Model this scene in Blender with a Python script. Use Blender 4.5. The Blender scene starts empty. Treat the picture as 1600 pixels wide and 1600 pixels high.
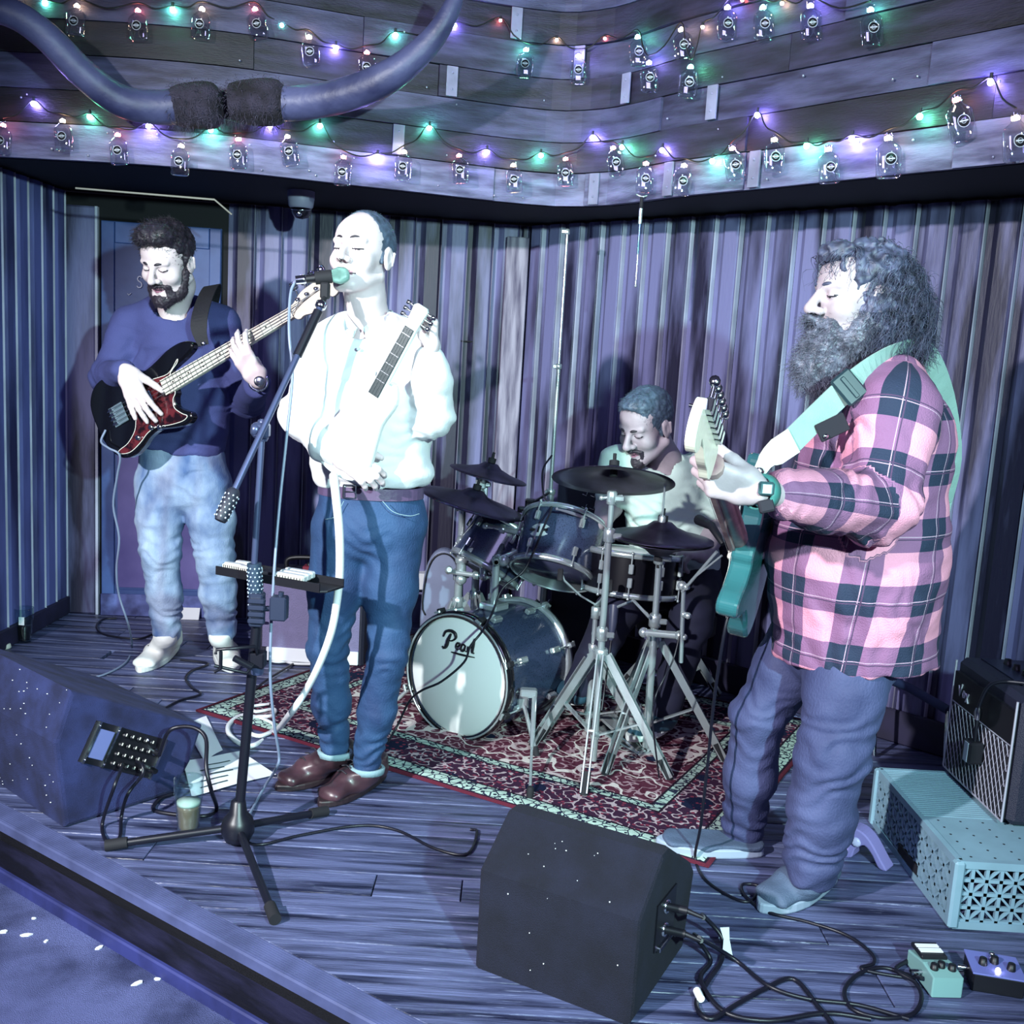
import bpy, bmesh, math, random, time
import numpy as np
from mathutils import Vector, Matrix
random.seed(7)
RNG = np.random.default_rng(7)
SC = bpy.context.scene
COL = SC.collection

# ---------------------------------------------------------------- camera
cam_d = bpy.data.cameras.new('camera'); cam = bpy.data.objects.new('camera', cam_d); COL.objects.link(cam)
cam_d.sensor_width = 36; cam_d.lens = 36; cam_d.clip_start = .05
PITCH, ROLL = math.radians(8.6), math.radians(3.4)
_f = Vector((0, math.cos(PITCH), -math.sin(PITCH))); _u = Vector((0, math.sin(PITCH), math.cos(PITCH))); _r = Vector((1, 0, 0))
_R = _r*math.cos(ROLL)+_u*math.sin(ROLL); _U = _u*math.cos(ROLL)-_r*math.sin(ROLL)
cam.matrix_world = Matrix(((_R.x, _U.x, -_f.x, 0), (_R.y, _U.y, -_f.y, 0), (_R.z, _U.z, -_f.z, 1.38), (0, 0, 0, 1)))
SC.camera = cam
# ---------------------------------------------------------------- exposure, world, lights
SC.view_settings.view_transform = 'Standard'; SC.view_settings.look = 'None'
SC.view_settings.exposure = 0.0; SC.view_settings.gamma = 1.0; SC.view_settings.use_curve_mapping = False
SC.cycles.use_denoising = True
SC.cycles.max_bounces = 6; SC.cycles.transparent_max_bounces = 16; SC.cycles.caustics_refractive = False; SC.cycles.caustics_reflective = False
world = bpy.data.worlds.new('world'); SC.world = world; world.use_nodes = True
world.node_tree.nodes['Background'].inputs[0].default_value = (.22, .21, .40, 1)
world.node_tree.nodes['Background'].inputs[1].default_value = .20

def lamp(name, kind, loc, target, energy, color, size=.1, spot=60, blend=.4):
    d = bpy.data.lights.new(name, kind); o = bpy.data.objects.new(name, d); COL.objects.link(o)
    o.location = loc; d.energy = energy; d.color = color
    o.rotation_euler = (Vector(target)-Vector(loc)).to_track_quat('-Z', 'Y').to_euler()
    if kind == 'SPOT': d.spot_size = math.radians(spot); d.spot_blend = blend; d.shadow_soft_size = size
    elif kind == 'AREA': d.size = size
    else: d.shadow_soft_size = size
    return o
# white stage spot left of the audience, teal spot right of it, violet wash from the room
lamp('white_spot', 'SPOT', (-2.2, -.4, 2.45), (-.1, 3.4, .85), 1350, (.95, .97, 1), .05, 62, .7)
lamp('teal_spot', 'SPOT', (1.15, -.8, 2.0), (-.1, 3.6, .9), 900, (.62, 1, .96), .05, 62, .8)
lamp('violet_wash', 'AREA', (.3, -.4, 2.75), (.1, 4.2, .4), 36, (.54, .50, 1), 1.2)

# ---------------------------------------------------------------- helpers: objects
def srgb(h):
    h = h.lstrip('#'); c = [int(h[i:i+2], 16)/255 for i in (0, 2, 4)]
    return tuple(x/12.92 if x <= .04045 else ((x+.055)/1.055)**2.4 for x in c)
def V(*a): return Vector(a[0] if len(a) == 1 else a)
def link(name, me, m=None, parent=None):
    o = bpy.data.objects.new(name, me); COL.objects.link(o)
    if m is not None and me is not None and not me.materials: me.materials.append(m)
    if parent is not None:
        o.parent = parent
        o.matrix_parent_inverse = parent.matrix_world.inverted() if False else Matrix.LocRotScale(parent.location, parent.rotation_euler, parent.scale).inverted()
    return o
def thing(name, label, cat, loc=(0, 0, 0), group=None, rot=(0, 0, 0)):
    o = bpy.data.objects.new(name, None); COL.objects.link(o); o.location = loc; o.rotation_euler = rot
    o.empty_display_size = .05
    return tag(o, label, cat, group)
def tag(o, label, cat, group=None):
    o['label'] = label; o['category'] = cat
    if group: o['group'] = group
    return o
def struct(o): o['kind'] = 'structure'; return o
class MB:
    """collects shapes, links them as ONE mesh object"""
    def __init__(s): s.v = []; s.f = []; s.m = []; s.sm = []
    def add(s, vs, fs, smooth=False, m=0):
        n = len(s.v); s.v += [tuple(v) for v in vs]; s.f += [tuple(i+n for i in f) for f in fs]
        s.sm += [smooth]*len(fs); s.m += [m]*len(fs); return s
    def box(s, c, h, R=None, m=0, bev=0):
        """box of centre c, half sizes h, optional axes R (3 vectors)"""
        ax = R or (V(1, 0, 0), V(0, 1, 0), V(0, 0, 1)); c = V(c)
        if bev:
            b = min(bev, min(h)*.9)
            vs = []; idx = {}
            for k in range(3):
                for sx in (-1, 1):
                    for a in (-1, 1):
                        for d in (-1, 1):
                            co = [0, 0, 0]; co[k] = sx*h[k]; i, j = (k+1) % 3, (k+2) % 3
                            co[i] = a*(h[i]-b); co[j] = d*(h[j]-b)
                            sg = [0, 0, 0]; sg[k] = sx; sg[i] = a; sg[j] = d
                            idx[(k, tuple(sg))] = len(vs); vs.append(c+ax[0]*co[0]+ax[1]*co[1]+ax[2]*co[2])
            fs = []
            for k in range(3):
                i, j = (k+1) % 3, (k+2) % 3
                for sx in (-1, 1):
                    q = []
                    for a, d in ((-1, -1), (1, -1), (1, 1), (-1, 1)):
                        sg = [0, 0, 0]; sg[k] = sx; sg[i] = a; sg[j] = d; q.append(idx[(k, tuple(sg))])
                    fs.append(tuple(q if sx > 0 else q[::-1]))
                for a in (-1, 1):
                    for d in (-1, 1):
                        q = []
                        for kk, sx in ((i, -1), (i, 1), (j, 1), (j, -1)):
                            sg = [0, 0, 0]; sg[k] = sx; sg[i] = a; sg[j] = d; q.append(idx[(kk, tuple(sg))])
                        fs.append(tuple(q if a*d > 0 else q[::-1]))
            for a in (-1, 1):
                for d in (-1, 1):
                    for e in (-1, 1):
                        q = [idx[(0, (a, d, e))], idx[(1, (a, d, e))], idx[(2, (a, d, e))]]
                        fs.append(tuple(q if a*d*e > 0 else q[::-1]))
            return s.add(vs, fs, False, m)
        vs = [c+ax[0]*(x*h[0])+ax[1]*(y*h[1])+ax[2]*(z*h[2]) for x in (-1, 1) for y in (-1, 1) for z in (-1, 1)]
        return s.add(vs, [(0, 1, 3, 2), (4, 6, 7, 5), (0, 4, 5, 1), (2, 3, 7, 6), (0, 2, 6, 4), (1, 5, 7, 3)], False, m)
    def tube(s, pts, r, n=8, cap=True, m=0):
        """tube along pts; r a number or list"""
        pts = [V(p) for p in pts]; N = len(pts)
        rs = [r]*N if isinstance(r, (int, float)) else list(r)
        vs = []; up = None
        for i, p in enumerate(pts):
            t = (pts[min(i+1, N-1)]-pts[max(i-1, 0)])
            t = t.normalized() if t.length > 1e-9 else V(0, 0, 1)
            if up is None: up = V(0, 0, 1) if abs(t.z) < .9 else V(1, 0, 0)
            a = t.cross(up)
            if a.length < 1e-6: a = t.orthogonal()
            a.normalize(); b = a.cross(t); up = b
            for k in range(n):
                an = 2*math.pi*k/n; vs.append(p+(a*math.cos(an)+b*math.sin(an))*rs[i])
        fs = [(i*n+k, i*n+(k+1) % n, (i+1)*n+(k+1) % n, (i+1)*n+k) for i in range(N-1) for k in range(n)]
        s.add(vs, fs, True, m)
        if cap:
            s.add(vs[:n], [tuple(range(n))[::-1]], False, m); s.add(vs[-n:], [tuple(range(n))], False, m)
        return s
    def cyl(s, a, b, r, r2=None, n=16, m=0): return s.tube([a, b], [r, r if r2 is None else r2], n, True, m)
    def lathe(s, prof, o=(0, 0, 0), axis=(0, 0, 1), n=24, m=0, close=False):
        """prof: (radius, height) pairs revolved about axis through o"""
        o = V(o); ax = V(axis).normalized(); a = ax.orthogonal().normalized(); b = ax.cross(a)
        vs = []; 
        for r, h in prof:
            for k in range(n):
                an = 2*math.pi*k/n; vs.append(o+ax*h+(a*math.cos(an)+b*math.sin(an))*max(r, 1e-5))
        N = len(prof); fs = [(i*n+k, i*n+(k+1) % n, (i+1)*n+(k+1) % n, (i+1)*n+k) for i in range(N-1) for k in range(n)]
        s.add(vs, fs, True, m)
        if prof[0][0] > 1e-4 and not close: s.add(vs[:n], [tuple(range(n))[::-1]], False, m)
        if prof[-1][0] > 1e-4 and not close: s.add(vs[-n:], [tuple(range(n))], False, m)
        return s
    def ball(s, c, r, n=10, m=0, sc=(1, 1, 1), R=None):
        c = V(c); ax = R or (V(1, 0, 0), V(0, 1, 0), V(0, 0, 1)); vs = []; k2 = n//2+1
        for i in range(k2+1):
            th = math.pi*i/k2
            for k in range(n):
                ph = 2*math.pi*k/n; q = (math.sin(th)*math.cos(ph)*r*sc[0], math.sin(th)*math.sin(ph)*r*sc[1], math.cos(th)*r*sc[2])
                vs.append(c+ax[0]*q[0]+ax[1]*q[1]+ax[2]*q[2])
        fs = [(i*n+k, (i+1)*n+k, (i+1)*n+(k+1) % n, i*n+(k+1) % n) for i in range(k2) for k in range(n)]
        return s.add(vs, fs, True, m)
    def torus(s, c, axis, R, r, n=32, k=8, m=0):
        c = V(c); ax = V(axis).normalized(); a = ax.orthogonal().normalized(); b = ax.cross(a); vs = []
        for i in range(n):
            an = 2*math.pi*i/n; d = a*math.cos(an)+b*math.sin(an)
            for j in range(k):
                q = 2*math.pi*j/k; vs.append(c+d*(R+r*math.cos(q))+ax*(r*math.sin(q)))
        fs = [(i*k+j, ((i+1) % n)*k+j, ((i+1) % n)*k+(j+1) % k, i*k+(j+1) % k) for i in range(n) for j in range(k)]
        return s.add(vs, fs, True, m)
    def prism(s, poly, o, X, Y, Z, z0, z1, bev=0, m=0, smooth=False):
        """polygon (2D) in plane X,Y at origin o, extruded along Z from z0 to z1, optional rounded rims"""
        o, X, Y, Z = V(o), V(X), V(Y), V(Z); n = len(poly)
        ar = sum(poly[i][0]*poly[(i+1) % n][1]-poly[(i+1) % n][0]*poly[i][1] for i in range(n))
        if (ar > 0) != (X.cross(Y).dot(Z)*(1 if z1 > z0 else -1) > 0): poly = poly[::-1]
        def off(d):
            r = []; sg = 1 if sum(poly[i][0]*poly[(i+1) % n][1]-poly[(i+1) % n][0]*poly[i][1] for i in range(n)) > 0 else -1
            for i in range(n):
                a, b, c = Vector(poly[i-1]), Vector(poly[i]), Vector(poly[(i+1) % n])
                t1 = (b-a).normalized(); t2 = (c-b).normalized(); n1 = Vector((-t1.y, t1.x)); n2 = Vector((-t2.y, t2.x)); q = (n1+n2)
                q = q/max(.35, q.length_squared/2) if q.length > 1e-6 else n1
                r.append(b+q*d*sg)
            return r
        sgn = 1 if z1 > z0 else -1
        rings = [(off(bev), z0), (off(bev*.3), z0+sgn*bev*.3), (poly, z0+sgn*bev), (poly, z1-sgn*bev), (off(bev*.3), z1-sgn*bev*.3), (off(bev), z1)] if bev else [(poly, z0), (poly, z1)]
        vs = [o+X*p[0]+Y*p[1]+Z*z for ring, z in rings for p in ring]
        fs = [(i*n+k, i*n+(k+1) % n, (i+1)*n+(k+1) % n, (i+1)*n+k) for i in range(len(rings)-1) for k in range(n)]
        s.add(vs, fs, smooth, m); L = len(rings)-1
        s.add(vs[:n], [tuple(range(n))[::-1]], False, m); s.add(vs[L*n:], [tuple(range(n))], False, m)
        return s
    def ribbon(s, pts, w, t=.002, m=0, side=None):
        """flat band along pts, w width, side = list of side vectors or one"""
        pts = [V(p) for p in pts]; N = len(pts); vs = []
        for i, p in enumerate(pts):
            tg = (pts[min(i+1, N-1)]-pts[max(i-1, 0)]).normalized()
            sd = V(side[i]) if isinstance(side, list) else V(side)
            sd = (sd-tg*sd.dot(tg)).normalized(); nn = tg.cross(sd)
            ww = w[i] if isinstance(w, list) else w
            for a, b in ((-1, -1), (1, -1), (1, 1), (-1, 1)): vs.append(p+sd*(a*ww/2)+nn*(b*t/2))
        fs = [(i*4+k, i*4+(k+1) % 4, (i+1)*4+(k+1) % 4, (i+1)*4+k) for i in range(N-1) for k in range(4)]+[(3, 2, 1, 0), tuple((N-1)*4+k for k in range(4))]
        return s.add(vs, fs, False, m)
    def mesh(s, name):
        me = bpy.data.meshes.new(name); me.from_pydata(s.v, [], s.f); me.update()
        me.polygons.foreach_set('use_smooth', s.sm); me.polygons.foreach_set('material_index', s.m)
        return me
    def build(s, name, mats, parent=None):
        me = s.mesh(name)
        for mm in (mats if isinstance(mats, (list, tuple)) else [mats]): me.materials.append(mm)
        return link(name, me, None, parent)
def spline(pts, k=8, closed=False):
    """Catmull-Rom through pts"""
    P_ = [Vector(p) for p in pts]; n = len(P_); out = []
    for i in range(n if closed else n-1):
        p0 = P_[(i-1) % n] if closed or i > 0 else P_[0]*2-P_[1]
        p1, p2 = P_[i], P_[(i+1) % n]
        p3 = P_[(i+2) % n] if closed or i+2 < n else P_[n-1]*2-P_[n-2]
        for j in range(k):
            t = j/k
            out.append(.5*((2*p1)+(p2-p0)*t+(2*p0-5*p1+4*p2-p3)*t*t+(3*p1-p0-3*p2+p3)*t**3))
    if not closed: out.append(P_[-1].copy())
    return out
def copy_tree(o, parent=None):
    c = o.copy(); COL.objects.link(c)
    if parent is not None: c.parent = parent
    for ch in list(o.children): copy_tree(ch, c)
    return c
def frame(z, x):
    z = V(z).normalized(); x = V(x); x = (x-z*x.dot(z)).normalized(); return x, z.cross(x), z
# ---------------------------------------------------------------- helpers: materials
def mat(name, col, rough=.5, metal=0, spec=.5, bump=0, bscale=60, var=0, vscale=8, col2=None, emit=None, estr=0, coord='Object', vstretch=(1, 1, 1), coat=0, lo=.35, hi=.65, detail=4):
    m = bpy.data.materials.new(name); m.use_nodes = True; nt = m.node_tree; b = nt.nodes['Principled BSDF']
    c = srgb(col) if isinstance(col, str) else col
    b.inputs['Base Color'].default_value = (*c, 1); b.inputs['Roughness'].default_value = rough; b.inputs['Metallic'].default_value = metal
    b.inputs['Specular IOR Level'].default_value = spec
    if coat: b.inputs['Coat Weight'].default_value = coat; b.inputs['Coat Roughness'].default_value = .08
    if emit: b.inputs['Emission Color'].default_value = (*emit, 1); b.inputs['Emission Strength'].default_value = estr
    if var or bump or col2:
        tc = nt.nodes.new('ShaderNodeTexCoord'); mp = nt.nodes.new('ShaderNodeMapping'); mp.inputs['Scale'].default_value = vstretch
        oi = nt.nodes.new('ShaderNodeObjectInfo'); ad = nt.nodes.new('ShaderNodeVectorMath'); ad.operation = 'MULTIPLY_ADD'
        nt.links.new(oi.outputs['Random'], ad.inputs[0]); ad.inputs[1].default_value = (37, 53, 71); nt.links.new(tc.outputs[coord], ad.inputs[2])
        nt.links.new(ad.outputs[0], mp.inputs['Vector'])
    if var or col2:
        nz = nt.nodes.new('ShaderNodeTexNoise'); nz.inputs['Scale'].default_value = vscale; nz.inputs['Detail'].default_value = detail
        nt.links.new(mp.outputs[0], nz.inputs['Vector'])
        rp = nt.nodes.new('ShaderNodeValToRGB'); rp.color_ramp.elements[0].position = lo; rp.color_ramp.elements[1].position = hi
        c2 = (srgb(col2) if isinstance(col2, str) else col2) if col2 else tuple(x*(1-var) for x in c)
        rp.color_ramp.elements[0].color = (*c2, 1); rp.color_ramp.elements[1].color = (*c, 1)
        nt.links.new(nz.outputs['Fac'], rp.inputs[0]); nt.links.new(rp.outputs[0], b.inputs['Base Color'])
    if bump:
        n2 = nt.nodes.new('ShaderNodeTexNoise'); n2.inputs['Scale'].default_value = bscale; n2.inputs['Detail'].default_value = 3
        nt.links.new(mp.outputs[0], n2.inputs['Vector'])
        bp = nt.nodes.new('ShaderNodeBump'); bp.inputs['Strength'].default_value = bump; bp.inputs['Distance'].default_value = .01
        nt.links.new(n2.outputs['Fac'], bp.inputs['Height']); nt.links.new(bp.outputs[0], b.inputs['Normal'])
    return m
def glass_mat(name, tint=(.85, .9, 1), rough=.02, amount=.16):
    """thin glass: mostly clear, fresnel reflection"""
    m = bpy.data.materials.new(name); m.use_nodes = True; nt = m.node_tree; nt.nodes.remove(nt.nodes['Principled BSDF'])
    out = nt.nodes['Material Output']; tr = nt.nodes.new('ShaderNodeBsdfTransparent'); tr.inputs[0].default_value = (*tint, 1)
    gl = nt.nodes.new('ShaderNodeBsdfGlossy'); gl.inputs['Roughness'].default_value = rough
    lw = nt.nodes.new('ShaderNodeLayerWeight'); lw.inputs['Blend'].default_value = .5; pw = nt.nodes.new('ShaderNodeMath'); pw.operation = 'POWER'; pw.inputs[1].default_value = 2.6; nt.links.new(lw.outputs['Facing'], pw.inputs[0])
    ma = nt.nodes.new('ShaderNodeMath'); ma.operation = 'MULTIPLY_ADD'; ma.inputs[1].default_value = .7; ma.inputs[2].default_value = amount*.25
    mx = nt.nodes.new('ShaderNodeMixShader'); nt.links.new(pw.outputs[0], ma.inputs[0]); nt.links.new(ma.outputs[0], mx.inputs[0])
    nt.links.new(tr.outputs[0], mx.inputs[1]); nt.links.new(gl.outputs[0], mx.inputs[2]); nt.links.new(mx.outputs[0], out.inputs[0])
    return m
# ---------------------------------------------------------------- helpers: implicit surfaces (for bodies and clothes)
_lat = {}
def noise3(X, Y, Z, sc, seed=0):
    if seed not in _lat: _lat[seed] = np.random.default_rng(seed+100).uniform(-1, 1, (32, 32, 32)).astype(np.float32)
    L = _lat[seed]; sc = sc if hasattr(sc, '__len__') else (sc, sc, sc)
    X, Y, Z = np.broadcast_arrays(X/sc[0], Y/sc[1], Z/sc[2])
    xi, yi, zi = np.floor(X).astype(int), np.floor(Y).astype(int), np.floor(Z).astype(int)
    fx, fy, fz = (X-xi).astype(np.float32), (Y-yi).astype(np.float32), (Z-zi).astype(np.float32)
    fx, fy, fz = fx*fx*(3-2*fx), fy*fy*(3-2*fy), fz*fz*(3-2*fz)
    xi, yi, zi = xi & 31, yi & 31, zi & 31; x1, y1, z1 = (xi+1) & 31, (yi+1) & 31, (zi+1) & 31
    a = L[xi, yi, zi]*(1-fx)+L[x1, yi, zi]*fx; b = L[xi, y1, zi]*(1-fx)+L[x1, y1, zi]*fx
    c = L[xi, yi, z1]*(1-fx)+L[x1, yi, z1]*fx; d = L[xi, y1, z1]*(1-fx)+L[x1, y1, z1]*fx
    return (a*(1-fy)+b*fy)*(1-fz)+(c*(1-fy)+d*fy)*fz
def axis_coords(lo, hi, fine, hf, hc):
    out = [lo]
    while out[-1] < hi:
        x = out[-1]
        inside = any(a-hc*.5 <= x <= b for a, b in fine)
        out.append(x+(hf if inside else hc))
    return np.array(out, np.float32)
class SDF:
    def __init__(s, lo, hi, h, fine=None, hc=None):
        if fine: s.c = [axis_coords(lo[k], hi[k], [(b[0][k], b[1][k]) for b in fine], h, hc) for k in range(3)]
        else: s.c = [np.arange(lo[k], hi[k]+h, h, dtype=np.float32) for k in range(3)]
        s.V = np.full([len(c) for c in s.c], .05, np.float32)
    def block(s, lo, hi, pad):
        sl = []
        for k in range(3):
            a = np.searchsorted(s.c[k], lo[k]-pad); b = np.searchsorted(s.c[k], hi[k]+pad, 'right'); sl.append(slice(max(a, 0), max(b, 0)))
        X = s.c[0][sl[0]][:, None, None]; Y = s.c[1][sl[1]][None, :, None]; Z = s.c[2][sl[2]][None, None, :]
        return tuple(sl), X, Y, Z
    def comb(s, fn, lo, hi, k, mode):
        sl, X, Y, Z = s.block(lo, hi, .05+k)
        if min(s.V[sl].shape) == 0: return
        d = fn(X, Y, Z); A = s.V[sl]
        if mode == 'add':
            h = np.maximum(k-np.abs(A-d), 0)/max(k, 1e-6); s.V[sl] = np.minimum(A, d)-h*h*k*.25
        elif mode == 'sub':
            h = np.maximum(k-np.abs(A+d), 0)/max(k, 1e-6); s.V[sl] = np.maximum(A, -d)+h*h*k*.25
    def rc(s, a, b, r1, r2, k=.02, mode='add'):
        a, b = np.array(a, float), np.array(b, float); ab = b-a; L2 = max(ab@ab, 1e-9); r = max(r1, r2)
        def fn(X, Y, Z):
            x, y, z = X-a[0], Y-a[1], Z-a[2]; t = np.clip((x*ab[0]+y*ab[1]+z*ab[2])/L2, 0, 1)
            return np.sqrt((x-t*ab[0])**2+(y-t*ab[1])**2+(z-t*ab[2])**2)-(r1+t*(r2-r1))
        s.comb(fn, np.minimum(a, b)-r, np.maximum(a, b)+r, k, mode)
    def ec(s, a, b, ra, rb, side, k=.03, mode='add'):
        """elliptic capsule a->b, radii (side, depth) at each end"""
        a, b = np.array(a, float), np.array(b, float); ab = b-a; L = np.linalg.norm(ab); w = ab/L
        sd = np.array(side, float); sd -= w*(sd@w); sd /= np.linalg.norm(sd); dp = np.cross(w, sd); r = max(*ra, *rb)
        def fn(X, Y, Z):
            x, y, z = X-a[0], Y-a[1], Z-a[2]; h = x*w[0]+y*w[1]+z*w[2]; t = np.clip(h/L, 0, 1); e = h-t*L
            u = x*sd[0]+y*sd[1]+z*sd[2]; v = x*dp[0]+y*dp[1]+z*dp[2]
            rs = ra[0]+t*(rb[0]-ra[0]); rd = ra[1]+t*(rb[1]-ra[1]); m = np.minimum(rs, rd)
            q = np.sqrt((u/rs)**2+(v/rd)**2+(e/m)**2)
            g = np.sqrt((u/rs**2)**2+(v/rd**2)**2+(e/m**2)**2)+1e-6
            return q*(q-1)/g
        s.comb(fn, np.minimum(a, b)-r, np.maximum(a, b)+r, k, mode)
    def ell(s, c, r, R=None, k=.01, mode='add'):
        c = np.array(c, float); R = np.eye(3) if R is None else R; m = max(r)
        def fn(X, Y, Z):
            x, y, z = X-c[0], Y-c[1], Z-c[2]; p = [x*R[0][i]+y*R[1][i]+z*R[2][i] for i in range(3)]
            q = np.sqrt((p[0]/r[0])**2+(p[1]/r[1])**2+(p[2]/r[2])**2); g = np.sqrt((p[0]/r[0]**2)**2+(p[1]/r[1]**2)**2+(p[2]/r[2]**2)**2)+1e-6
            return q*(q-1)/g
        s.comb(fn, c-m, c+m, k, mode)
    def half(s, p, n, k=.005, lo=None, hi=None):
        """cut away everything on the +n side of p"""
        p, n = np.array(p, float), np.array(n, float); n = n/np.linalg.norm(n)
        lo = [c[0] for c in s.c] if lo is None else lo; hi = [c[-1] for c in s.c] if hi is None else hi
        def fn(X, Y, Z): return -((X-p[0])*n[0]+(Y-p[1])*n[1]+(Z-p[2])*n[2])
        s.comb(fn, np.array(lo), np.array(hi), k, 'sub')
    def disp(s, fn):
        X = s.c[0][:, None, None]; Y = s.c[1][None, :, None]; Z = s.c[2][None, None, :]
        band = np.abs(s.V) < .03
        i = np.nonzero(band); s.V[i] += fn(s.c[0][i[0]], s.c[1][i[1]], s.c[2][i[2]]).astype(np.float32)
    def arrays(s):
        Vv = s.V; ins = Vv < 0
        for ax in range(3):
            for e in (0, -1):
                sl = [slice(None)]*3; sl[ax] = e; ins[tuple(sl)] = False; Vv[tuple(sl)] = np.maximum(Vv[tuple(sl)], 1e-3)
        n = [d-1 for d in ins.shape]; cnt = np.zeros(n, np.int8)
        for a in (0, 1):
            for b in (0, 1):
                for c in (0, 1): cnt += ins[a:a+n[0], b:b+n[1], c:c+n[2]]
        act = (cnt > 0) & (cnt < 8); I, J, K = np.nonzero(act); N = len(I)
        idx = np.full(n, -1, np.int32); idx[I, J, K] = np.arange(N)
        corner = {}; pos = {}
        for a in (0, 1):
            for b in (0, 1):
                for c in (0, 1): corner[a, b, c] = Vv[I+a, J+b, K+c]
        acc = np.zeros((N, 3)); num = np.zeros(N)
        cx, cy, cz = s.c
        for ax in range(3):
            for p in (0, 1):
                for q in (0, 1):
                    c0 = [0, 0, 0]; c1 = [0, 0, 0]; o = [k for k in range(3) if k != ax]
                    c0[o[0]] = c1[o[0]] = p; c0[o[1]] = c1[o[1]] = q; c1[ax] = 1
                    v0, v1 = corner[tuple(c0)], corner[tuple(c1)]; cr = (v0 < 0) != (v1 < 0)
                    t = np.where(cr, v0/np.where(cr, v0-v1, 1), 0)
                    P0 = np.stack([cx[I+c0[0]], cy[J+c0[1]], cz[K+c0[2]]], 1); P1 = np.stack([cx[I+c1[0]], cy[J+c1[1]], cz[K+c1[2]]], 1)
                    acc += np.where(cr[:, None], P0+(P1-P0)*t[:, None], 0); num += cr
        verts = acc/num[:, None]; quads = []
        for ax in range(3):
            o = [k for k in range(3) if k != ax]
            A = [slice(1, -1)]*3; B = [slice(1, -1)]*3; A[ax] = slice(0, -1); B[ax] = slice(1, None)
            a, b = ins[tuple(A)], ins[tuple(B)]; ch = a != b; E = list(np.nonzero(ch)); sgn = a[tuple(E)]
            for k in range(3):
                if k != ax: E[k] = E[k]+1
            def cell(d0, d1):
                q = [E[0].copy(), E[1].copy(), E[2].copy()]; q[o[0]] = q[o[0]]-d0; q[o[1]] = q[o[1]]-d1; return idx[q[0], q[1], q[2]]
            q = np.stack([cell(1, 1), cell(0, 1), cell(0, 0), cell(1, 0)], 1)
            if ax == 1: sgn = ~sgn
            q[~sgn] = q[~sgn][:, ::-1]; quads.append(q)
        return verts, np.concatenate(quads)
    def mesh(s, name):
        v, q = s.arrays(); return np_mesh(name, v, q)
def np_mesh(name, v, q, smooth=True):
    me = bpy.data.meshes.new(name); n = q.shape[1]
    me.vertices.add(len(v)); me.vertices.foreach_set('co', np.ascontiguousarray(v, np.float32).ravel())
    me.loops.add(q.size); me.loops.foreach_set('vertex_index', np.ascontiguousarray(q, np.int32).ravel())
    me.polygons.add(len(q)); me.polygons.foreach_set('loop_start', np.arange(0, q.size, n, dtype=np.int32))
    me.polygons.foreach_set('use_smooth', np.full(len(q), smooth)); me.update(calc_edges=True); return me
def centers(me):
    v = np.empty(len(me.vertices)*3, np.float32); me.vertices.foreach_get('co', v); v = v.reshape(-1, 3)
    q = np.empty(len(me.loops), np.int32); me.loops.foreach_get('vertex_index', q); q = q.reshape(len(me.polygons), -1)
    return v[q].mean(1)
def normals(me):
    n = np.empty(len(me.vertices)*3, np.float32); me.vertices.foreach_get('normal', n); return n.reshape(-1, 3)
def coords(me):
    v = np.empty(len(me.vertices)*3, np.float32); me.vertices.foreach_get('co', v); return v.reshape(-1, 3)
def strands(roots, dirs, length, width, curl=0, freq=2., grav=0., seed=1, seg=6, jitter=.3):
    """many thin tapered hair strands as one mesh array"""
    g = np.random.default_rng(seed); N = len(roots); d = dirs+g.normal(0, jitter, dirs.shape); d /= np.linalg.norm(d, axis=1)[:, None]
    L = length*g.uniform(.6, 1.25, N); ph = g.uniform(0, 6.28, N); cr = curl*g.uniform(.5, 1.4, N); fr = freq*g.uniform(.7, 1.3, N)
    up = np.where(np.abs(d[:, 2:3]) > .9, [[1., 0, 0]], [[0, 0, 1.]]); a = np.cross(d, up); a /= np.linalg.norm(a, axis=1)[:, None]; b = np.cross(d, a)
    rings = []
    for i in range(seg+1):
        t = i/seg; p = roots+d*(L*t)[:, None]+np.array([0, 0, -1])*(grav*L*t*t)[:, None]
        an = ph+fr*6.28*t; e = min(1, t*2.5)
        p = p+(a*(np.cos(an)*cr*e)[:, None]+b*(np.sin(an)*cr*e)[:, None])
        w = width*(1-.75*t)
        for k in range(3):
            q = 2.094*k; rings.append(p+(a*math.cos(q)+b*math.sin(q))*w)
    v = np.stack(rings, 1).reshape(-1, 3); M = (seg+1)*3; base = (np.arange(N)*M)[:, None]
    f = np.array([[i*3+k, i*3+(k+1) % 3, (i+1)*3+(k+1) % 3, (i+1)*3+k] for i in range(seg) for k in range(3)])
    return v, (base[:, :, None]+f[None]).reshape(-1, 4)
def join_np(parts):
    vs = []; qs = []; n = 0
    for v, q in parts: vs.append(v); qs.append(q+n); n += len(v)
    return np.concatenate(vs), np.concatenate(qs)

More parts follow.
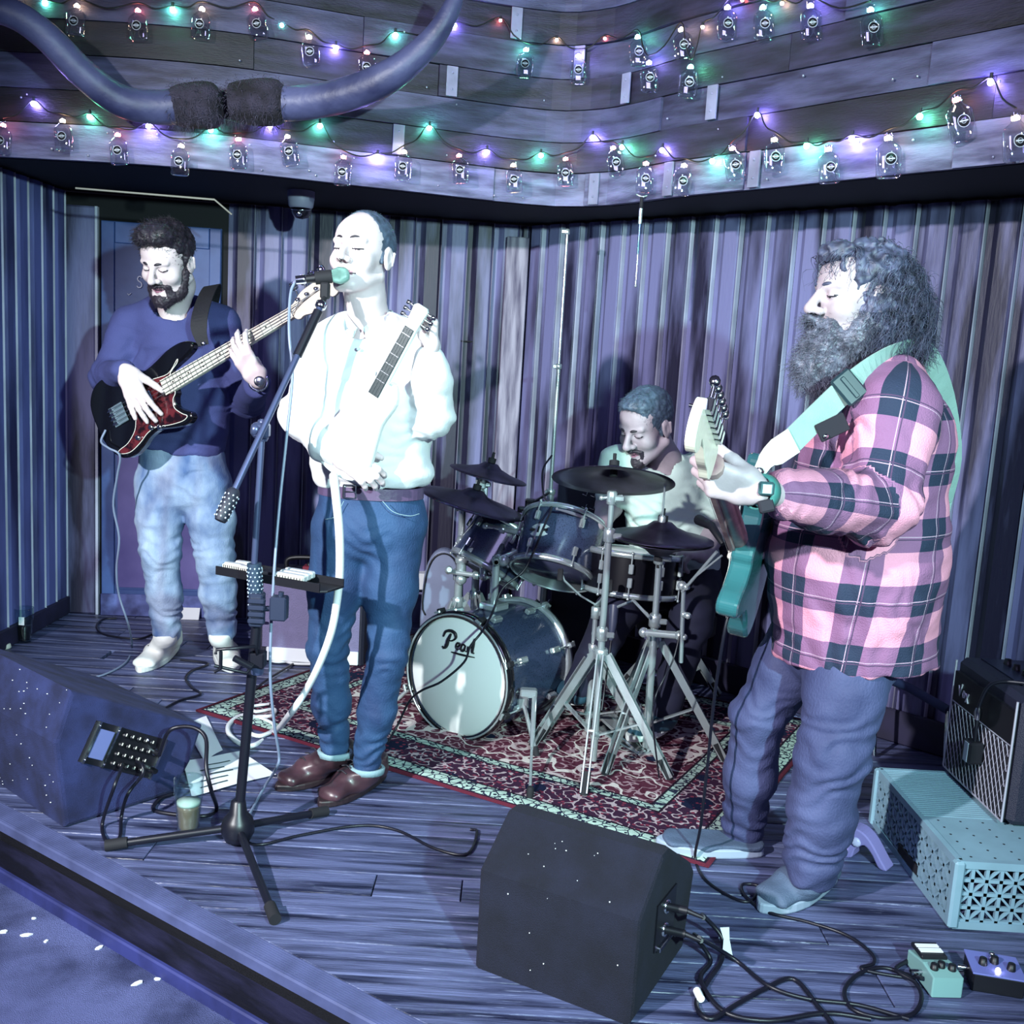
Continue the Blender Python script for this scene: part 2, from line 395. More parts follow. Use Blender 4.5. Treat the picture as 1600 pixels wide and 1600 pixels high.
# ================================================================= the setting
LC = V(-2.19, 4.93); CC = V(0, 5.22); RE = V(2.72, 2.725)          # plan corners of the stage
EA, ED = V(-1.395, 2.725), V(.832, -.555)                            # stage edge: a point and its direction
EN = V(ED.y, -ED.x)                                                  # towards the room
m_plank = mat('stage_plank_paint', '#5c6288', .40, bump=.35, bscale=30, col2='#171a33', vscale=5, vstretch=(.5, 7, 1), lo=.34, hi=.60, detail=8, coord='Object')
def add_scratches(m, col, scale, stretch, lo, hi):
    nt = m.node_tree; b = nt.nodes['Principled BSDF']; old = b.inputs['Base Color'].links[0].from_socket; tc = nt.nodes.new('ShaderNodeTexCoord'); oi = nt.nodes.new('ShaderNodeObjectInfo'); ad = nt.nodes.new('ShaderNodeVectorMath'); ad.operation = 'MULTIPLY_ADD'; nt.links.new(oi.outputs['Random'], ad.inputs[0]); ad.inputs[1].default_value = (91, 17, 43); nt.links.new(tc.outputs['Object'], ad.inputs[2])
    mp = nt.nodes.new('ShaderNodeMapping'); mp.inputs['Scale'].default_value = stretch; nt.links.new(ad.outputs[0], mp.inputs['Vector']); nz = nt.nodes.new('ShaderNodeTexNoise'); nz.inputs['Scale'].default_value = scale; nz.inputs['Detail'].default_value = 6; nz.inputs['Roughness'].default_value = .7; nt.links.new(mp.outputs[0], nz.inputs['Vector'])
    rp = nt.nodes.new('ShaderNodeValToRGB'); rp.color_ramp.elements[0].position = lo; rp.color_ramp.elements[1].position = hi; nt.links.new(nz.outputs[0], rp.inputs[0]); mx = nt.nodes.new('ShaderNodeMix'); mx.data_type = 'RGBA'; nt.links.new(rp.outputs[0], mx.inputs[0]); nt.links.new(old, mx.inputs[6]); mx.inputs[7].default_value = (*srgb(col), 1); nt.links.new(mx.outputs[2], b.inputs['Base Color'])
add_scratches(m_plank, '#a4acd0', 9, (.6, 14, 1), .60, .74)
m_board = mat('board_paint', '#74739f', .5, bump=.12, bscale=40, col2='#1d1a34', vscale=3.2, vstretch=(2.2, 2, .32), lo=.41, hi=.58, detail=6)
m_board_l = mat('left_board_paint', '#5d62a0', .5, bump=.12, bscale=40, col2='#22244a', vscale=3.2, vstretch=(2.2, 2, .32), lo=.36, hi=.58, detail=6)
m_bead_highlight = mat('bead_highlight', '#c2c3d8', .35, var=.5, vscale=3, lo=.3, hi=.6)  # highlight line along each board, put in as a paler colour
m_gap = mat('gap_black', '#0a0812', .8)
m_door = mat('door_paint', '#46609c', .5, bump=.08, bscale=30, col2='#2f447e', vscale=4, lo=.35, hi=.65)
m_rough = mat('raw_timber', '#a9a2b4', .7, bump=.25, bscale=50, col2='#4c4560', vscale=6, vstretch=(5, 5, .5), lo=.35, hi=.65)
m_carpet = mat('carpet', '#6b73ac', .95, bump=.9, bscale=420, col2='#222954', vscale=5, lo=.35, hi=.65, detail=9)
m_riser = mat('riser_wood', '#1f1e36', .5, bump=.2, bscale=20, col2='#080710', vscale=5, vstretch=(1, 1, 4), lo=.4, hi=.62)
m_alu = mat('nosing_metal', '#585f8a', .42, .1, var=.35, vscale=9)
m_soffit = mat('soffit_paint', '#0b0a16', .8, var=.4, vscale=5)
m_white = mat('white_paper', '#e6e8ee', .75)
m_chalk = mat('chalk', '#e2e6f6', .9)

def clip_poly(poly, p, n):
    """keep the part of poly on the -n side of p"""
    out = []
    for i in range(len(poly)):
        a, b = Vector(poly[i]), Vector(poly[(i+1) % len(poly)]); da, db = (a-p).dot(n), (b-p).dot(n)
        if da <= 0: out.append(a)
        if (da < 0) != (db < 0) and abs(da-db) > 1e-9: out.append(a+(b-a)*(da/(da-db)))
    return out
def outward(a, b):
    t = (b-a).normalized(); return Vector((-t.y, t.x))
# ---- stage floor
fl = MB(); deck = [LC, CC, RE, Vector((2.72, -.02)), EA+ED*2.2, EA, EA-ED*.955]
fl.prism([tuple(p) for p in deck[::-1]], (0, 0, 0), (1, 0, 0), (0, 1, 0), (0, 0, 1), -.06, -.022)
stage = struct(fl.build('floor_stage', m_gap)); stage['label'] = 'dark stage deck under its painted planks'
y = 5.25; k = 0
while y > .2:
    w = .112+.012*math.sin(k*1.7); y0 = y-w
    cuts = sorted(random.uniform(-2, 2.6) for _ in range(2)); xs = [-2.3]+([c for c in cuts if True])+[2.8]
    for x0, x1 in zip(xs[:-1], xs[1:]):
        po = [Vector((x0+.0015, y0+.002)), Vector((x1-.0015, y0+.002)), Vector((x1-.0015, y-.002)), Vector((x0+.0015, y-.002))]
        for p, n in ((LC, V(-1, 0)), (LC, outward(LC, CC)), (CC, outward(CC, RE)), (Vector((2.7, 0)), V(1, 0)), (EA-EN*.062, EN)):
            po = clip_poly(po, p, n)
            if len(po) < 3: break
        po = [p for i, p in enumerate(po) if (p-po[i-1]).length > 1e-3]
        if len(po) < 3: continue
        c = sum(po, Vector((0, 0)))/len(po)
        if max(p.x for p in po)-min(p.x for p in po) < .04: continue
        b = MB(); b.prism([tuple(p-c) for p in po], (0, 0, 0), (1, 0, 0), (0, 1, 0), (0, 0, 1), -.022, -.001*random.random()*1.5, .0025)
        o = b.build('plank', m_plank, stage); o.location = (c.x, c.y, 0)
    y = y0; k += 1
# ---- step: ribbed nosing, riser, lower ledge, pub floor
def along(s, out, z): q = EA+ED*s+EN*out; return V(q.x, q.y, z)
E3, N3 = V(ED.x, ED.y, 0), V(EN.x, EN.y, 0)
nz = MB(); prof = [(-.06, -.004)]
for i in range(9): x0 = -.058+i*.0066; prof += [(x0, .002), (x0+.0036, .002), (x0+.004, -.0005), (x0+.0062, -.0005)]
prof += [(.003, .001), (.006, -.004), (.006, -.028), (0, -.028), (0, -.006)]
s0, s1 = -1.2, 4.2
vs = [along(s, x, z) for s in (s0, s1) for x, z in prof]; n = len(prof)
nz.add(vs, [(i, i+n, (i+1) % n+n, (i+1) % n) for i in range(n)])
nose = struct(nz.build('trim_1', m_alu)); nose['label'] = 'ribbed metal nosing along the stage edge'
rs = MB(); c = along((s0+s1)/2, -.012, -.088); rs.box(c, ((s1-s0)/2, .012, .06), (E3, N3, V(0, 0, 1)), bev=.003)
struct(rs.build('trim_2', m_riser))['label'] = 'scuffed dark riser board below the stage edge'
rs = MB(); c = along((s0+s1)/2, -.002, -.165); rs.box(c, ((s1-s0)/2, .014, .022), (E3, N3, V(0, 0, 1)), bev=.004)
struct(rs.build('trim_3', mat('ledge', '#343a78', .6, var=.5, vscale=8)))['label'] = 'low skirting strip under the riser'
cf = MB(); fo = [EA-ED*1.6, EA+ED*3.9, Vector((1.9, -1.6)), Vector((-3.2, -1.6)), Vector((-3.2, 3.4))]
cf.prism([tuple(p) for p in fo], (0, 0, 0), (1, 0, 0), (0, 1, 0), (0, 0, 1), -.2, -.18)
struct(cf.build('floor', m_carpet))['label'] = 'worn blue pub carpet in front of the stage'
# scraps on the carpet
for i_, (q, a, r) in enumerate((((-1.197,2.458,-0.18), .3, .012), ((-1.134,2.435,-0.18), 1.2, .007), ((-0.842,2.286,-0.18), .8, .012), ((-0.8,2.306,-0.18), .1, .008), ((-1.26,2.466,-0.18), .4, .012), ((-0.991,2.421,-0.18), .9, .011), ((-1.214,2.535,-0.18), .2, .006), ((-0.823,2.365,-0.18), 1, .006))):
    b = MB(); pl = [(r*math.cos(t)*random.uniform(.7, 1.5), r*.6*math.sin(t)*random.uniform(.7, 1.3)) for t in np.linspace(0, 6.28, 7)[:-1]]
    b.prism(pl, q, (math.cos(a), math.sin(a), 0), (-math.sin(a), math.cos(a), 0), (0, 0, 1), .0005, .004)
    tag(b.build('paper_scrap', m_white), 'tiny white paper scrap on the blue carpet, %s from the left' % ('second', 'fourth', 'sixth', 'eighth', 'first', 'fifth', 'third', 'seventh')[i_], 'scrap', 'paper scraps on the carpet')
# ---- walls of vertical boards
def board_mesh(h, w, depth=.021, name='board'):
    """board with a bevelled trough on one side and a thin bead; local x across, y out (towards the room), z up"""
    pr = [(0, 0), (0, .003), (.020*w/.12, .004), (.044*w/.12, depth*1.3), (w-.016, depth*1.45), (w-.007, depth*.9), (w-.006, 0)]
    b = MB(); n = len(pr); vs = [(x, -y, z) for z in (0, h) for x, y in pr]
    b.add(vs, [(i, (i+1) % n, (i+1) % n+n, i+n) for i in range(n)]+[tuple(range(n))[::-1], tuple(range(n, 2*n))])
    q = len(b.v); bp = [(w-.0055, 0), (w-.0055, depth*1.25), (w-.0035, depth*1.6), (w-.0015, depth*1.25), (w-.0015, 0)]; m = len(bp)
    vs = [(x, -y, z) for z in (0, h) for x, y in bp]
    b.add(vs, [(i, (i+1) % m, (i+1) % m+m, i+m) for i in range(m)]+[tuple(range(m, 2*m))], False, 1)
    return b.mesh(name)
def wall(name, label, a, b, pitch, bm, skip=None, h=2.02, rnd=True):
    t = (b-a).normalized(); n = Vector((t.y, -t.x)); L = (b-a).length
    back = MB(); mid = (a+b)/2-n*.03; back.box((mid.x, mid.y, h/2-.03), (L/2+.04, .028, h/2+.03), (V(t.x, t.y, 0), V(n.x, n.y, 0), V(0, 0, 1)))
    w = struct(back.build(name, m_gap)); w['label'] = label
    me = board_mesh(h, pitch); me.materials.append(bm); me.materials.append(m_bead_highlight); s = 0; i = 0
    ang = math.atan2(t.y, t.x)
    while s < L-.03:
        if not (skip and skip[0]-.5*pitch < s < skip[1]-.5*pitch):
            o = link('board', me, None, w); p = a+t*s+n*(random.uniform(-.002, .003)); o.location = (p.x, p.y, 0)
            o.rotation_euler = (0, 0, ang); o.scale = (min(1, (L-s)/pitch), 1, 1)
        s += pitch; i += 1
    return w
wb = wall('wall_back', 'back wall of purple painted vertical boards', LC, CC, .1275, m_board, skip=(.0, .765))
wr = wall('wall_right', 'slanting right wall of purple painted vertical boards', CC, RE, .122, m_board)
wl = wall('wall_left', 'left side wall of narrow painted boards', Vector((-2.19, 2.9)), LC, .118, m_board_l)
tb = (CC-LC).normalized(); nb = Vector((tb.y, -tb.x)); T3, B3 = V(tb.x, tb.y, 0), V(nb.x, nb.y, 0)
def onback(s, z, out=0): q = LC+tb*s+nb*out; return V(q.x, q.y, z)
# corner boards left of the door and the raw timber post in the corner
b = MB(); b.box(onback(.085, .98, .012), (.075, .014, .98), (T3, B3, V(0, 0, 1)), bev=.008); b.box(onback(.165, .98, .016), (.006, .016, .98), (T3, B3, V(0, 0, 1)), m=1)
b.build('board', [m_board, m_bead_highlight], wb)
b = MB(); b.box((-.05, 5.165, .98), (.055, .02, .98), (T3, B3, V(0, 0, 1)), bev=.004)
tr = struct(b.build('trim_4', m_rough)); tr['label'] = 'pale raw timber strip in the corner of the boarded walls'
# joint line across one board
b = MB(); p = (-0.292,5.159,1.443); b.box((p[0], p[1], p[2]), (.058, .004, .003), (T3, B3, V(0, 0, 1))); b.build('board_joint', m_gap, wb)
# skirtings
def skirt(name, a, b_, h=.09):
    t = (b_-a).normalized(); n = Vector((t.y, -t.x)); c = (a+b_)/2+n*.03; m = MB()
    m.box((c.x, c.y, h/2), ((b_-a).length/2, .01, h/2), (V(t.x, t.y, 0), V(n.x, n.y, 0), V(0, 0, 1)), bev=.006); return struct(m.build(name, mat(name+'_paint', '#242040', .6, var=.5, vscale=9)))
skirt('baseboard_left', Vector((-2.19, 2.9)), LC); skirt('baseboard_right', CC+(RE-CC)*.02, RE, .13)
# ---- store door with a recessed panel and chalked letters
dz = 1.9; door = MB(); s0, s1 = .185, .735
door.box(onback((s0+s1)/2, dz/2, .005), ((s1-s0)/2, .012, dz/2), (T3, B3, V(0, 0, 1)))
dr = struct(door.build('door_1', m_door)); dr['label'] = 'narrow blue store door with a recessed panel behind the bass player'
for (a, b_, z0, z1, nm) in ((s0, s0+.062, .0, dz, 'stile'), (s1-.055, s1, .0, dz, 'stile'), (s0+.062, s1-.055, 1.8, dz, 'rail'), (s0+.062, s1-.055, .92, 1.04, 'rail'), (s0+.062, s1-.055, .0, .13, 'rail')):
    q = MB(); q.box(onback((a+b_)/2, (z0+z1)/2, .022), ((b_-a)/2-.001, .006, (z1-z0)/2-.001), (T3, B3, V(0, 0, 1)), bev=.003); q.build(nm, m_door, dr)
q = MB(); q.box(onback((s0+s1)/2+.0, .5, .0185), (.2, .002, .36), (T3, B3, V(0, 0, 1))); q.build('panel', mat('door_lower_panel', '#6e66a6', .5, col2='#534c8c', vscale=4), dr)
q = MB()
S_ = [(.9, .88), (.62, 1), (.25, .95), (.1, .75), (.3, .58), (.7, .45), (.85, .25), (.65, .04), (.25, 0), (.0, .14)]
o = (-1.841,4.952,1.601)
q.tube([V(o)+T3*(p.x*.026)+V(0, 0, p.y*.052) for p in spline([(a, b_, 0) for a, b_ in S_], 4)], .0034, 5)
o2 = V((-1.792,4.959,1.605)); q.tube([o2+T3*.010+V(0, 0, .06), o2+T3*.008, o2+T3*.016+V(0, 0, -.005)], .0034, 5); q.tube([o2+V(0, 0, .036), o2+T3*.026+V(0, 0, .041)], .0034, 5)
o3 = V((-1.885,4.946,1.569)); q.tube([o3, o3+T3*.008+V(0, 0, -.006), o3+T3*.018+V(0, 0, .004)], .0016, 5)
q.build('chalk_lettering', m_chalk, dr)
q = MB(); q.box(onback(.475, .055, .04), (.29, .006, .055), (T3, B3, V(0, 0, 1)), bev=.003)
struct(q.build('baseboard_back', mat('scuffed_kick', '#6f7cc0', .5, col2='#333868', vscale=10)))['label'] = 'scuffed pale kick board below the store door'
q = MB(); q.box((-1.567,4.942,0.016), (.045, .006, .04), (T3, V(0, -.9, .4), V(0, .4, .9)))
tag(q.build('white_card', m_white), 'white card leaning at the wall behind the bass player', 'card')
# ---- soffit and curved fascia of planks above the stage
FP = [(-2.25, 3.95), (-1.3, 3.94), (-.67, 4.13), (-.2, 4.29), (0, 4.34), (.13, 4.345), (.25, 4.29), (.34, 4.22), (.45, 4.08), (.55, 3.93), (.82, 3.63), (1.12, 3.28), (1.38, 2.99), (2.75, 1.45)]
ZS = 2.0
so = MB(); pl = [tuple(p) for p in [Vector((-2.3, 5.0)), Vector((0, 5.3)), Vector((2.8, 2.75))]]+FP[::-1]
so.prism(pl, (0, 0, 0), (1, 0, 0), (0, 1, 0), (0, 0, 1), ZS+.03, ZS+.08)
struct(so.build('ceiling', m_soffit))['label'] = 'low dark soffit over the stage'
FS = [Vector((p.x, p.y)) for p in spline([(x, y, 0) for x, y in FP], 6)]
cum = [0]
for a, b_ in zip(FS[:-1], FS[1:]): cum.append(cum[-1]+(b_-a).length)
def fpt(s, out=0):
    s = min(max(s, 0), cum[-1]-1e-4); i = max(j for j in range(len(cum)-1) if cum[j] <= s)
    t = (FS[i+1]-FS[i]).normalized(); q = FS[i]+t*(s-cum[i]); return q+Vector((t.y, -t.x))*out, t
fb = MB(); pts = [fpt(s)[0] for s in np.linspace(0, cum[-1], 60)]
vs = [(p.x, p.y+.02, z) for z in (ZS+.0, 3.2) for p in pts]; n = len(pts); fb.add(vs, [(i, i+1, i+1+n, i+n) for i in range(n-1)])
fas_o = struct(fb.build('trim_5', m_gap)); fas_o['label'] = 'curved fascia of weathered planks above the stage'
fm = [mat('fascia_plank_%d' % i, c, .6, bump=.25, bscale=40, col2=c2, vscale=4, vstretch=(1.2, 1.2, 7), lo=.35, hi=.66, detail=7) for i, (c, c2) in enumerate((('#7a7a9c', '#3e3c58'), ('#34304a', '#14121e'), ('#1e1b2a', '#0d0b14'), ('#4c4c6c', '#26243a'), ('#5d5f84', '#33324e')))]
m_nail = mat('nail_head', '#b6b8c8', .3, .8)
rows = [(2.0, .125, 0), (2.128, .115, 1), (2.246, .12, 3), (2.369, .115, 1), (2.487, .125, 3), (2.615, .12, 1), (2.738, .13, 4), (2.871, .12, 2), (2.994, .13, 1)]
jo = {0: [.55, 2.15, 2.55, 3.0, 3.35, 4.1], 1: [1.0, 1.75, 3.35, 4.2], 2: [1.5, 2.95, 4.0], 3: [1.2, 1.9, 2.75, 3.5], 4: [1.6, 2.5, 3.7], 5: [.9, 2.2, 3.3], 6: [1.4, 3.0], 7: [1.1, 2.6], 8: [2.0, 3.6]}
for r, (z0, h, mi) in enumerate(rows):
    js = [0]+jo[r]+[cum[-1]]
    for k, (a, b_) in enumerate(zip(js[:-1], js[1:])):
        ns = max(2, int((b_-a)/.08)); th = .022+.006*math.sin(r*3.1+k*2.3); bm_ = MB(); ring = []
        lean = .012*(r % 2)
        for s in np.linspace(a+.001, b_-.001, ns):
            p0, _ = fpt(s, .0); p1, _ = fpt(s, th+.004*r)
            ring.append([(p0.x, p0.y, z0), (p1.x, p1.y, z0), (p1.x, p1.y, z0+h), (p0.x, p0.y, z0+h)])
        vs = [v for q in ring for v in q]; fs = [(i*4+j, (i+1)*4+j, (i+1)*4+(j+1) % 4, i*4+(j+1) % 4) for i in range(ns-1) for j in range(4)]
        bm_.add(vs, fs+[(0, 1, 2, 3), tuple((ns-1)*4+j for j in (3, 2, 1, 0))])
        mm = fm[mi if k % 3 else (mi+ (0 if r == 0 else (1 if random.random() < .5 else 0))) % 5]
        bm_.build('plank', mm, fas_o)
# pale joint battens and nail heads on the fascia
bt = mat('batten', '#8f8fac', .6, var=.4, vscale=8)
for r, s in ((0, 2.60), (0, 3.02), (0, 3.40), (1, 1.75), (3, 1.95), (4, 2.5), (3, 2.75), (2, 3.2), (5, 2.2)):
    z0, h, _ = rows[r]; p, t = fpt(s, .036+.004*r); q = MB(); q.box((p.x, p.y, z0+h/2), (.022, .004, h/2-.002), (V(t.x, t.y, 0), V(t.y, -t.x, 0), V(0, 0, 1)), bev=.001)
    for dz_ in (.03, -.03): q.ball((p.x+t.y*.004, p.y-t.x*.004, z0+h/2+dz_), .005, 6)
    q.build('batten', bt, fas_o)
nl = MB()
for i in range(60):
    r = random.choice((0, 0, 0, 1, 2, 3, 4)); z0, h, _ = rows[r]; s = random.uniform(.3, 4.6); p, t = fpt(s, .032+.004*r)
    nl.ball((p.x, p.y, z0+random.choice((.025, h-.025))+random.uniform(-.01, .01)), random.uniform(.003, .005), 6)
o = nl.build('nail', m_nail, fas_o); o['kind'] = 'stuff'
# batten and loose tape ends under the soffit
q = MB(); q.tube([(-1.756,4.08,1.924), (-1.239,4.148,1.921), (-1.184,4.196,1.874)], .004, 5); o = q.build('soffit_wire', mat('pale_wire', '#8d8a80', .5)); tag(o, 'thin pale wire stapled under the left soffit', 'wire')

# ================================================================= people: builders
A_ = lambda p: np.array(p, float)
def nrm(v): v = A_(v); return v/np.linalg.norm(v)
class Head:
    def __init__(s, c, fwd, up=(0, 0, 1), k=1.0):
        s.c = A_(c); s.F = nrm(fwd); up = A_(up); s.U = nrm(up-s.F*(up@s.F)); s.R = np.cross(s.F, s.U); s.k = k; s.M = np.column_stack([s.R, s.F, s.U])
    def w(s, x, y, z): return s.c+(s.R*x+s.F*y+s.U*z)*s.k
    def loc(s, P_): return ((P_-s.c)@s.M)/s.k
def head_sdf(S, H, neck, jaw=1.0, nose=1.0, cheek=1.0, mouth=0.0):
    k = H.k; M = H.M; w = H.w
    E = lambda c, r, kk=.012, mode='add', MM=None: S.ell(w(*c), [q*k for q in r], M if MM is None else MM, kk*k, mode)
    C = lambda a, b, r1, r2, kk=.01, mode='add': S.rc(w(*a), w(*b), r1*k, r2*k, kk*k, mode)
    E((0, -.012, .036), (.076, .097, .087)); E((0, .028, .0), (.064, .064, .082), .02); E((0, .03, .045), (.062, .058, .05), .02)
    E((0, .03, -.068), (.053*jaw, .056, .046), .025); E((0, .073, -.096), (.026*jaw, .022, .020), .02)
    for sx in (-1, 1):
        C((sx*.058*jaw, -.005, -.055), (sx*.022, .07, -.098), .018, .016, .02)
        E((sx*.040, .056, -.030), (.026*cheek, .027*cheek, .026), .018)
        E((sx*.031, .093, .003), (.019, .014, .0115), .012, 'sub')
        E((sx*.031, .0745, .002), (.0165, .0155, .0135), .004)                    # lids over the eyes
        C((sx*.014, .088, .021), (sx*.046, .076, .023), .0085, .007, .010)        # brow ridge
        E((sx*.0135, .099, -.034), (.0095, .011, .009), .006)
        E((sx*.079, -.008, -.006), (.009, .020, .033), .006); E((sx*.0885, -.001, -.004), (.0045, .008, .015), .004, 'sub')
        C((sx*.088, -.022, .012), (sx*.087, -.018, -.022), .0045, .004, .003)
    C((0, .089, .018), (0, .112*(1+.04*nose), -.026), .0075, .0105*nose, .012); E((0, .111*(1+.04*nose), -.031), (.0125*nose, .012, .0105), .006)
    for sx in (-1, 1): E((sx*.0068, .105, -.042), (.0042, .006, .004), .003, 'sub')
    for a, b in (((-.025, .079, -.067), (0, .094, -.061)), ((0, .094, -.061), (.025, .079, -.067))): C(a, b, .0045, .0066, .006)
    for a, b in (((-.022, .079, -.069-mouth), (0, .091, -.0755-mouth)), ((0, .091, -.0755-mouth), (.022, .079, -.069-mouth))): C(a, b, .0045, .0072, .006)
    for a, b in (((-.026, .085, -.0675-mouth*.5), (0, .102, -.0675-mouth*.5)), ((0, .102, -.0675-mouth*.5), (.026, .085, -.0675-mouth*.5))): C(a, b, .0016+mouth*.35, .0022+mouth*.5, .003, 'sub')
    C((0, -.02, -.05), (0, -.03, -.10), .054, .055, .02)
    S.rc(w(0, -.028, -.09), neck, .055*k, .062, .02)
def hand_sdf(S, wrist, d, n, thumb, curl=(40, 45, 40), k=1.0, spread=6, fing=None, thumb_dir=None, thumb_curl=25, wr=.027):
    """wrist point, d towards the knuckles, n out of the palm, thumb side; curl per joint (or one tuple per finger)"""
    d = nrm(d); n = A_(n); n = nrm(n-d*(n@d)); s = np.cross(d, n); s = s*np.sign(s@A_(thumb)); W = A_(wrist)
    tips = []
    def rot(v, ax, a): a = math.radians(a); return v*math.cos(a)+np.cross(ax, v)*math.sin(a)+ax*(ax@v)*(1-math.cos(a))
    bend = np.cross(d, n)   # rotating about this takes d towards n
    off = ((.027, .088), (.009, .093), (-.009, .088), (-.025, .079)); seg = ((.042, .026, .021), (.046, .029, .022), (.043, .027, .021), (.034, .021, .019))
    for i in range(4):
        so_, do = off[i]; K = W+(s*so_+d*do)*k; c = curl[i] if hasattr(curl[0], '__len__') else curl
        S.rc(W+(s*so_*.62+d*.012)*k, K, .0145*k, .0118*k, .012*k)
        dr = rot(d, n*1.0, 0); dr = nrm(d+s*math.tan(math.radians(spread))*(1.5-i)*.66); a = K; r = .0102*k
        for j in range(3):
            dr = rot(dr, bend, c[j]); b = a+dr*seg[i][j]*k*(1 if i < 3 else 1); r2 = r*.9
            S.rc(a, b, r, r2, .0035*k); a = b; r = r2
        tips.append(a)
    S.rc(W+(s*.020+d*.030)*k, W+(-s*.02+d*.030)*k, .0155*k, .014*k, .014*k)
    T0 = W+(s*.022+d*.022+n*.006)*k; td = nrm(d*.62+s*.62+n*.35) if thumb_dir is None else nrm(thumb_dir)
    T1 = T0+td*.043*k; S.rc(W+(s*.012+d*.008)*k, T0, .017*k, .017*k, .01*k); S.rc(T0, T1, .0165*k, .0125*k, .008*k)
    ax = np.cross(td, d); ax = ax/max(1e-6, np.linalg.norm(ax)); td = rot(td, ax, thumb_curl); T2 = T1+td*.031*k; S.rc(T1, T2, .0122*k, .0105*k, .004*k)
    td = rot(td, ax, thumb_curl*.6); T3_ = T2+td*.025*k; S.rc(T2, T3_, .0105*k, .0088*k, .004*k)
    return tips, T3_
m_skin = mat('skin', '#d6c6c8', .45, var=.12, vscale=14, bump=.05, bscale=160)
m_skin2 = mat('skin_tanned', '#b0a2aa', .5, var=.2, vscale=16, bump=.05, bscale=160)
m_lip = mat('lip', '#8a5a6c', .45)
m_lash = mat('lash', '#171320', .6)
m_eye = mat('eye_white', '#c8c8d4', .25)
def paint_face(me, H, mouth=0.0, lipw=.026):
    """material slots: 0 skin, 1 lips, 2 mouth line and lash line"""
    P_ = H.loc(centers(me)); x, y, z = P_.T; idx = np.zeros(len(P_), np.int32); front = (y > .06) & (np.abs(x) < .05)
    zc = -.0675-mouth*.5+.0*np.abs(x)
    idx[front & (np.abs(x) < lipw) & (np.abs(z-zc) < .0088*(1-(x/(lipw*1.05))**2)+mouth*.4)] = 1
    idx[front & (np.abs(x) < lipw+.003) & (np.abs(z-zc) < .0016+mouth*.45*(1-(x/lipw)**2).clip(0, 1))] = 2
    for sx in (-1, 1):
        u = x-sx*.031; lid = -.003+.0032*(u/.016)**2*1.0
        idx[(y > .06) & (np.abs(u) < .0165) & (np.abs(z-lid) < .0021)] = 2
        idx[(y > .09) & (np.abs(x-sx*.0068) < .0042) & (np.abs(z+.0415) < .0035)] = 2
    me.polygons.foreach_set('material_index', idx)
def eyebrows(H, parent, m, thick=.0045, lift=0, arch=.004):
    for sx in (-1, 1):
        b = MB(); pts = [H.w(sx*(.012+.036*t), .0955-.021*t*t-.004*t, .0235+lift+arch*math.sin(math.pi*min(1, t*1.15))) for t in np.linspace(0, 1, 8)]
        b.tube(pts, [thick*H.k*q for q in (.7, 1, 1.05, 1, .9, .75, .55, .25)], 6); b.build('eyebrow', m, parent)
def fold(fr, amp, seed, stretch=(1, 1, .5)):
    return lambda X, Y, Z: amp*(noise3(X, Y, Z, (fr*stretch[0], fr*stretch[1], fr*stretch[2]), seed)+.5*noise3(X, Y, Z, (fr*.45*stretch[0], fr*.45*stretch[1], fr*.45*stretch[2]), seed+1))
def crease(pts, seed, period=.032, amp=.004):
    """ring folds bunched near given points: pts = [(centre, axis, radius of influence, gain)]"""
    def fn(X, Y, Z):
        out = np.zeros_like(X)
        for c, ax, R, g in pts:
            c, ax = A_(c), nrm(ax); x, y, z = X-c[0], Y-c[1], Z-c[2]; h = x*ax[0]+y*ax[1]+z*ax[2]; d2 = (x*x+y*y+z*z)/(R*R)
            wv = np.sin(6.283*(h/period+.9*noise3(X, Y, Z, .07, seed)))
            out += g*amp*(np.abs(wv)**.7*np.sign(wv))*np.exp(-d2*1.6)
        return out
    return fn
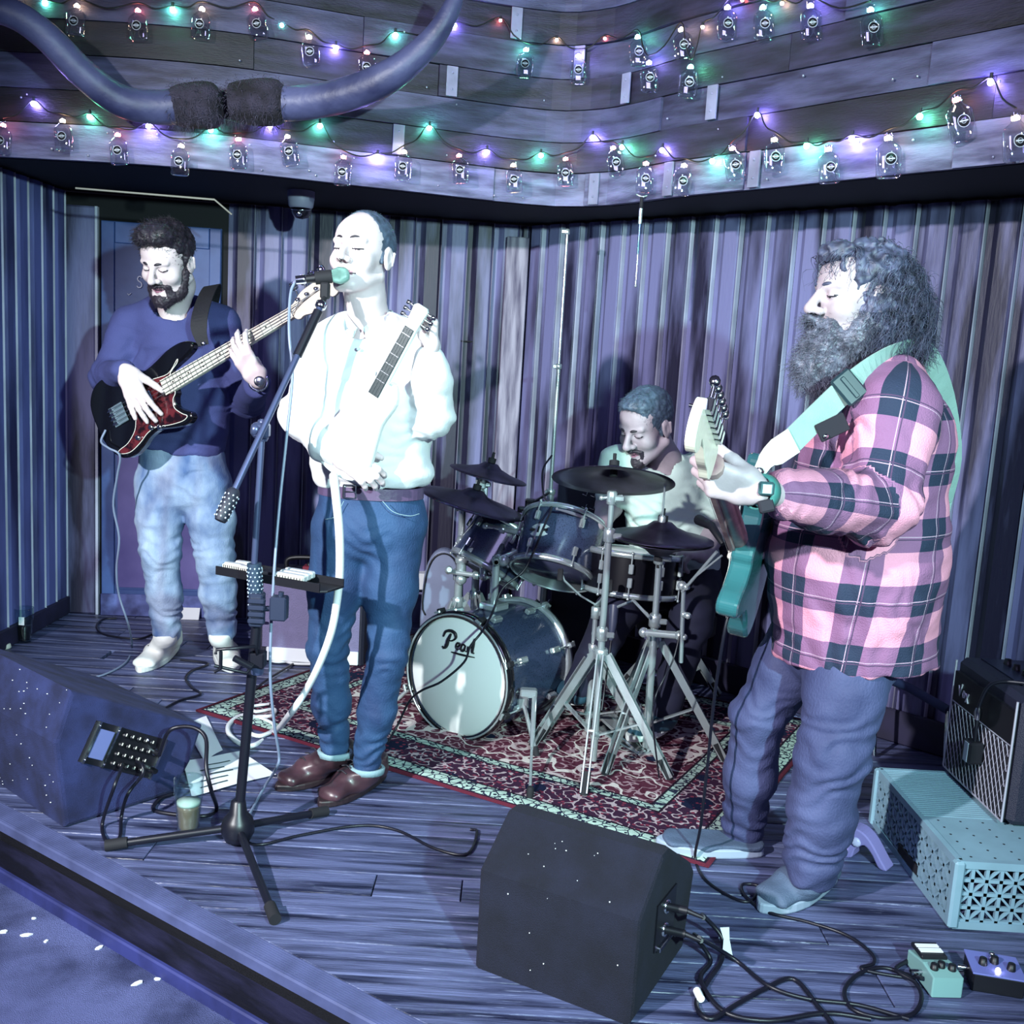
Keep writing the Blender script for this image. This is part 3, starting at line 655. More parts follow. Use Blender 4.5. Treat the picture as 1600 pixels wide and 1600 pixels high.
def shoe(name, heel, toe, ankle, parent, m_up, m_sole, w=.046, h=.06, sole=.022, laces=None, toe_r=.034):
    heel, toe, ankle = A_(heel), A_(toe), A_(ankle); d = toe-heel; d[2] = 0; L = np.linalg.norm(d); d /= L; sd = np.array([d[1], -d[0], 0])
    lo = np.minimum(np.minimum(heel, toe), ankle)-.09; hi = np.maximum(np.maximum(heel, toe), ankle)+.09; lo[2] = heel[2]-.02
    S = SDF(lo, hi, .0045); z0 = heel[2]; Z = np.array([0, 0, 1.])
    a = heel+d*.035; b = toe-d*.042; mid = heel+d*L*.55
    S.rc(a+Z*.045, a+Z*.075, .034, .036, .02); S.ec(a+Z*.035, mid+Z*.035, (.034, .032), (w*.92, .034), sd, .03); S.ec(mid+Z*.034, b+Z*.03, (w*.95, .034), (w*.9, .026), sd, .03)
    S.rc(ankle+Z*.0, a+d*.03+Z*.06, .042, .04, .03); S.rc(ankle+d*.01, mid+d*.02+Z*.052, .036, .03, .035)
    S.half((0, 0, z0+sole*.7), (0, 0, -1), .004); S.half(ankle+Z*.015, (0, 0, 1), .006); S.disp(fold(.05, .0022, 3))
    o = link(name, S.mesh(name), m_up, parent)
    b2 = MB(); N = 36; ol = []
    for i in range(N):
        t = 2*math.pi*i/N; u = math.cos(t); v = math.sin(t); x = L*.5+(L*.5+.004)*u*(1 if u < 0 else 1); wid = (.036+(w+.002-.036)*min(1, max(0, (x/L)/.6)))*(1 if x < L*.72 else math.sqrt(max(0, 1-((x/L-.72)/.3)**2))*.92+.08)
        ol.append((x, np.sign(v)*wid*abs(v)**.55*1.02))
    b2.prism(ol, heel, d, sd, (0, 0, 1), .0, sole, .005, smooth=False); b2.build('sole', m_sole, o)
    if laces:
        l = MB()
        for t in (.54, .61, .68):
            c = heel+d*L*t+Z*(.106-.16*(t-.54)); l.tube([c-sd*.018-Z*.004, c+Z*.002, c+sd*.018-Z*.004], .0025, 5)
        l.build('lace', laces, o)
    return o
def cut_body(lo, hi, fine, hf=.0032, hc=.013): return SDF(lo, hi, hf, fine, hc)
def body_core(S, J, k=1.0):
    """torso, arms, legs of the continuous body (kept thinner than the clothes)"""
    S.ec(J['pelvis'], J['belly'], (.125*k, .085*k), (.12*k, .085*k), J['side'], .05); S.ec(J['belly'], J['chest'], (.12*k, .085*k), (.135*k, .09*k), J['side'], .05)
    S.rc(J['chest'], J['neck'], .075*k, .05, .05)
    for s in 'LR':
        S.rc(J['chest'], J['sh'+s], .06, .045*k, .04); S.rc(J['sh'+s], J['el'+s], .044*k, .036, .03); S.rc(J['el'+s], J['wr'+s], .037, .0255, .02)
        S.rc(J['pelvis'], J['hip'+s], .09*k, .08*k, .05); S.rc(J['hip'+s], J['kn'+s], .075*k, .048, .04); S.rc(J['kn'+s], J['an'+s], .047, .034, .03)
        if 'to'+s in J: S.rc(J['an'+s], J['to'+s], .032, .02, .02)
def fb_(c, r): c = A_(c); return (c-r, c+r)
def hair_shell(H, prims, cuts, h=.004, amp=.004, fr=.012, pad=.16, seed=5, stretch=(1, 1, 1)):
    """hair volume: prims / cuts are ('e', centre, radii) or ('c', a, b, r1, r2) in head coordinates"""
    S = SDF(H.c-pad*H.k, H.c+pad*H.k, h)
    for lst, mode in ((prims, 'add'), (cuts, 'sub')):
        for p in lst:
            if p[0] == 'e': S.ell(H.w(*p[1]), [q*H.k for q in p[2]], H.M, .012, mode)
            elif p[0] == 'h': S.half(H.w(*p[1]), H.M@A_(p[2]), .006)
            else: S.rc(H.w(*p[1]), H.w(*p[2]), p[3]*H.k, p[4]*H.k, .014, mode)
    S.disp(lambda X, Y, Z: amp*(noise3(X, Y, Z, tuple(fr*q for q in stretch), seed)+.5*noise3(X, Y, Z, tuple(fr*.4*q for q in stretch), seed+1)))
    return S.arrays()
def np_normals(v, q):
    n = np.cross(v[q[:, 2]]-v[q[:, 0]], v[q[:, 3]]-v[q[:, 1]]); out = np.zeros_like(v)
    for i in range(4): np.add.at(out, q[:, i], n)
    return out/(np.linalg.norm(out, axis=1)[:, None]+1e-12)
def hair_obj(name, shell, m, parent, n, length, width, curl=0, freq=2, grav=.2, flow=(0, 0, 0), seed=1, jitter=.35, nw=1.0, H=None, where=None, seg=6, inset=0.004):
    v, q = shell; nn = np_normals(v, q); g = np.random.default_rng(seed); sel = np.arange(len(v))
    if where is not None: sel = sel[where(H.loc(v))]
    i = g.choice(sel, min(n, len(sel)), replace=False); fl_ = np.broadcast_to(A_(flow), (len(i), 3))
    dr = nn[i]*nw+fl_; dr = dr/np.linalg.norm(dr, axis=1)[:, None]
    sv, sq = strands(v[i]-nn[i]*inset, dr, length, width, curl, freq, grav, seed, seg, jitter)
    v2, q2 = join_np([(v, q), (sv, sq)])
    return link(name, np_mesh(name, v2, q2), m, parent)

# ================================================================= the singer
T0_ = time.time()
m_shirt = mat('white_shirt', '#e2e4e6', .8, bump=.08, bscale=120, var=.04, vscale=6)
m_denim = mat('dark_denim', '#2c4c74', .75, bump=.25, bscale=220, col2='#1b3058', vscale=7, lo=.3, hi=.6, vstretch=(1, 1, .6))
m_cuffs = mat('denim_inside', '#8aa6ae', .8, bump=.2, bscale=200)
m_belt = mat('belt_leather', '#5b4a68', .4, bump=.1, bscale=80)
m_chrome = mat('chrome', '#c9ced4', .16, 1.0)
m_brown = mat('brown_leather', '#4e343c', .36, bump=.06, bscale=70, col2='#2c1b22', vscale=9, coat=.1)
m_brown_sole = mat('brown_sole', '#2a1d22', .5)
m_greyhair = mat('short_grey_hair', '#4f5f74', .55, var=.5, vscale=60)
m_browhair = mat('brow_hair', '#2c2830', .6)
sg = thing('person', 'man in a white shirt and dark jeans singing at the boom microphone', 'person', (-.52, 3.0, 0))
H = Head((-0.469,3,1.641), (-.37, -.92, .13), (.01, .0, 1), 1.01)
J = dict(pelvis=(-0.423,3.04,0.895), belly=(-0.43,3.04,1.088), chest=(-0.445,3.06,1.313), neck=(-0.452,3.06,1.453), side=(1, .1, 0),
    shR=(-0.578,3.03,1.365), elR=(-0.624,2.99,1.165), wrR=(-0.501,2.86,1.085), shL=(-0.323,3.07,1.396), elL=(-0.243,2.94,1.196), wrL=(-0.253,2.87,1.375),
    hipR=(-0.507,3.04,0.831), knR=(-0.537,3.02,0.476), anR=(-0.516,3.1,0.128), hipL=(-0.355,3.06,0.837), knL=(-0.351,3,0.483), anL=(-0.406,3.05,0.102))
S = cut_body((-1.0, 2.6, -.0), (-.1, 3.35, 1.82), [fb_(H.c, .15), fb_(J['wrL'], .12), fb_(J['wrR'], .13)])
body_core(S, J, .95); head_sdf(S, H, J['neck'], .93, .95, 1, .002)
hand_sdf(S, J['wrL'], (-.03, -.12, 1), (-.85, -.5, .05), (-.3, -1, .3), ((55, 75, 50), (62, 80, 50), (66, 80, 50), (70, 80, 50)), 1.0, 3, thumb_dir=(-.55, -.5, .65), thumb_curl=15)
hand_sdf(S, J['wrR'], (.75, -.35, -.35), (0, .8, -.4), (.4, -.3, 1), ((30, 40, 30),)*4, 1.0, 4)
me = S.mesh('body'); paint_face(me, H, .002, .029)
bd = link('body', me, None, sg); [me.materials.append(x) for x in (m_skin, m_lip, m_lash)]
eyebrows(H, sg, m_browhair, .0034, .002, .006)
sh = hair_shell(H, [('e', (0, -.014, .038), (.079, .100, .090)), ('c', (-.072, .0, .0), (-.07, .01, -.02), .01, .006), ('c', (.072, .0, .0), (.07, .01, -.02), .01, .006)],
    [('e', (0, .078, .058), (.063, .075, .062)), ('e', (0, .09, -.03), (.067, .075, .085)), ('h', (0, -.03, -.045), (0, .35, -1)), ('e', (.088, -.004, -.012), (.014, .02, .032)), ('e', (-.088, -.004, -.012), (.014, .02, .032))], .004, .0015, .008)
hair_obj('hair', sh, m_greyhair, sg, 1800, .008, .0007, 0, 1, .1, H.F*.3, 3, .4)
# shirt
S = SDF((-.95, 2.68, .80), (-.12, 3.32, 1.58), .0075)
S.ec((-0.422,3.03,1.022), (-0.434,3.04,1.201), (.172, .118), (.185, .13), J['side'], .04); S.ec((-0.434,3.04,1.201), (-0.448,3.06,1.347), (.185, .13), (.175, .118), J['side'], .06)
S.rc((-0.448,3.06,1.347), (-0.453,3.06,1.407), .115, .075, .05)
for a, b in ((J['shR'], J['elR']),): S.rc((-0.518,3.05,1.393), a, .085, .068, .04); S.rc(a, (-0.624,2.99,1.174), .068, .066, .03); S.rc((-0.626,2.99,1.174), (-0.541,2.9,1.108), .064, .052, .025); S.rc((-0.541,2.9,1.108), (-0.505,2.865,1.088), .05, .04, .02)
S.rc((-0.384,3.06,1.401), J['shL'], .085, .070, .04); S.rc(J['shL'], (-0.249,2.96,1.198), .069, .066, .03); S.rc((-0.244,2.945,1.203), (-0.247,2.88,1.319), .062, .053, .025); S.rc((-0.247,2.885,1.31), (-0.252,2.87,1.359), .05, .041, .02)
S.ell((-0.42,3.03,1.022), (.178, .125, .045), None, .03)
S.half((-0.424,3.03,0.979), (.04, 0, -1), .006); S.rc((-0.457,3,1.46), (-0.45,3.05,1.429), .062, .056, .01, 'sub')
S.disp(fold(.10, .006, 11)); S.disp(crease([((-0.624,2.99,1.165), (.4, 0, 1), .10, 1), ((-0.244,2.95,1.199), (.2, 0, 1), .10, 1), ((-0.422,3,1.025), (.15, 0, 1), .17, .9), ((-0.32,3,1.285), (.7, 0, .7), .10, .9), ((-0.544,3,1.29), (-.6, 0, .7), .09, .8)], 12, .042, .006))
shirt = link('shirt', S.mesh('shirt'), m_shirt, sg)
# collar, buttons
nk = A_(J['neck']); F2 = nrm((-.25, -1, 0)); R2 = np.array([F2[1], -F2[0], 0])*-1
nk = A_((-0.451,3.055,1.44)); X2 = np.array([.9, -.2, 0]); Y2 = np.array([-.2, -.98, 0]); Z2 = np.array([0, 0, 1.])
for sx in (-1, 1):
    b = MB(); pts = []; sd = []; ww = []
    for t in np.linspace(0, 1, 14):
        an = math.pi*(1-.93*t); pts.append(nk+X2*(sx*.073*math.sin(an))+Y2*(.068*math.cos(an)+.012*t)+Z2*(.034-.052*t**2.2)); sd.append((0, 0, 1)); ww.append(.05 if t < .8 else .05-.10*(t-.8))
    b.ribbon(pts, ww, .005, 0, sd)
    tip = A_(pts[-1]); b.add([tip+[0, -.004, .02], tip+[sx*.045, .006, -.004], tip+[sx*.03, -.012, -.052], tip+[sx*.004, -.012, -.012]], [(0, 1, 2, 3)] if sx > 0 else [(3, 2, 1, 0)]); b.build('collar', m_shirt, shirt)
for t in (.0, .085, .17, .255, .34):
    b = MB(); p = V((-0.46,2.925,1.377))+V(.012*t, 0, -t); b.lathe([(.0055, 0), (.0055, .003), (.001, .003)], p, (-.2, -1, 0), 10); b.build('button', m_cuffs, shirt)
# belt and jeans
S = SDF((-.85, 2.85, .0), (-.18, 3.28, 1.03), .0075)
S.ec((-0.424,3.03,0.964), (-0.42,3.03,0.867), (.150, .106), (.165, .118), J['side'], .03)
for s, sx in (('R', -1), ('L', 1)):
    hp, kn, an = J['hip'+s], J['kn'+s], J['an'+s]; mid = (A_(hp)+A_(kn))/2; cf_ = (A_(kn)*.45+A_(an)*.55)
    S.ec(hp, mid, (.092, .112), (.080, .09), J['side'], .03); S.ec(mid, kn, (.080, .09), (.058, .066), J['side'], .03); S.ec(kn, cf_, (.058, .066), (.057, .062), J['side'], .03); S.ec(cf_, an, (.057, .062), (.044, .052), J['side'], .03)
S.half((-0.424,3.03,0.974), (0, 0, 1), .004)
for s in 'RL': pass
S.disp(fold(.09, .005, 21, (1, 1, .6))); S.disp(crease([(J['knR'], (.2, 0, 1), .13, .8), (J['knL'], (-.2, 0, 1), .13, .8), (A_(J['anR'])+[0, 0, .08], (.15, 0, 1), .13, 1.2), (A_(J['anL'])+[0, 0, .08], (-.15, 0, 1), .13, 1.2), ((-0.421,2.95,0.814), (.3, 0, 1), .10, .8)], 22, .05, .0055))
jn = link('jeans', S.mesh('jeans'), m_denim, sg)
for s in 'RL':
    an = A_(J['an'+s]); b = MB(); b.lathe([(.046, -.016), (.055, -.016), (.057, 0), (.055, .003), (.046, .003)], an+[0, 0, -.018], (.02, .1, 1), 20, close=True); o = b.build('turn_up', m_cuffs, jn); o['label'] = 'pale turned-up trouser cuff'
b = MB()                                                            # seams and pocket lines
b.tube(spline([(-0.372,2.902,0.95), (-0.339,2.9,0.921), (-0.294,2.915,0.91), (-0.269,2.94,0.914)], 6), .0012, 4); b.build('pocket_stitching', m_cuffs, jn); b = MB()
b.tube(spline([(-0.539,2.925,0.883), (-0.506,2.912,0.898), (-0.484,2.907,0.943)], 6), .0012, 4)
b.build('pocket_stitching', m_cuffs, jn)
b = MB(); c = A_((-0.424,3.03,0.964)); ring = [c+np.array([.155*math.sin(t), -.111*math.cos(t)+.0, 0]) for t in np.linspace(-3.14, 3.14, 48)]
b.ribbon(ring, .034, .006, 0, (0, 0, 1)); bt_ = b.build('belt', m_belt, sg); bt_['label'] = 'purple brown leather belt'
b = MB(); p = V((-0.47,2.918,0.97)); b.box(p-V(.018, 0, 0), (.002, .003, .02), bev=.001); b.box(p+V(.018, 0, 0), (.002, .003, .02), bev=.001); b.box(p-V(0, 0, .019), (.018, .003, .002), bev=.001); b.box(p+V(0, 0, .019), (.018, .003, .002), bev=.001); b.box(p, (.016, .002, .0015)); o = b.build('buckle', m_chrome, bt_)
shoe('shoe', (-0.474,3.235,0), (-0.682,3.022,0), A_(J['anR'])+[.0, 0, -.03], sg, m_brown, m_brown_sole, .050, laces=m_browhair)
shoe('shoe', (-0.372,3.186,0), (-0.527,2.924,0), A_(J['anL'])+[.0, 0, -.03], sg, m_brown, m_brown_sole, .050, laces=m_browhair)
print('singer', time.time()-T0_)

# ================================================================= the bass player
m_sweat = mat('navy_sweater', '#40467c', .85, bump=.3, bscale=260, var=.15, vscale=6)
m_ldenim = mat('washed_denim', '#a4b6d0', .8, bump=.25, bscale=220, col2='#4a6492', vscale=9, lo=.3, hi=.66, vstretch=(1, 1, .5))
m_wshoe = mat('white_shoe', '#e4e6e2', .6, var=.06, vscale=12)
m_dkhair = mat('dark_brown_hair', '#2a2530', .5, var=.5, vscale=40)
m_beard = mat('trimmed_beard', '#2e2632', .6, var=.4, vscale=60)
bs = thing('person', 'bearded man in a navy sweater and washed jeans playing a bass guitar', 'person', (-1.35, 4.15, 0))
H = Head((-1.375,4.02,1.665), (-.24, -.84, -.42), (-.05, -.40, 1), 1.12)
J = dict(pelvis=(-1.361,4.17,0.841), belly=(-1.369,4.17,1.089), chest=(-1.38,4.15,1.346), neck=(-1.388,4.13,1.501), side=(1, -.05, 0),
    shR=(-1.563,4.15,1.416), elR=(-1.641,4.1,1.199), wrR=(-1.47,3.84,1.247), shL=(-1.215,4.17,1.437), elL=(-1.098,4.18,1.144), wrL=(-0.937,3.7,1.239),
    hipR=(-1.447,4.17,0.769), knR=(-1.437,4.13,0.509), anR=(-1.426,4.2,0.151), hipL=(-1.258,4.18,0.779), knL=(-1.216,4.15,0.505), anL=(-1.204,4.22,0.159))
S = cut_body((-1.95, 3.55, .0), (-.85, 4.5, 1.9), [fb_(H.c, .16), fb_(J['wrR'], .16), fb_(J['wrL'], .16)])
body_core(S, J); head_sdf(S, H, J['neck'], 1.08, 1.0, 1.1)
hand_sdf(S, J['wrR'], (.42, -.22, -.82), (.12, .95, .05), (1, -.3, .4), ((16, 12, 8), (14, 14, 8), (14, 14, 8), (6, 8, 6)), 1.18, 9, thumb_dir=(.85, .05, -.42), thumb_curl=5)
hand_sdf(S, J['wrL'], (-.50, -.16, .78), (.05, .95, .2), (.6, .2, .4), ((16, 30, 24), (14, 32, 24), (16, 34, 24), (20, 34, 24)), 1.12, 8, thumb_dir=(-.35, .9, .35), thumb_curl=5)
me = S.mesh('body'); paint_face(me, H, 0, .024)
link('body', me, None, bs); [me.materials.append(x) for x in (m_skin, m_lip, m_lash)]
eyebrows(H, bs, m_dkhair, .005, -.002, .003)
sh = hair_shell(H, [('e', (0, -.02, .045), (.080, .102, .092)), ('e', (.0, .035, .105), (.066, .062, .040)), ('e', (.035, .055, .098), (.038, .04, .032)), ('c', (-.074, .0, .02), (-.073, .008, -.03), .012, .007), ('c', (.074, .0, .02), (.073, .008, -.03), .012, .007)],
    [('e', (0, .103, .028), (.071, .060, .056)), ('e', (0, .09, -.04), (.066, .07, .085)), ('h', (0, -.03, -.06), (0, .35, -1)), ('e', (.088, -.006, -.012), (.014, .022, .034)), ('e', (-.088, -.006, -.012), (.014, .022, .034))], .004, .006, .018, seed=8, stretch=(1, 1.6, 1))
hair_obj('hair', sh, m_dkhair, bs, 2600, .022, .0011, .003, 1, .0, (H.F*.7+H.R*.35)*1.0, 4, .35, .6, seg=4)
sh = hair_shell(H, [('c', (-.066, .012, -.03), (-.05, .03, -.085), .016, .022), ('c', (.066, .012, -.03), (.05, .03, -.085), .016, .022), ('c', (-.045, .04, -.092), (0, .078, -.112), .026, .028), ('c', (.045, .04, -.092), (0, .078, -.112), .026, .028), ('c', (-.026, .082, -.058), (0, .099, -.050), .0075, .008), ('c', (.026, .082, -.058), (0, .099, -.050), .0075, .008), ('c', (-.034, .074, -.06), (-.03, .072, -.095), .010, .014), ('c', (.034, .074, -.06), (.03, .072, -.095), .010, .014)],
    [('c', (-.018, .102, -.069), (.018, .102, -.069), .0055, .0055), ('e', (0, .095, -.02), (.055, .04, .028))], .0035, .003, .006, seed=9)
hair_obj('beard', sh, m_beard, bs, 2600, .009, .0007, .001, 1, .3, -H.U*.5+H.F*.2, 6, .5, .8, seg=3)
# sweater
S = SDF((-1.95, 3.75, .70), (-.85, 4.45, 1.62), .008)
S.ec((-1.365,4.17,0.959), (-1.372,4.17,1.141), (.185, .128), (.19, .13), J['side'], .04); S.ec((-1.372,4.17,1.141), (-1.38,4.15,1.371), (.19, .13), (.195, .118), J['side'], .06)
S.rc((-1.38,4.15,1.371), (-1.387,4.13,1.466), .13, .098, .05)
for s, c in (('R', (-1.476,4.15,1.441)), ('L', (-1.295,4.16,1.452))):
    S.rc(c, J['sh'+s], .09, .078, .04); S.rc(J['sh'+s], J['el'+s], .078, .066, .03); S.rc(J['el'+s], (A_(J['wr'+s])*.9+A_(J['el'+s])*.1), .066, .048, .02)
S.rc((-1.382,4.08,1.592), (-1.378,4.1,1.5), .095, .088, .008, 'sub'); S.half(A_(J['wrR'])+nrm(A_(J['wrR'])-A_(J['elR']))*.012, A_(J['wrR'])-A_(J['elR']), .004, A_(J['wrR'])-.07, A_(J['wrR'])+.07)
S.half((-1.364,4.17,0.917), (-.05, 0, -1), .006)
S.disp(fold(.12, .006, 31)); S.disp(crease([(J['elR'], (.4, -.5, .6), .10, 1), (J['elL'], (.2, -.5, 1), .10, 1), ((-1.325,4.05,0.971), (.15, 0, 1), .17, .6), ((-1.495,4.1,1.288), (-.7, 0, .7), .10, .9), ((-1.215,4.1,1.28), (.7, 0, .7), .10, .7)], 32, .045, .005))
sw = link('sweater', S.mesh('sweater'), m_sweat, bs)
# jeans
S = SDF((-1.75, 3.9, .0), (-1.0, 4.5, 1.05), .0075)
S.ec((-1.364,4.17,0.901), (-1.358,4.17,0.788), (.175, .12), (.185, .128), J['side'], .03)
for s in 'RL':
    hp, kn, an = J['hip'+s], J['kn'+s], J['an'+s]; mid = (A_(hp)+A_(kn))/2; cf_ = (A_(kn)*.5+A_(an)*.5)
    S.ec(hp, mid, (.100, .118), (.094, .10), J['side'], .03); S.ec(mid, kn, (.094, .10), (.076, .08), J['side'], .03); S.ec(kn, cf_, (.076, .08), (.072, .075), J['side'], .03); S.ec(cf_, an, (.072, .075), (.058, .064), J['side'], .03)
S.disp(fold(.09, .006, 41, (1, 1, .6))); S.disp(crease([(J['knR'], (.2, 0, 1), .14, .9), (J['knL'], (-.2, 0, 1), .14, .9), (A_(J['anR'])+[0, 0, .07], (.15, 0, 1), .12, 1.4), (A_(J['anL'])+[0, 0, .07], (-.15, 0, 1), .12, 1.4), ((-1.308,4.05,0.818), (.3, 0, 1), .10, .8)], 42, .05, .006))
link('jeans', S.mesh('jeans'), m_ldenim, bs)
shoe('shoe', (-1.479,4.47,0), (-1.496,4.068,0), A_(J['anR'])+[0, -.02, -.02], bs, m_wshoe, m_wshoe, .054, laces=m_dkhair, sole=.026)
shoe('shoe', (-1.305,4.559,0), (-1.134,4.139,0), A_(J['anL'])+[0, -.02, -.02], bs, m_wshoe, m_wshoe, .054, laces=m_dkhair, sole=.026)
d = nrm(A_(J['elL'])-A_(J['wrL'])); b = MB(); c = A_(J['wrL'])+d*.012; b.lathe([(.031, -.009), (.036, -.009), (.036, .009), (.031, .009)], c, d, 20, close=True); b.lathe([(.001, 0), (.019, 0), (.019, .009), (.014, .011), (.001, .011)], c+np.array([.012, -.034, .004]), (.3, -1, .1), 16)
b.build('wristwatch', m_chrome, bs)

# ================================================================= the guitarist
def plaid_mat(name):
    m = bpy.data.materials.new(name); m.use_nodes = True; nt = m.node_tree; bs_ = nt.nodes['Principled BSDF']; bs_.inputs['Roughness'].default_value = .85
    at = nt.nodes.new('ShaderNodeAttribute'); at.attribute_name = 'pat'; sp = nt.nodes.new('ShaderNodeSeparateXYZ'); nt.links.new(at.outputs['Vector'], sp.inputs[0])
    def M(op, a, b=None, c=None):
        n = nt.nodes.new('ShaderNodeMath'); n.operation = op
        for i, q in enumerate((a, b, c)):
            if q is None: continue
            if isinstance(q, (int, float)): n.inputs[i].default_value = q
            else: nt.links.new(q, n.inputs[i])
        return n.outputs[0]
    def band(s): return M('LESS_THAN', M('FRACT', M('DIVIDE', s, .155)), .5)
    def lines(s, o, w): return M('LESS_THAN', M('ABSOLUTE', M('SUBTRACT', M('FRACT', M('ADD', M('DIVIDE', s, .155), o)), .5)), w)
    u, v = sp.outputs[0], sp.outputs[1]; A, B = band(u), band(v)
    def mix(f, a, b):
        n = nt.nodes.new('ShaderNodeMix'); n.data_type = 'RGBA'; nt.links.new(f, n.inputs[0])
        for i, q in ((6, a), (7, b)):
            if isinstance(q, str): n.inputs[i].default_value = (*srgb(q), 1)
            else: nt.links.new(q, n.inputs[i])
        return n.outputs[2]
    row0 = mix(A, '#d98fa8', '#80567a'); row1 = mix(A, '#80567a', '#1b2740'); c = mix(B, row0, row1)
    c = mix(lines(u, .27, .007), c, '#b090a6'); c = mix(lines(v, .27, .007), c, '#b090a6'); c = mix(lines(u, .31, .010), c, '#4a3452'); c = mix(lines(v, .31, .010), c, '#4a3452')
    nt.links.new(c, bs_.inputs['Base Color'])
    tc = nt.nodes.new('ShaderNodeTexCoord'); nz = nt.nodes.new('ShaderNodeTexNoise'); nz.inputs['Scale'].default_value = 260; nt.links.new(tc.outputs['Object'], nz.inputs['Vector'])
    bp = nt.nodes.new('ShaderNodeBump'); bp.inputs['Strength'].default_value = .3; bp.inputs['Distance'].default_value = .01; nt.links.new(nz.outputs['Fac'], bp.inputs['Height']); nt.links.new(bp.outputs[0], bs_.inputs['Normal'])
    return m
m_plaid = plaid_mat('plaid_flannel')
m_gjean = mat('blue_trousers', '#4a5078', .75, bump=.25, bscale=200, col2='#31365c', vscale=6, vstretch=(1, 1, .6))
m_gshoe = mat('slate_shoe', '#51607a', .75, bump=.3, bscale=240, var=.25, vscale=10)
m_gsole = mat('pale_sole', '#98a4b8', .6)
m_curl = mat('dark_curly_hair', '#50546e', .55, var=.7, vscale=34)
m_bushy = mat('bushy_beard', '#6c6e80', .5, var=.55, vscale=26)
m_collar = mat('plum_collar', '#3d2c48', .85, col2='#6b4560', vscale=14)
m_dark = mat('dark_cloth', '#14131f', .85)
gt = thing('person', 'long-haired bearded man in a pink plaid shirt playing guitar in profile', 'person', (.75, 2.6, 0))
H = Head((0.826,2.6,1.574), (-.975, -.22, -.02), (.0, .0, 1), 1.1)
J = dict(pelvis=(0.883,2.62,0.765), belly=(0.891,2.62,0.953), chest=(0.916,2.62,1.221), neck=(0.909,2.62,1.399), side=(0, 1, 0),
    shL=(0.894,2.43,1.311), elL=(0.841,2.34,1.084), wrL=(0.497,2.07,1.139), shR=(0.986,2.8,1.298), elR=(0.968,2.93,0.995), wrR=(0.75,2.76,0.94),
    hipR=(0.824,2.72,0.691), knR=(0.719,2.74,0.431), anR=(0.73,2.84,0.052), hipL=(0.881,2.52,0.749), knL=(0.845,2.47,0.444), anL=(0.838,2.52,0.107))
S = cut_body((.25, 1.95, .0), (1.25, 3.1, 1.8), [fb_(H.c, .16), fb_(J['wrL'], .15), fb_(J['wrR'], .12)])
body_core(S, J, 1.1); head_sdf(S, H, J['neck'], 1.1, 1.12, 1.1)
hand_sdf(S, J['wrL'], (-.93, .02, .20), (-.1, .9, .35), (.15, .3, 1), ((48, 62, 40), (52, 66, 40), (56, 68, 40), (60, 70, 40)), 1.12, 2, thumb_dir=(-.7, .45, .62), thumb_curl=8)
hand_sdf(S, J['wrR'], (-.75, -.2, -.45), (-.4, -.3, .8), (-.2, -1, .2), (25, 35, 25), 1.08, 4)
me = S.mesh('body'); paint_face(me, H, 0, .022)
link('body', me, None, gt); [me.materials.append(x) for x in (mat('skin_fair', '#b4a4aa', .5, var=.18, vscale=16, bump=.05, bscale=160), m_lip, m_lash)]
eyebrows(H, gt, m_curl, .0045, 0, .003)
sh = hair_shell(H, [('e', (0, -.020, .045), (.085, .106, .088)), ('e', (0, -.062, -.01), (.094, .088, .098)), ('e', (0, -.085, -.06), (.09, .066, .058)), ('e', (.068, -.026, -.045), (.034, .050, .075)), ('e', (-.068, -.026, -.045), (.034, .050, .075)), ('e', (0, .055, .094), (.05, .045, .028))],
    [('e', (0, .118, .02), (.09, .062, .062)), ('e', (0, .085, -.07), (.105, .07, .085)), ('c', (0, -.02, -.10), (0, -.06, -.22), .062, .07)], .0042, .012, .019, pad=.26, seed=15)
hair_obj('hair', sh, m_curl, gt, 6500, .058, .0014, .015, 1.3, .5, -H.U*.8-H.F*.45, 14, .28, .35, H=H, where=lambda q: (q[:, 1] < .028) | (q[:, 2] > .095), seg=12, inset=.012)
sh = hair_shell(H, [('c', (-.068, .015, -.05), (-.052, .035, -.10), .022, .032), ('c', (.068, .015, -.05), (.052, .035, -.10), .022, .032), ('e', (0, .068, -.135), (.062, .058, .062)), ('e', (0, .095, -.165), (.045, .042, .048)), ('c', (-.026, .086, -.058), (0, .110, -.050), .011, .013), ('c', (.026, .086, -.058), (0, .110, -.050), .011, .013), ('c', (-.036, .074, -.06), (-.03, .078, -.11), .014, .022), ('c', (.036, .074, -.06), (.03, .078, -.11), .014, .022), ('c', (0, .095, -.09), (0, .11, -.15), .022, .03)],
    [('c', (-.02, .118, -.068), (.02, .118, -.068), .007, .007), ('e', (0, .095, -.018), (.06, .045, .030))], .004, .007, .014, pad=.27, seed=16)
hair_obj('beard', sh, m_bushy, gt, 3600, .034, .0008, .005, 1.3, .3, -H.U*.5+H.F*.35, 17, .45, .8, seg=7, inset=.008)
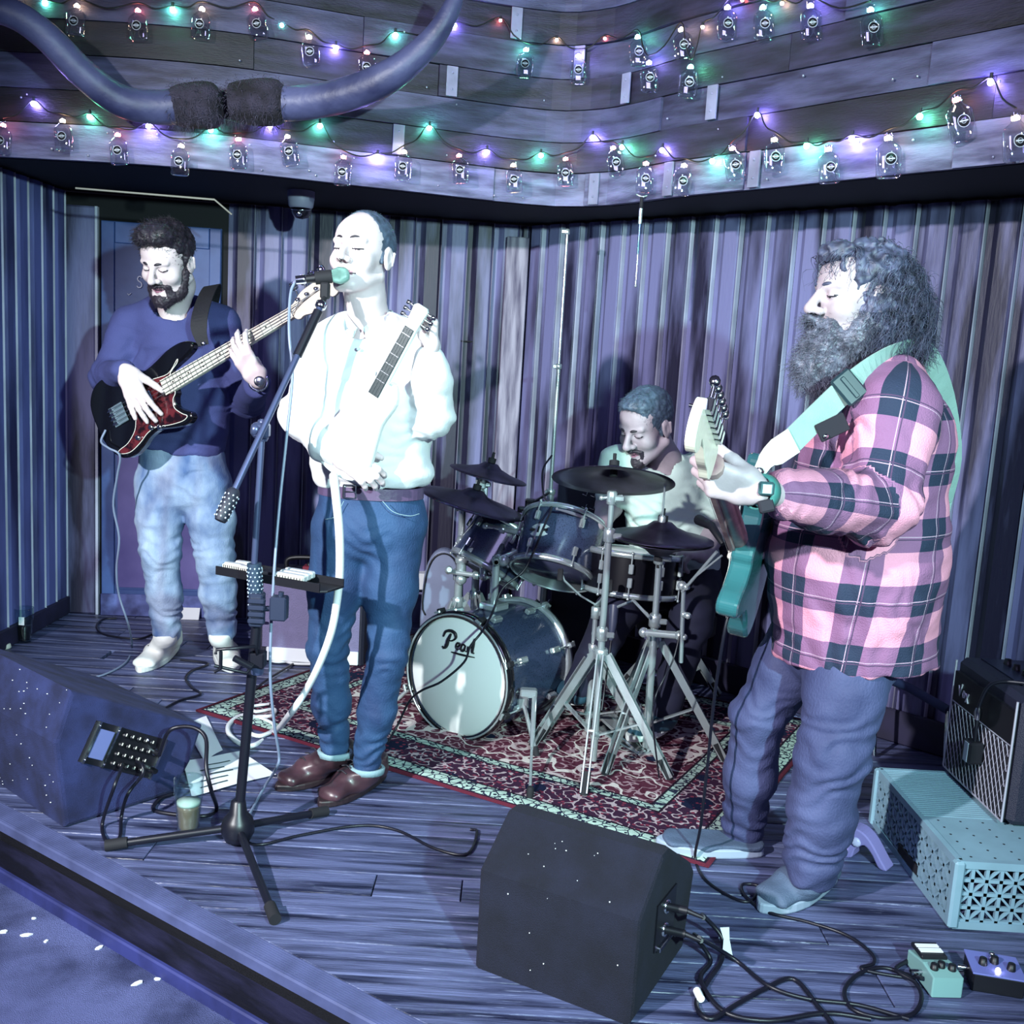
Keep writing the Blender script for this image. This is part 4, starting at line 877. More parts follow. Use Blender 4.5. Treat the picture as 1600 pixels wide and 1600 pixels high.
# shirt: one shell, with plaid coordinates along torso and sleeves
S = SDF((.42, 2.08, .60), (1.3, 3.15, 1.52), .0075)
S.ec((0.916,2.62,0.68), (0.896,2.62,0.903), (.225, .205), (.225, .205), J['side'], .04); S.ec((0.896,2.62,0.903), (0.913,2.62,1.221), (.225, .205), (.21, .180), J['side'], .08); S.rc((0.919,2.62,1.254), (0.918,2.62,1.348), .165, .10, .06)
arm = [((0.902,2.52,1.346), J['shL'], .098, .094), (J['shL'], J['elL'], .094, .084), (J['elL'], (0.565,2.13,1.127), .082, .054), ((0.965,2.72,1.342), J['shR'], .098, .09), (J['shR'], J['elR'], .088, .078), (J['elR'], (0.782,2.77,0.949), .076, .058)]
for a, b, r1, r2 in arm: S.rc(a, b, r1, r2, .03)
S.half((0.533,2.1,1.133), (-1, 0, 0), .005, A_(J['wrL'])-[.12, .1, .1], A_(J['wrL'])+[.1, .1, .1])
S.rc((0.825,2.6,1.426), (0.909,2.62,1.367), .07, .072, .01, 'sub')
S.half((0.914,2.62,0.659), (.07, 0, -1), .006)
S.disp(fold(.13, .009, 51)); S.disp(crease([(J['elL'], (1, 0, .3), .13, 1.2), ((0.7,2.28,1.106), (1, 0, 0), .12, 1.2), ((0.57,2.13,1.13), (1, 0, 0), .07, 1), ((0.789,2.42,1.23), (.6, 0, .8), .13, .9), ((0.839,2.42,0.765), (.9, .1, .3), .2, .7), ((0.791,2.77,0.946), (1, 0, 0), .09, 1)], 52, .055, .007))
me = S.mesh('shirt'); v = coords(me)
def segd(p, a, b):
    a, b = A_(a), A_(b); ab = b-a; t = np.clip(((p-a)@ab)/(ab@ab), 0, 1); return np.linalg.norm(p-(a+t[:, None]*ab), axis=1), t*np.linalg.norm(ab)
best = np.full(len(v), 9.); pat = np.zeros((len(v), 3), np.float32); cx = A_((0.907,2.62,0.954))
ang = np.arctan2(v[:, 1]-cx[1], -(v[:, 0]-cx[0]-.03*(v[:, 2]-cx[2])/.3)); pat[:, 0] = ang*.21; pat[:, 1] = v[:, 2]-.05*v[:, 0]
tor = np.minimum(segd(v, (0.921,2.62,0.681), (0.913,2.62,1.221))[0]-.20, segd(v, (0.913,2.62,1.221), (0.918,2.62,1.348))[0]-.15)
for grp in (arm[1:3], arm[4:6]):
    L0 = 0
    for a, b, r1, r2 in grp:
        d_, t_ = segd(v, a, b); d_ = d_-max(r1, r2); use = (d_ < best) & (d_ < tor-.006)
        ax = nrm(A_(b)-A_(a)); rx = np.cross(ax, [0, 1, 0]); rx /= np.linalg.norm(rx); ry = np.cross(ax, rx); rel = v-A_(a); an = np.arctan2(rel@ry, rel@rx)
        pat[use, 0] = (an*.085+.03)[use]; pat[use, 1] = (t_+L0+.02)[use]; best = np.where(use, d_, best); L0 += np.linalg.norm(A_(b)-A_(a))
at = me.attributes.new('pat', 'FLOAT_VECTOR', 'POINT'); at.data.foreach_set('vector', pat.ravel())
shirt = link('shirt', me, m_plaid, gt); shirt['label'] = 'pink and navy plaid flannel shirt'
nk = A_((0.911,2.62,1.383))                                # collar and the dark inner edge
for sx in (-1, 1):
    b = MB(); pts = [nk+np.array([.07*math.cos(t)-.005, sx*.082*math.sin(t), .028-.05*(t/2.6)**2]) for t in np.linspace(0, 2.6, 12)]; b.ribbon(pts, [.052]*10+[.045, .03], .005, 0, (0, 0, 1)); b.build('collar', m_collar, shirt)
b = MB(); b.box((0.73,2.385,1.262), (.036, .004, .022), (V(.87, 0, .48), V(0, 1, 0), V(-.48, 0, .87)), bev=.002); b.lathe([(.006, 0), (.006, .004), (.001, .005)], (0.715,2.378,1.241), (0, -1, 0), 10, m=1); b.build('pocket_flap', [m_dark, m_chrome], shirt)
# trousers
S = SDF((.30, 2.2, .02), (1.25, 3.05, .86), .0075)
S.ec((0.888,2.62,0.783), (0.89,2.62,0.696), (.165, .15), (.17, .155), J['side'], .03)
for s in 'RL':
    hp, kn, an = J['hip'+s], J['kn'+s], J['an'+s]; mid = (A_(hp)+A_(kn))/2; cf_ = (A_(kn)*.5+A_(an)*.5)
    w_ = .78 if s == 'R' else .92; S.ec(hp, mid, (.10, .118*w_), (.092, .108*w_), J['side'], .03); S.ec(mid, kn, (.092, .108*w_), (.08, .094*w_), J['side'], .03); S.ec(kn, cf_, (.08, .094*w_), (.076, .088*w_), J['side'], .03); S.ec(cf_, an, (.076, .088*w_), (.066, .080*w_), J['side'], .03)
S.disp(fold(.11, .006, 61, (1, 1, .7))); S.disp(crease([(J['knR'], (.3, 0, 1), .16, .8), (J['knL'], (-.3, 0, 1), .18, .9), (A_(J['anR'])+[0, 0, .06], (.3, 0, 1), .13, 1.6), (A_(J['anL'])+[0, 0, .06], (-.2, 0, 1), .13, 1.6)], 62, .055, .0055))
tr_ = link('trousers', S.mesh('trousers'), m_gjean, gt)
shoe('shoe', (0.781,2.791,0), (0.478,2.804,0), A_(J['anR'])+[0, 0, -.03], gt, m_gshoe, m_gsole, .056, sole=.028)
shoe('shoe', (0.95,2.675,0), (0.702,2.468,0), A_(J['anL'])+[0, 0, -.03], gt, m_gshoe, m_gsole, .056, sole=.028)
d = nrm(A_((0.565,2.13,1.127))-A_(J['wrL'])); c = A_(J['wrL'])+d*.012; b = MB(); b.lathe([(.034, -.014), (.038, -.014), (.038, .014), (.034, .014)], c, d, 24, close=True)
b.box(c+np.array([.0, -.038, .012]), (.016, .006, .014), bev=.004, m=1); b.box(c+np.array([.0, -.0445, .012]), (.009, .0012, .009), m=2); b.box(c+np.array([.004, -.034, -.024]), (.015, .006, .013), (V(.96, 0, .28), V(-.1, .9, -.4), V(-.28, .3, .9)), bev=.003, m=3)
b.build('wristwatch', [mat('teal_watch_strap', '#3f7d78', .5), mat('watch_case', '#4a6a70', .3, .4), mat('watch_dial', '#c9d0d4', .3), m_dark], gt)['label'] = 'teal strapped digital watch'

# ================================================================= the drummer
m_tee = mat('pale_green_tee', '#c3d8cf', .85, bump=.1, bscale=160, var=.05, vscale=6)
m_blk = mat('dark_trousers', '#161833', .85, var=.3, vscale=8)
m_snk = mat('dark_sneaker', '#27485a', .6); m_stripe = mat('sneaker_stripe', '#d8e2e0', .6)
dm = thing('person', 'drummer with short grey hair in a pale green t-shirt, looking down', 'person', (.62, 4.15, 0))
H = Head((0.493,3.92,1.153), (-.66, -.62, -.42), (-.25, -.3, 1), 1.12)
J = dict(pelvis=(0.694,4.1,0.537), belly=(0.658,4.08,0.685), chest=(0.616,4.04,0.87), neck=(0.588,4,1.019), side=(.85, .5, 0),
    shR=(0.406,3.96,0.987), elR=(0.383,4.02,0.821), wrR=(0.344,3.86,0.777), shL=(0.76,4.1,0.975), elL=(0.808,4,0.747), wrL=(0.731,3.82,0.684),
    hipR=(0.609,4.05,0.529), knR=(0.415,3.72,0.468), anR=(0.29,3.7,0.182), hipL=(0.761,4.1,0.514), knL=(0.694,3.74,0.455), anL=(0.607,3.62,0.13))
S = cut_body((.05, 3.4, .03), (1.15, 4.4, 1.45), [fb_(H.c, .16), fb_(J['wrR'], .13), fb_(J['wrL'], .12)], .0034)
body_core(S, J, 1.05); head_sdf(S, H, J['neck'], 1.12, 1.15, 1.15)
S.rc(J['shR'], J['elR'], .058, .052, .02); S.rc(J['elR'], J['wrR'], .052, .034, .02); S.rc(J['elL'], J['wrL'], .05, .034, .02)
hand_sdf(S, J['wrR'], (-.85, -.35, .06), (.1, .1, -1), (.3, -.9, 0), ((40, 55, 40),)*4, 1.1, 3, thumb_dir=(-.7, -.5, -.2))
hand_sdf(S, J['wrL'], (-.8, -.5, .05), (.1, .1, -1), (-.4, .8, .2), ((45, 60, 40),)*4, 1.1, 3, thumb_dir=(-.7, .3, -.2))
me = S.mesh('body'); paint_face(me, H, 0, .022); link('body', me, None, dm); [me.materials.append(x) for x in (m_skin2, m_lip, m_lash)]
eyebrows(H, dm, m_browhair, .0052, -.002, .002)
sh = hair_shell(H, [('e', (0, -.014, .040), (.081, .103, .093)), ('e', (0, .03, .09), (.06, .055, .036)), ('c', (-.072, .0, .0), (-.07, .01, -.02), .01, .006), ('c', (.072, .0, .0), (.07, .01, -.02), .01, .006)],
    [('e', (0, .098, .045), (.066, .062, .048)), ('e', (0, .09, -.03), (.067, .072, .085)), ('h', (0, -.03, -.05), (0, .35, -1)), ('e', (.088, -.004, -.012), (.014, .02, .034)), ('e', (-.088, -.004, -.012), (.014, .02, .034))], .004, .003, .010, seed=25)
hair_obj('hair', sh, mat('steel_grey_hair', '#56687c', .5, var=.5, vscale=50), dm, 2200, .014, .0009, 0, 1, .1, H.F*.7, 26, .3, .5, seg=3)
sh = hair_shell(H, [('e', (0, .085, -.105), (.030, .026, .026)), ('c', (-.024, .083, -.058), (0, .100, -.051), .006, .007), ('c', (.024, .083, -.058), (0, .100, -.051), .006, .007), ('c', (-.03, .078, -.06), (-.024, .078, -.10), .007, .01), ('c', (.03, .078, -.06), (.024, .078, -.10), .007, .01)], [('c', (-.016, .103, -.069), (.016, .103, -.069), .005, .005)], .0035, .002, .006, seed=27)
hair_obj('goatee', sh, m_beard, dm, 900, .008, .0007, 0, 1, .3, -H.U*.5, 28, .4, .8, seg=3)
S = SDF((.10, 3.6, .50), (1.2, 4.45, 1.25), .008)
S.ec((0.691,4.1,0.563), (0.655,4.08,0.711), (.185, .15), (.185, .15), J['side'], .05); S.ec((0.655,4.08,0.711), (0.611,4.04,0.896), (.185, .15), (.19, .125), J['side'], .06); S.rc((0.609,4.04,0.896), (0.592,4,0.976), .12, .09, .05)
for s, c in (('R', (0.505,4,0.953)), ('L', (0.704,4.06,0.95))):
    S.rc(c, J['sh'+s], .088, .08, .04); e = A_(J['sh'+s])*.35+A_(J['el'+s])*.65; S.rc(J['sh'+s], e, .078, .072, .03)
S.rc((0.512,3.94,1.089), (0.577,3.98,0.995), .078, .074, .008, 'sub')
S.disp(fold(.11, .008, 71)); S.disp(crease([((0.608,3.95,0.692), (.2, 0, 1), .17, 1.3), ((0.502,3.95,0.762), (.5, 0, .8), .13, 1), ((0.739,4,0.871), (.5, 0, .9), .12, 1)], 72, .04, .006))
link('t_shirt', S.mesh('t_shirt'), m_tee, dm)
S = SDF((.15, 3.45, .06), (1.15, 4.4, .80), .009); S.ec((0.695,4.1,0.524), (0.687,4.1,0.55), (.18, .15), (.18, .15), J['side'], .03)
for s in 'RL': S.rc(J['hip'+s], J['kn'+s], .105, .08, .04); S.rc(J['kn'+s], J['an'+s], .08, .056, .03)
S.disp(fold(.10, .006, 81)); link('trousers', S.mesh('trousers'), m_blk, dm)
for s, hl, to in (('R', (0.338,3.878,0), (0.205,3.914,0)), ('L', (0.642,3.707,0), (0.525,3.573,0))):
    hl, to = A_(hl)+[0, 0, .045], A_(to)+[0, 0, .03]; to = hl+nrm(to-hl)*.27
    o = shoe('shoe', hl, to, A_(J['an'+s])+[0, 0, -.03], dm, m_snk, m_stripe, .05)
    dd = nrm(to-hl); sd = np.array([dd[1], -dd[0], 0]); b = MB()
    for t in (.35, .5, .65):
        c = hl+dd*.27*t+np.array([0, 0, .05-.03*(t-.35)]); b.ribbon([c+sd*.055*math.cos(q)+np.array([0, 0, .04*math.sin(q)-.018]) for q in np.linspace(0, math.pi, 9)], .014, .003, 0, dd)
    b.build('stripe', m_stripe, o)

# ================================================================= guitars
m_gloss = mat('gloss_black', '#0b0b10', .12, coat=.6)
m_maple = mat('pale_maple', '#d9cfc0', .35, var=.08, vscale=10, vstretch=(1, 8, 8), coat=.3)
m_tort = mat('tortoise_guard', '#5a2026', .15, col2='#1a0a10', vscale=34, lo=.42, hi=.58, coat=.5)
m_ivory = mat('ivory_edge', '#d8d6cc', .4)
m_string = mat('steel_string', '#b8bcc4', .3, 1)
m_rosew = mat('dark_fretboard', '#17282c', .4)
m_black = mat('black_plastic', '#101018', .45)
m_strapb = mat('black_strap', '#0e0d16', .75, bump=.2, bscale=120)
m_teal = mat('teal_lacquer', '#2f6268', .18, coat=.5)
m_mint = mat('mint_guard', '#d3ddd6', .3)
m_webb = mat('teal_webbing', '#8aa8a2', .8, bump=.2, bscale=420, var=.12, vscale=20)
m_cream = mat('cream_leather', '#cfd2c4', .55, bump=.1, bscale=60)
class Frame:
    """x along the neck, y across, z out of the face; lengths in metres"""
    def __init__(s, o, x, z, k=1): s.o = V(o); s.X = V(x).normalized(); z = V(z); s.Z = (z-s.X*z.dot(s.X)).normalized(); s.Y = s.Z.cross(s.X); s.k = k
    def w(s, x, y, z=0): return s.o+(s.X*x+s.Y*y+s.Z*z)*s.k
    def ax(s): return (s.X, s.Y, s.Z)
def outl(pts, k=5): return [(p.x, p.y) for p in spline([(x, y, 0) for x, y in pts], k, True)]
def g_prism(fr, poly, z0, z1, bev=.004, m=0, mb=None, smooth=False):
    mb = mb or MB(); mb.prism([(x*fr.k, y*fr.k) for x, y in poly], fr.o, fr.X, fr.Y, fr.Z, z0*fr.k, z1*fr.k, bev, m, smooth); return mb
# ---- bass guitar ------------------------------------------------
br, nt_ = V((-1.524,3.9,1.069)), V((-0.826,3.72,1.489)); ax = (nt_-br); Ls = .864; kk = ax.length/Ls
B = Frame(br, ax, (.10, -1, .30), kk)
bass = thing('bass_guitar', 'black bass guitar with tortoiseshell pickguard held by the man in navy', 'guitar', (br.x, br.y, br.z))
ol = outl([(-.108, .01), (-.098, .095), (-.052, .15), (.01, .163), (.075, .142), (.13, .114), (.19, .104), (.25, .112), (.32, .128), (.385, .128), (.428, .108), (.425, .082), (.38, .066), (.325, .055), (.288, .040), (.286, -.032), (.272, -.052), (.262, -.085), (.285, -.112), (.308, -.135), (.302, -.160), (.262, -.168), (.20, -.150), (.15, -.132), (.10, -.138), (.05, -.160), (.0, -.172), (-.06, -.152), (-.098, -.085)])
g_prism(B, ol, -.042, 0, .008, smooth=False).build('body', m_gloss, bass)
pg = outl([(.285, .042), (.345, .072), (.338, .060), (.288, .032), (.283, -.034), (.262, -.055), (.252, -.088), (.272, -.122), (.290, -.142), (.262, -.150), (.20, -.137), (.15, -.119), (.10, -.122), (.05, -.142), (-.01, -.154), (-.06, -.135), (-.045, -.125), (.0, -.118), (.05, -.088), (.075, -.05), (.10, -.0), (.13, .042), (.20, .055)], 4)
q = g_prism(B, pg, .001, .0028, 0); o = q.build('pickguard', m_tort, bass); o['label'] = 'red brown tortoiseshell pickguard'
q = MB(); q.tube([B.w(x, y, .0022) for x, y in pg+pg[:1]], .0018*kk, 4); q.build('pickguard_edge', m_ivory, o)
q = MB()
for x, y, w in ((.155, -.012, .028), (.128, .018, .028)): q.box(B.w(x, y-.004, .008), (.018*kk, .028*kk, .007*kk), B.ax(), bev=.004)
q.build('pickup', m_black, bass)
q = MB(); q.box(B.w(.16, -.02, .016), (.028*kk, .040*kk, .003*kk), B.ax(), bev=.002); o = q.build('pickup_cover', mat('steel_cover', '#6f7fa8', .3, .8), bass)
q = MB(); q.box(B.w(.004, 0, .004), (.026*kk, .040*kk, .003*kk), B.ax(), bev=.001); q.box(B.w(.027, 0, .006), (.020*kk, .040*kk, .004*kk), B.ax(), bev=.002); q.build('bridge_plate', mat('bridge_steel', '#93a8b4', .3, .7), bass)
for i in range(4):
    q = MB(); y = -.028+.0187*i
    q.cyl(B.w(-.016, y, .012), B.w(.0, y, .012), .007*kk, None, 10); q.cyl(B.w(-.026, y, .010), B.w(-.016, y, .011), .003*kk, None, 6); q.build('saddle', m_chrome, bass)
q = MB(); q.prism([(.26*kk, -.032*kk), (.864*kk, -.021*kk), (.864*kk, .021*kk), (.26*kk, .032*kk)], B.o, B.X, B.Y, B.Z, -.012*kk, .008*kk, .003)
q.tube([B.w(.28, 0, -.012), B.w(.86, 0, -.012)], [.022*kk, .017*kk], 10); o = q.build('neck', m_maple, bass)
q = MB(); q.prism([(.245*kk, -.0315*kk), (.862*kk, -.0205*kk), (.862*kk, .0205*kk), (.245*kk, .0315*kk)], B.o, B.X, B.Y, B.Z, .008*kk, .0125*kk, .001); fbd = q.build('fretboard', m_maple, bass)
q = MB(); fx = []
for n_ in range(1, 21):
    x = .864*(1-1/(1.05946**n_)); x = .864-x*0-(.864*(1-1/(1.05946**n_))); hw = .0205+(.862-x)/.617*.011; fx.append(x)
    q.box(B.w(x, 0, .013), (.0011*kk, hw*kk, .0008*kk), B.ax())
o = q.build('fret', m_string, fbd); o['kind'] = 'stuff'
q = MB()
for n_ in (3, 5, 7, 9, 12, 15, 17, 19):
    x = (fx[n_-1]+fx[n_-2])/2
    for y in ((-.008, .008) if n_ == 12 else (0,)): q.lathe([(.0038*kk, 0), (.0038*kk, .0006)], B.w(x, y, .0125), B.Z, 10)
o = q.build('fret_marker', m_black, fbd); o['kind'] = 'stuff'
hs = outl([(.864, .021), (.885, .030), (.93, .052), (.99, .058), (1.055, .056), (1.075, .040), (1.078, .012), (1.066, -.018), (1.040, -.026), (1.02, -.012), (.985, -.022), (.945, -.040), (.905, -.032), (.884, -.036), (.866, -.021)], 4)
g_prism(B, hs, -.012, .004, .002).build('headstock', m_maple, bass)
for i in range(4):
    x = .908+.042*i; y = .030; q = MB(); q.lathe([(.009, 0), (.009, .002), (.0055, .003), (.0055, .014), (.001, .014)], B.w(x, y, .004), B.Z, 12); q.cyl(B.w(x, y, -.01), B.w(x, y+.055, -.01), .003*kk)
    q.lathe([(.002, -.012), (.014, -.010), (.016, 0), (.014, .010), (.002, .012)], B.w(x, y+.060, -.01), B.X, 10); q.build('tuner', m_chrome, bass)
    q = MB(); ys = -.026+.0173*i; q.tube([B.w(-.01, ys*1.08, .019), B.w(.862, ys*.58, .0155), B.w(x, y-.006, .011)], .0014*kk, 5); q.build('string', m_string, bass)
q = MB(); q.box(B.w(.864, 0, .0135), (.0025*kk, .021*kk, .003*kk), B.ax()); q.build('nut', m_ivory, bass)
for x, y in ((.205, -.128), (.16, -.112), (.07, -.122)):
    q = MB(); q.lathe([(.010, 0), (.010, .011), (.008, .013), (.001, .013)], B.w(x*.8+.0, y, .003), B.Z, 14); q.build('control_knob', m_chrome, bass)
# strap over his left shoulder
pts = [(-1.207,3.93,1.354), (-1.225,3.93,1.412), (-1.229,3.955,1.473), (-1.231,4.03,1.544), (-1.238,4.12,1.586), (-1.269,4.25,1.58), (-1.316,4.34,1.484), (-1.387,4.36,1.294), (-1.541,4.34,1.07), (-1.623,4.2,0.999), (-1.583,3.98,1.031)]
sp_ = spline(pts, 5); n = len(sp_); q = MB(); q.ribbon(sp_, [.04+.022*min(1, i/6) for i in range(n)], .004, 0, [(1, .1, .25)]*n); q.build('strap', m_strapb, bass)
q = MB(); q.lathe([(.009, 0), (.009, .006), (.005, .01), (.001, .01)], (-1.206,3.925,1.361), (0, -1, 0), 12); q.build('strap_button', m_chrome, bass)
# ---- small pale guitar of the singer -------------------------------
o0, o1 = V((-0.465,2.84,1.121)), V((-0.298,2.8,1.449)); S_ = Frame(o0, o1-o0, (-.30, -1, .1))
LL = (o1-o0).length
sgu = thing('travel_guitar', 'small white guitar held across the chest of the singer', 'guitar', o0)
m_wlac = mat('white_lacquer', '#e4e6e4', .45)
ol = outl([(-.105, .0), (-.09, .065), (-.04, .09), (.03, .075), (.09, .062), (.16, .068), (.205, .04), (.19, .022), (.19, -.022), (.205, -.04), (.16, -.068), (.09, -.062), (.03, -.075), (-.04, -.09), (-.09, -.065)], 4)
g_prism(S_, ol, -.03, 0, .008).build('body', m_wlac, sgu)
q = MB(); q.prism([(.11, -.022), (LL, -.019), (LL, .019), (.11, .022)], S_.o, S_.X, S_.Y, S_.Z, -.012, .004, .003); q.build('neck', m_wlac, sgu)
q = MB(); q.prism([(LL-.22, -.017), (LL-.01, -.015), (LL-.01, .015), (LL-.22, .017)], S_.o, S_.X, S_.Y, S_.Z, .004, .008, .001); fbd = q.build('fretboard', m_rosew, sgu)
for i in range(6):
    x = LL-.03-.034*i+.001*i*i; q = MB(); q.box(S_.w(x, 0, .0082), (.0006, .0145, .0006), S_.ax()); q.build('fret', m_string, fbd)
hs_ = [(LL-.002, -.019), (LL+.05, -.023), (LL+.058, -.015), (LL+.058, .015), (LL+.05, .023), (LL-.002, .019)]
g_prism(S_, hs_, -.010, .003, .002).build('headstock', m_wlac, sgu)
for i in range(3):
    for sy in (-1, 1):
        q = MB(); x = LL+.012+.017*i; q.cyl(S_.w(x, sy*.012, -.004), S_.w(x, sy*.038, -.004), .0028); q.lathe([(.001, -.006), (.007, -.005), (.007, .005), (.001, .006)], S_.w(x, sy*.042, -.004), S_.X, 8); q.build('tuner', m_chrome, sgu)
for i in range(4):
    q = MB(); y = -.012+.008*i; q.tube([S_.w(-.05, y*1.3, .011), S_.w(LL, y, .0095)], .0004, 4); q.build('string', m_string, sgu)
q = MB(); q.box(S_.w(-.055, 0, .005), (.012, .028, .005), S_.ax(), bev=.002); q.build('bridge', m_chrome, sgu)
# ---- teal guitar ----------------------------------------------
go, gn = V((0.638,2.74,0.863)), V((0.384,2.04,1.196)); kk = (gn-go).length/.648
G = Frame(go, gn-go, (-.93, .10, .2), kk)
gu = thing('electric_guitar', 'teal electric guitar with cream strap end seen from its neck end', 'guitar', go)
ol = outl([(-.09, .0), (-.08, .09), (-.03, .145), (.03, .155), (.09, .13), (.14, .112), (.20, .125), (.26, .15), (.30, .148), (.30, .122), (.265, .098), (.215, .06), (.205, .030), (.205, -.030), (.19, -.05), (.20, -.085), (.225, -.115), (.235, -.14), (.215, -.158), (.17, -.150), (.12, -.128), (.07, -.132), (.02, -.152), (-.03, -.15), (-.075, -.09)])
g_prism(G, ol, -.044, 0, .010).build('body', m_teal, gu)
pgo = outl([(.205, .028), (.25, .095), (.235, .11), (.17, .09), (.10, .085), (.04, .08), (.02, .03), (.01, -.06), (-.03, -.12), (.02, -.135), (.07, -.115), (.12, -.112), (.17, -.132), (.19, -.12), (.17, -.06), (.19, -.032)], 4)
g_prism(G, pgo, .001, .003, 0).build('pickguard', m_mint, gu)
q = MB(); q.prism([(.15*kk, -.028*kk), (.648*kk, -.021*kk), (.648*kk, .021*kk), (.15*kk, .028*kk)], G.o, G.X, G.Y, G.Z, -.006*kk, .006*kk, .002); q.tube([G.w(.17, 0, -.006), G.w(.64, 0, -.006)], [.021*kk, .0195*kk], 12); q.build('neck', mat('worn_neck', '#7c5a62', .35, col2='#b59a94', vscale=5, vstretch=(3, 3, 3)), gu)
for x in (.05, .10, .155):
    q = MB(); q.box(G.w(x, 0, .007), (.009*kk, .034*kk, .005*kk), G.ax(), bev=.003); q.build('pickup', m_ivory, gu)
q = MB(); q.box(G.w(0, 0, .006), (.02*kk, .036*kk, .005*kk), G.ax(), bev=.002); q.build('bridge', m_chrome, gu)
hs = outl([(.648, .021), (.668, .030), (.70, .044), (.76, .043), (.815, .040), (.832, .022), (.836, -.008), (.824, -.034), (.800, -.040), (.782, -.026), (.785, -.012), (.76, -.015), (.72, -.026), (.69, -.028), (.665, -.034), (.65, -.021)], 4)
g_prism(G, hs, -.012, .004, .002).build('headstock', m_maple, gu)
for i in range(6):
    x = .690+.0245*i; q = MB(); q.box(G.w(x, .030, -.016), (.008*kk, .011*kk, .006*kk), G.ax(), bev=.002); q.cyl(G.w(x, .035, -.014), G.w(x, .062, -.014), .0032*kk, None, 8)
    q.lathe([(.001, -.009), (.010, -.008), (.011, 0), (.010, .008), (.001, .009)], G.w(x, .068, -.014), G.X, 10); q.lathe([(.004, 0), (.004, .012)], G.w(x, .026, .004), G.Z, 8); q.build('tuner', m_chrome, gu)
    q = MB(); y = -.017+.0068*i; q.tube([G.w(0, y*1.5, .012), G.w(.648, y, .009), G.w(x, .024, .008)], .0006, 4); q.build('string', m_string, gu)
# strap: cream end, teal webbing, buckle
sp1 = spline([(0.56,2.34,1.152), (0.575,2.33,1.186), (0.604,2.35,1.205), (0.637,2.36,1.228)], 5); q = MB(); q.ribbon(sp1, [.026, .030, .032, .034, .04, .044, .05, .054, .058, .062, .062, .062, .062, .062, .062, .062], .005, 0, [(-.5, -.1, .85)]*16)
q.lathe([(.010, 0), (.010, .007), (.006, .009), (.001, .009)], (0.559,2.335,1.155), (0, -1, .2), 12, m=1); o = q.build('strap_end', [m_cream, m_chrome], gu); o['label'] = 'cream leather strap end'
sp2 = spline([(0.632,2.362,1.224), (0.708,2.4,1.298), (0.768,2.42,1.356), (0.836,2.45,1.409), (0.902,2.5,1.441), (0.971,2.57,1.452), (1.049,2.66,1.429), (1.134,2.74,1.309), (1.187,2.8,1.134), (1.162,2.86,0.926), (0.978,2.85,0.75), (0.722,2.66,0.745)], 5); n = len(sp2)
sd = [V(-.5, -.15, .85).lerp(V(.15, -.3, 1), min(1, max(0, (i-10)/10))) for i in range(n)]
q = MB(); q.ribbon(sp2, .062, .004, 0, sd); q.build('strap', m_webb, gu)['label'] = 'teal webbing strap'
c = V((0.765,2.413,1.356)); tX = (V((0.836,2.45,1.409))-V((0.708,2.4,1.298))).normalized(); q = MB(); f_ = frame((0, -1, .2), tX); q.box(c+V(0, -.008, 0), (.028, .038, .007), f_, bev=.005); q.box(c+V(0, -.014, 0), (.006, .03, .004), f_, bev=.002); q.build('strap_slider', mat('slider_plastic', '#22323a', .3), gu)

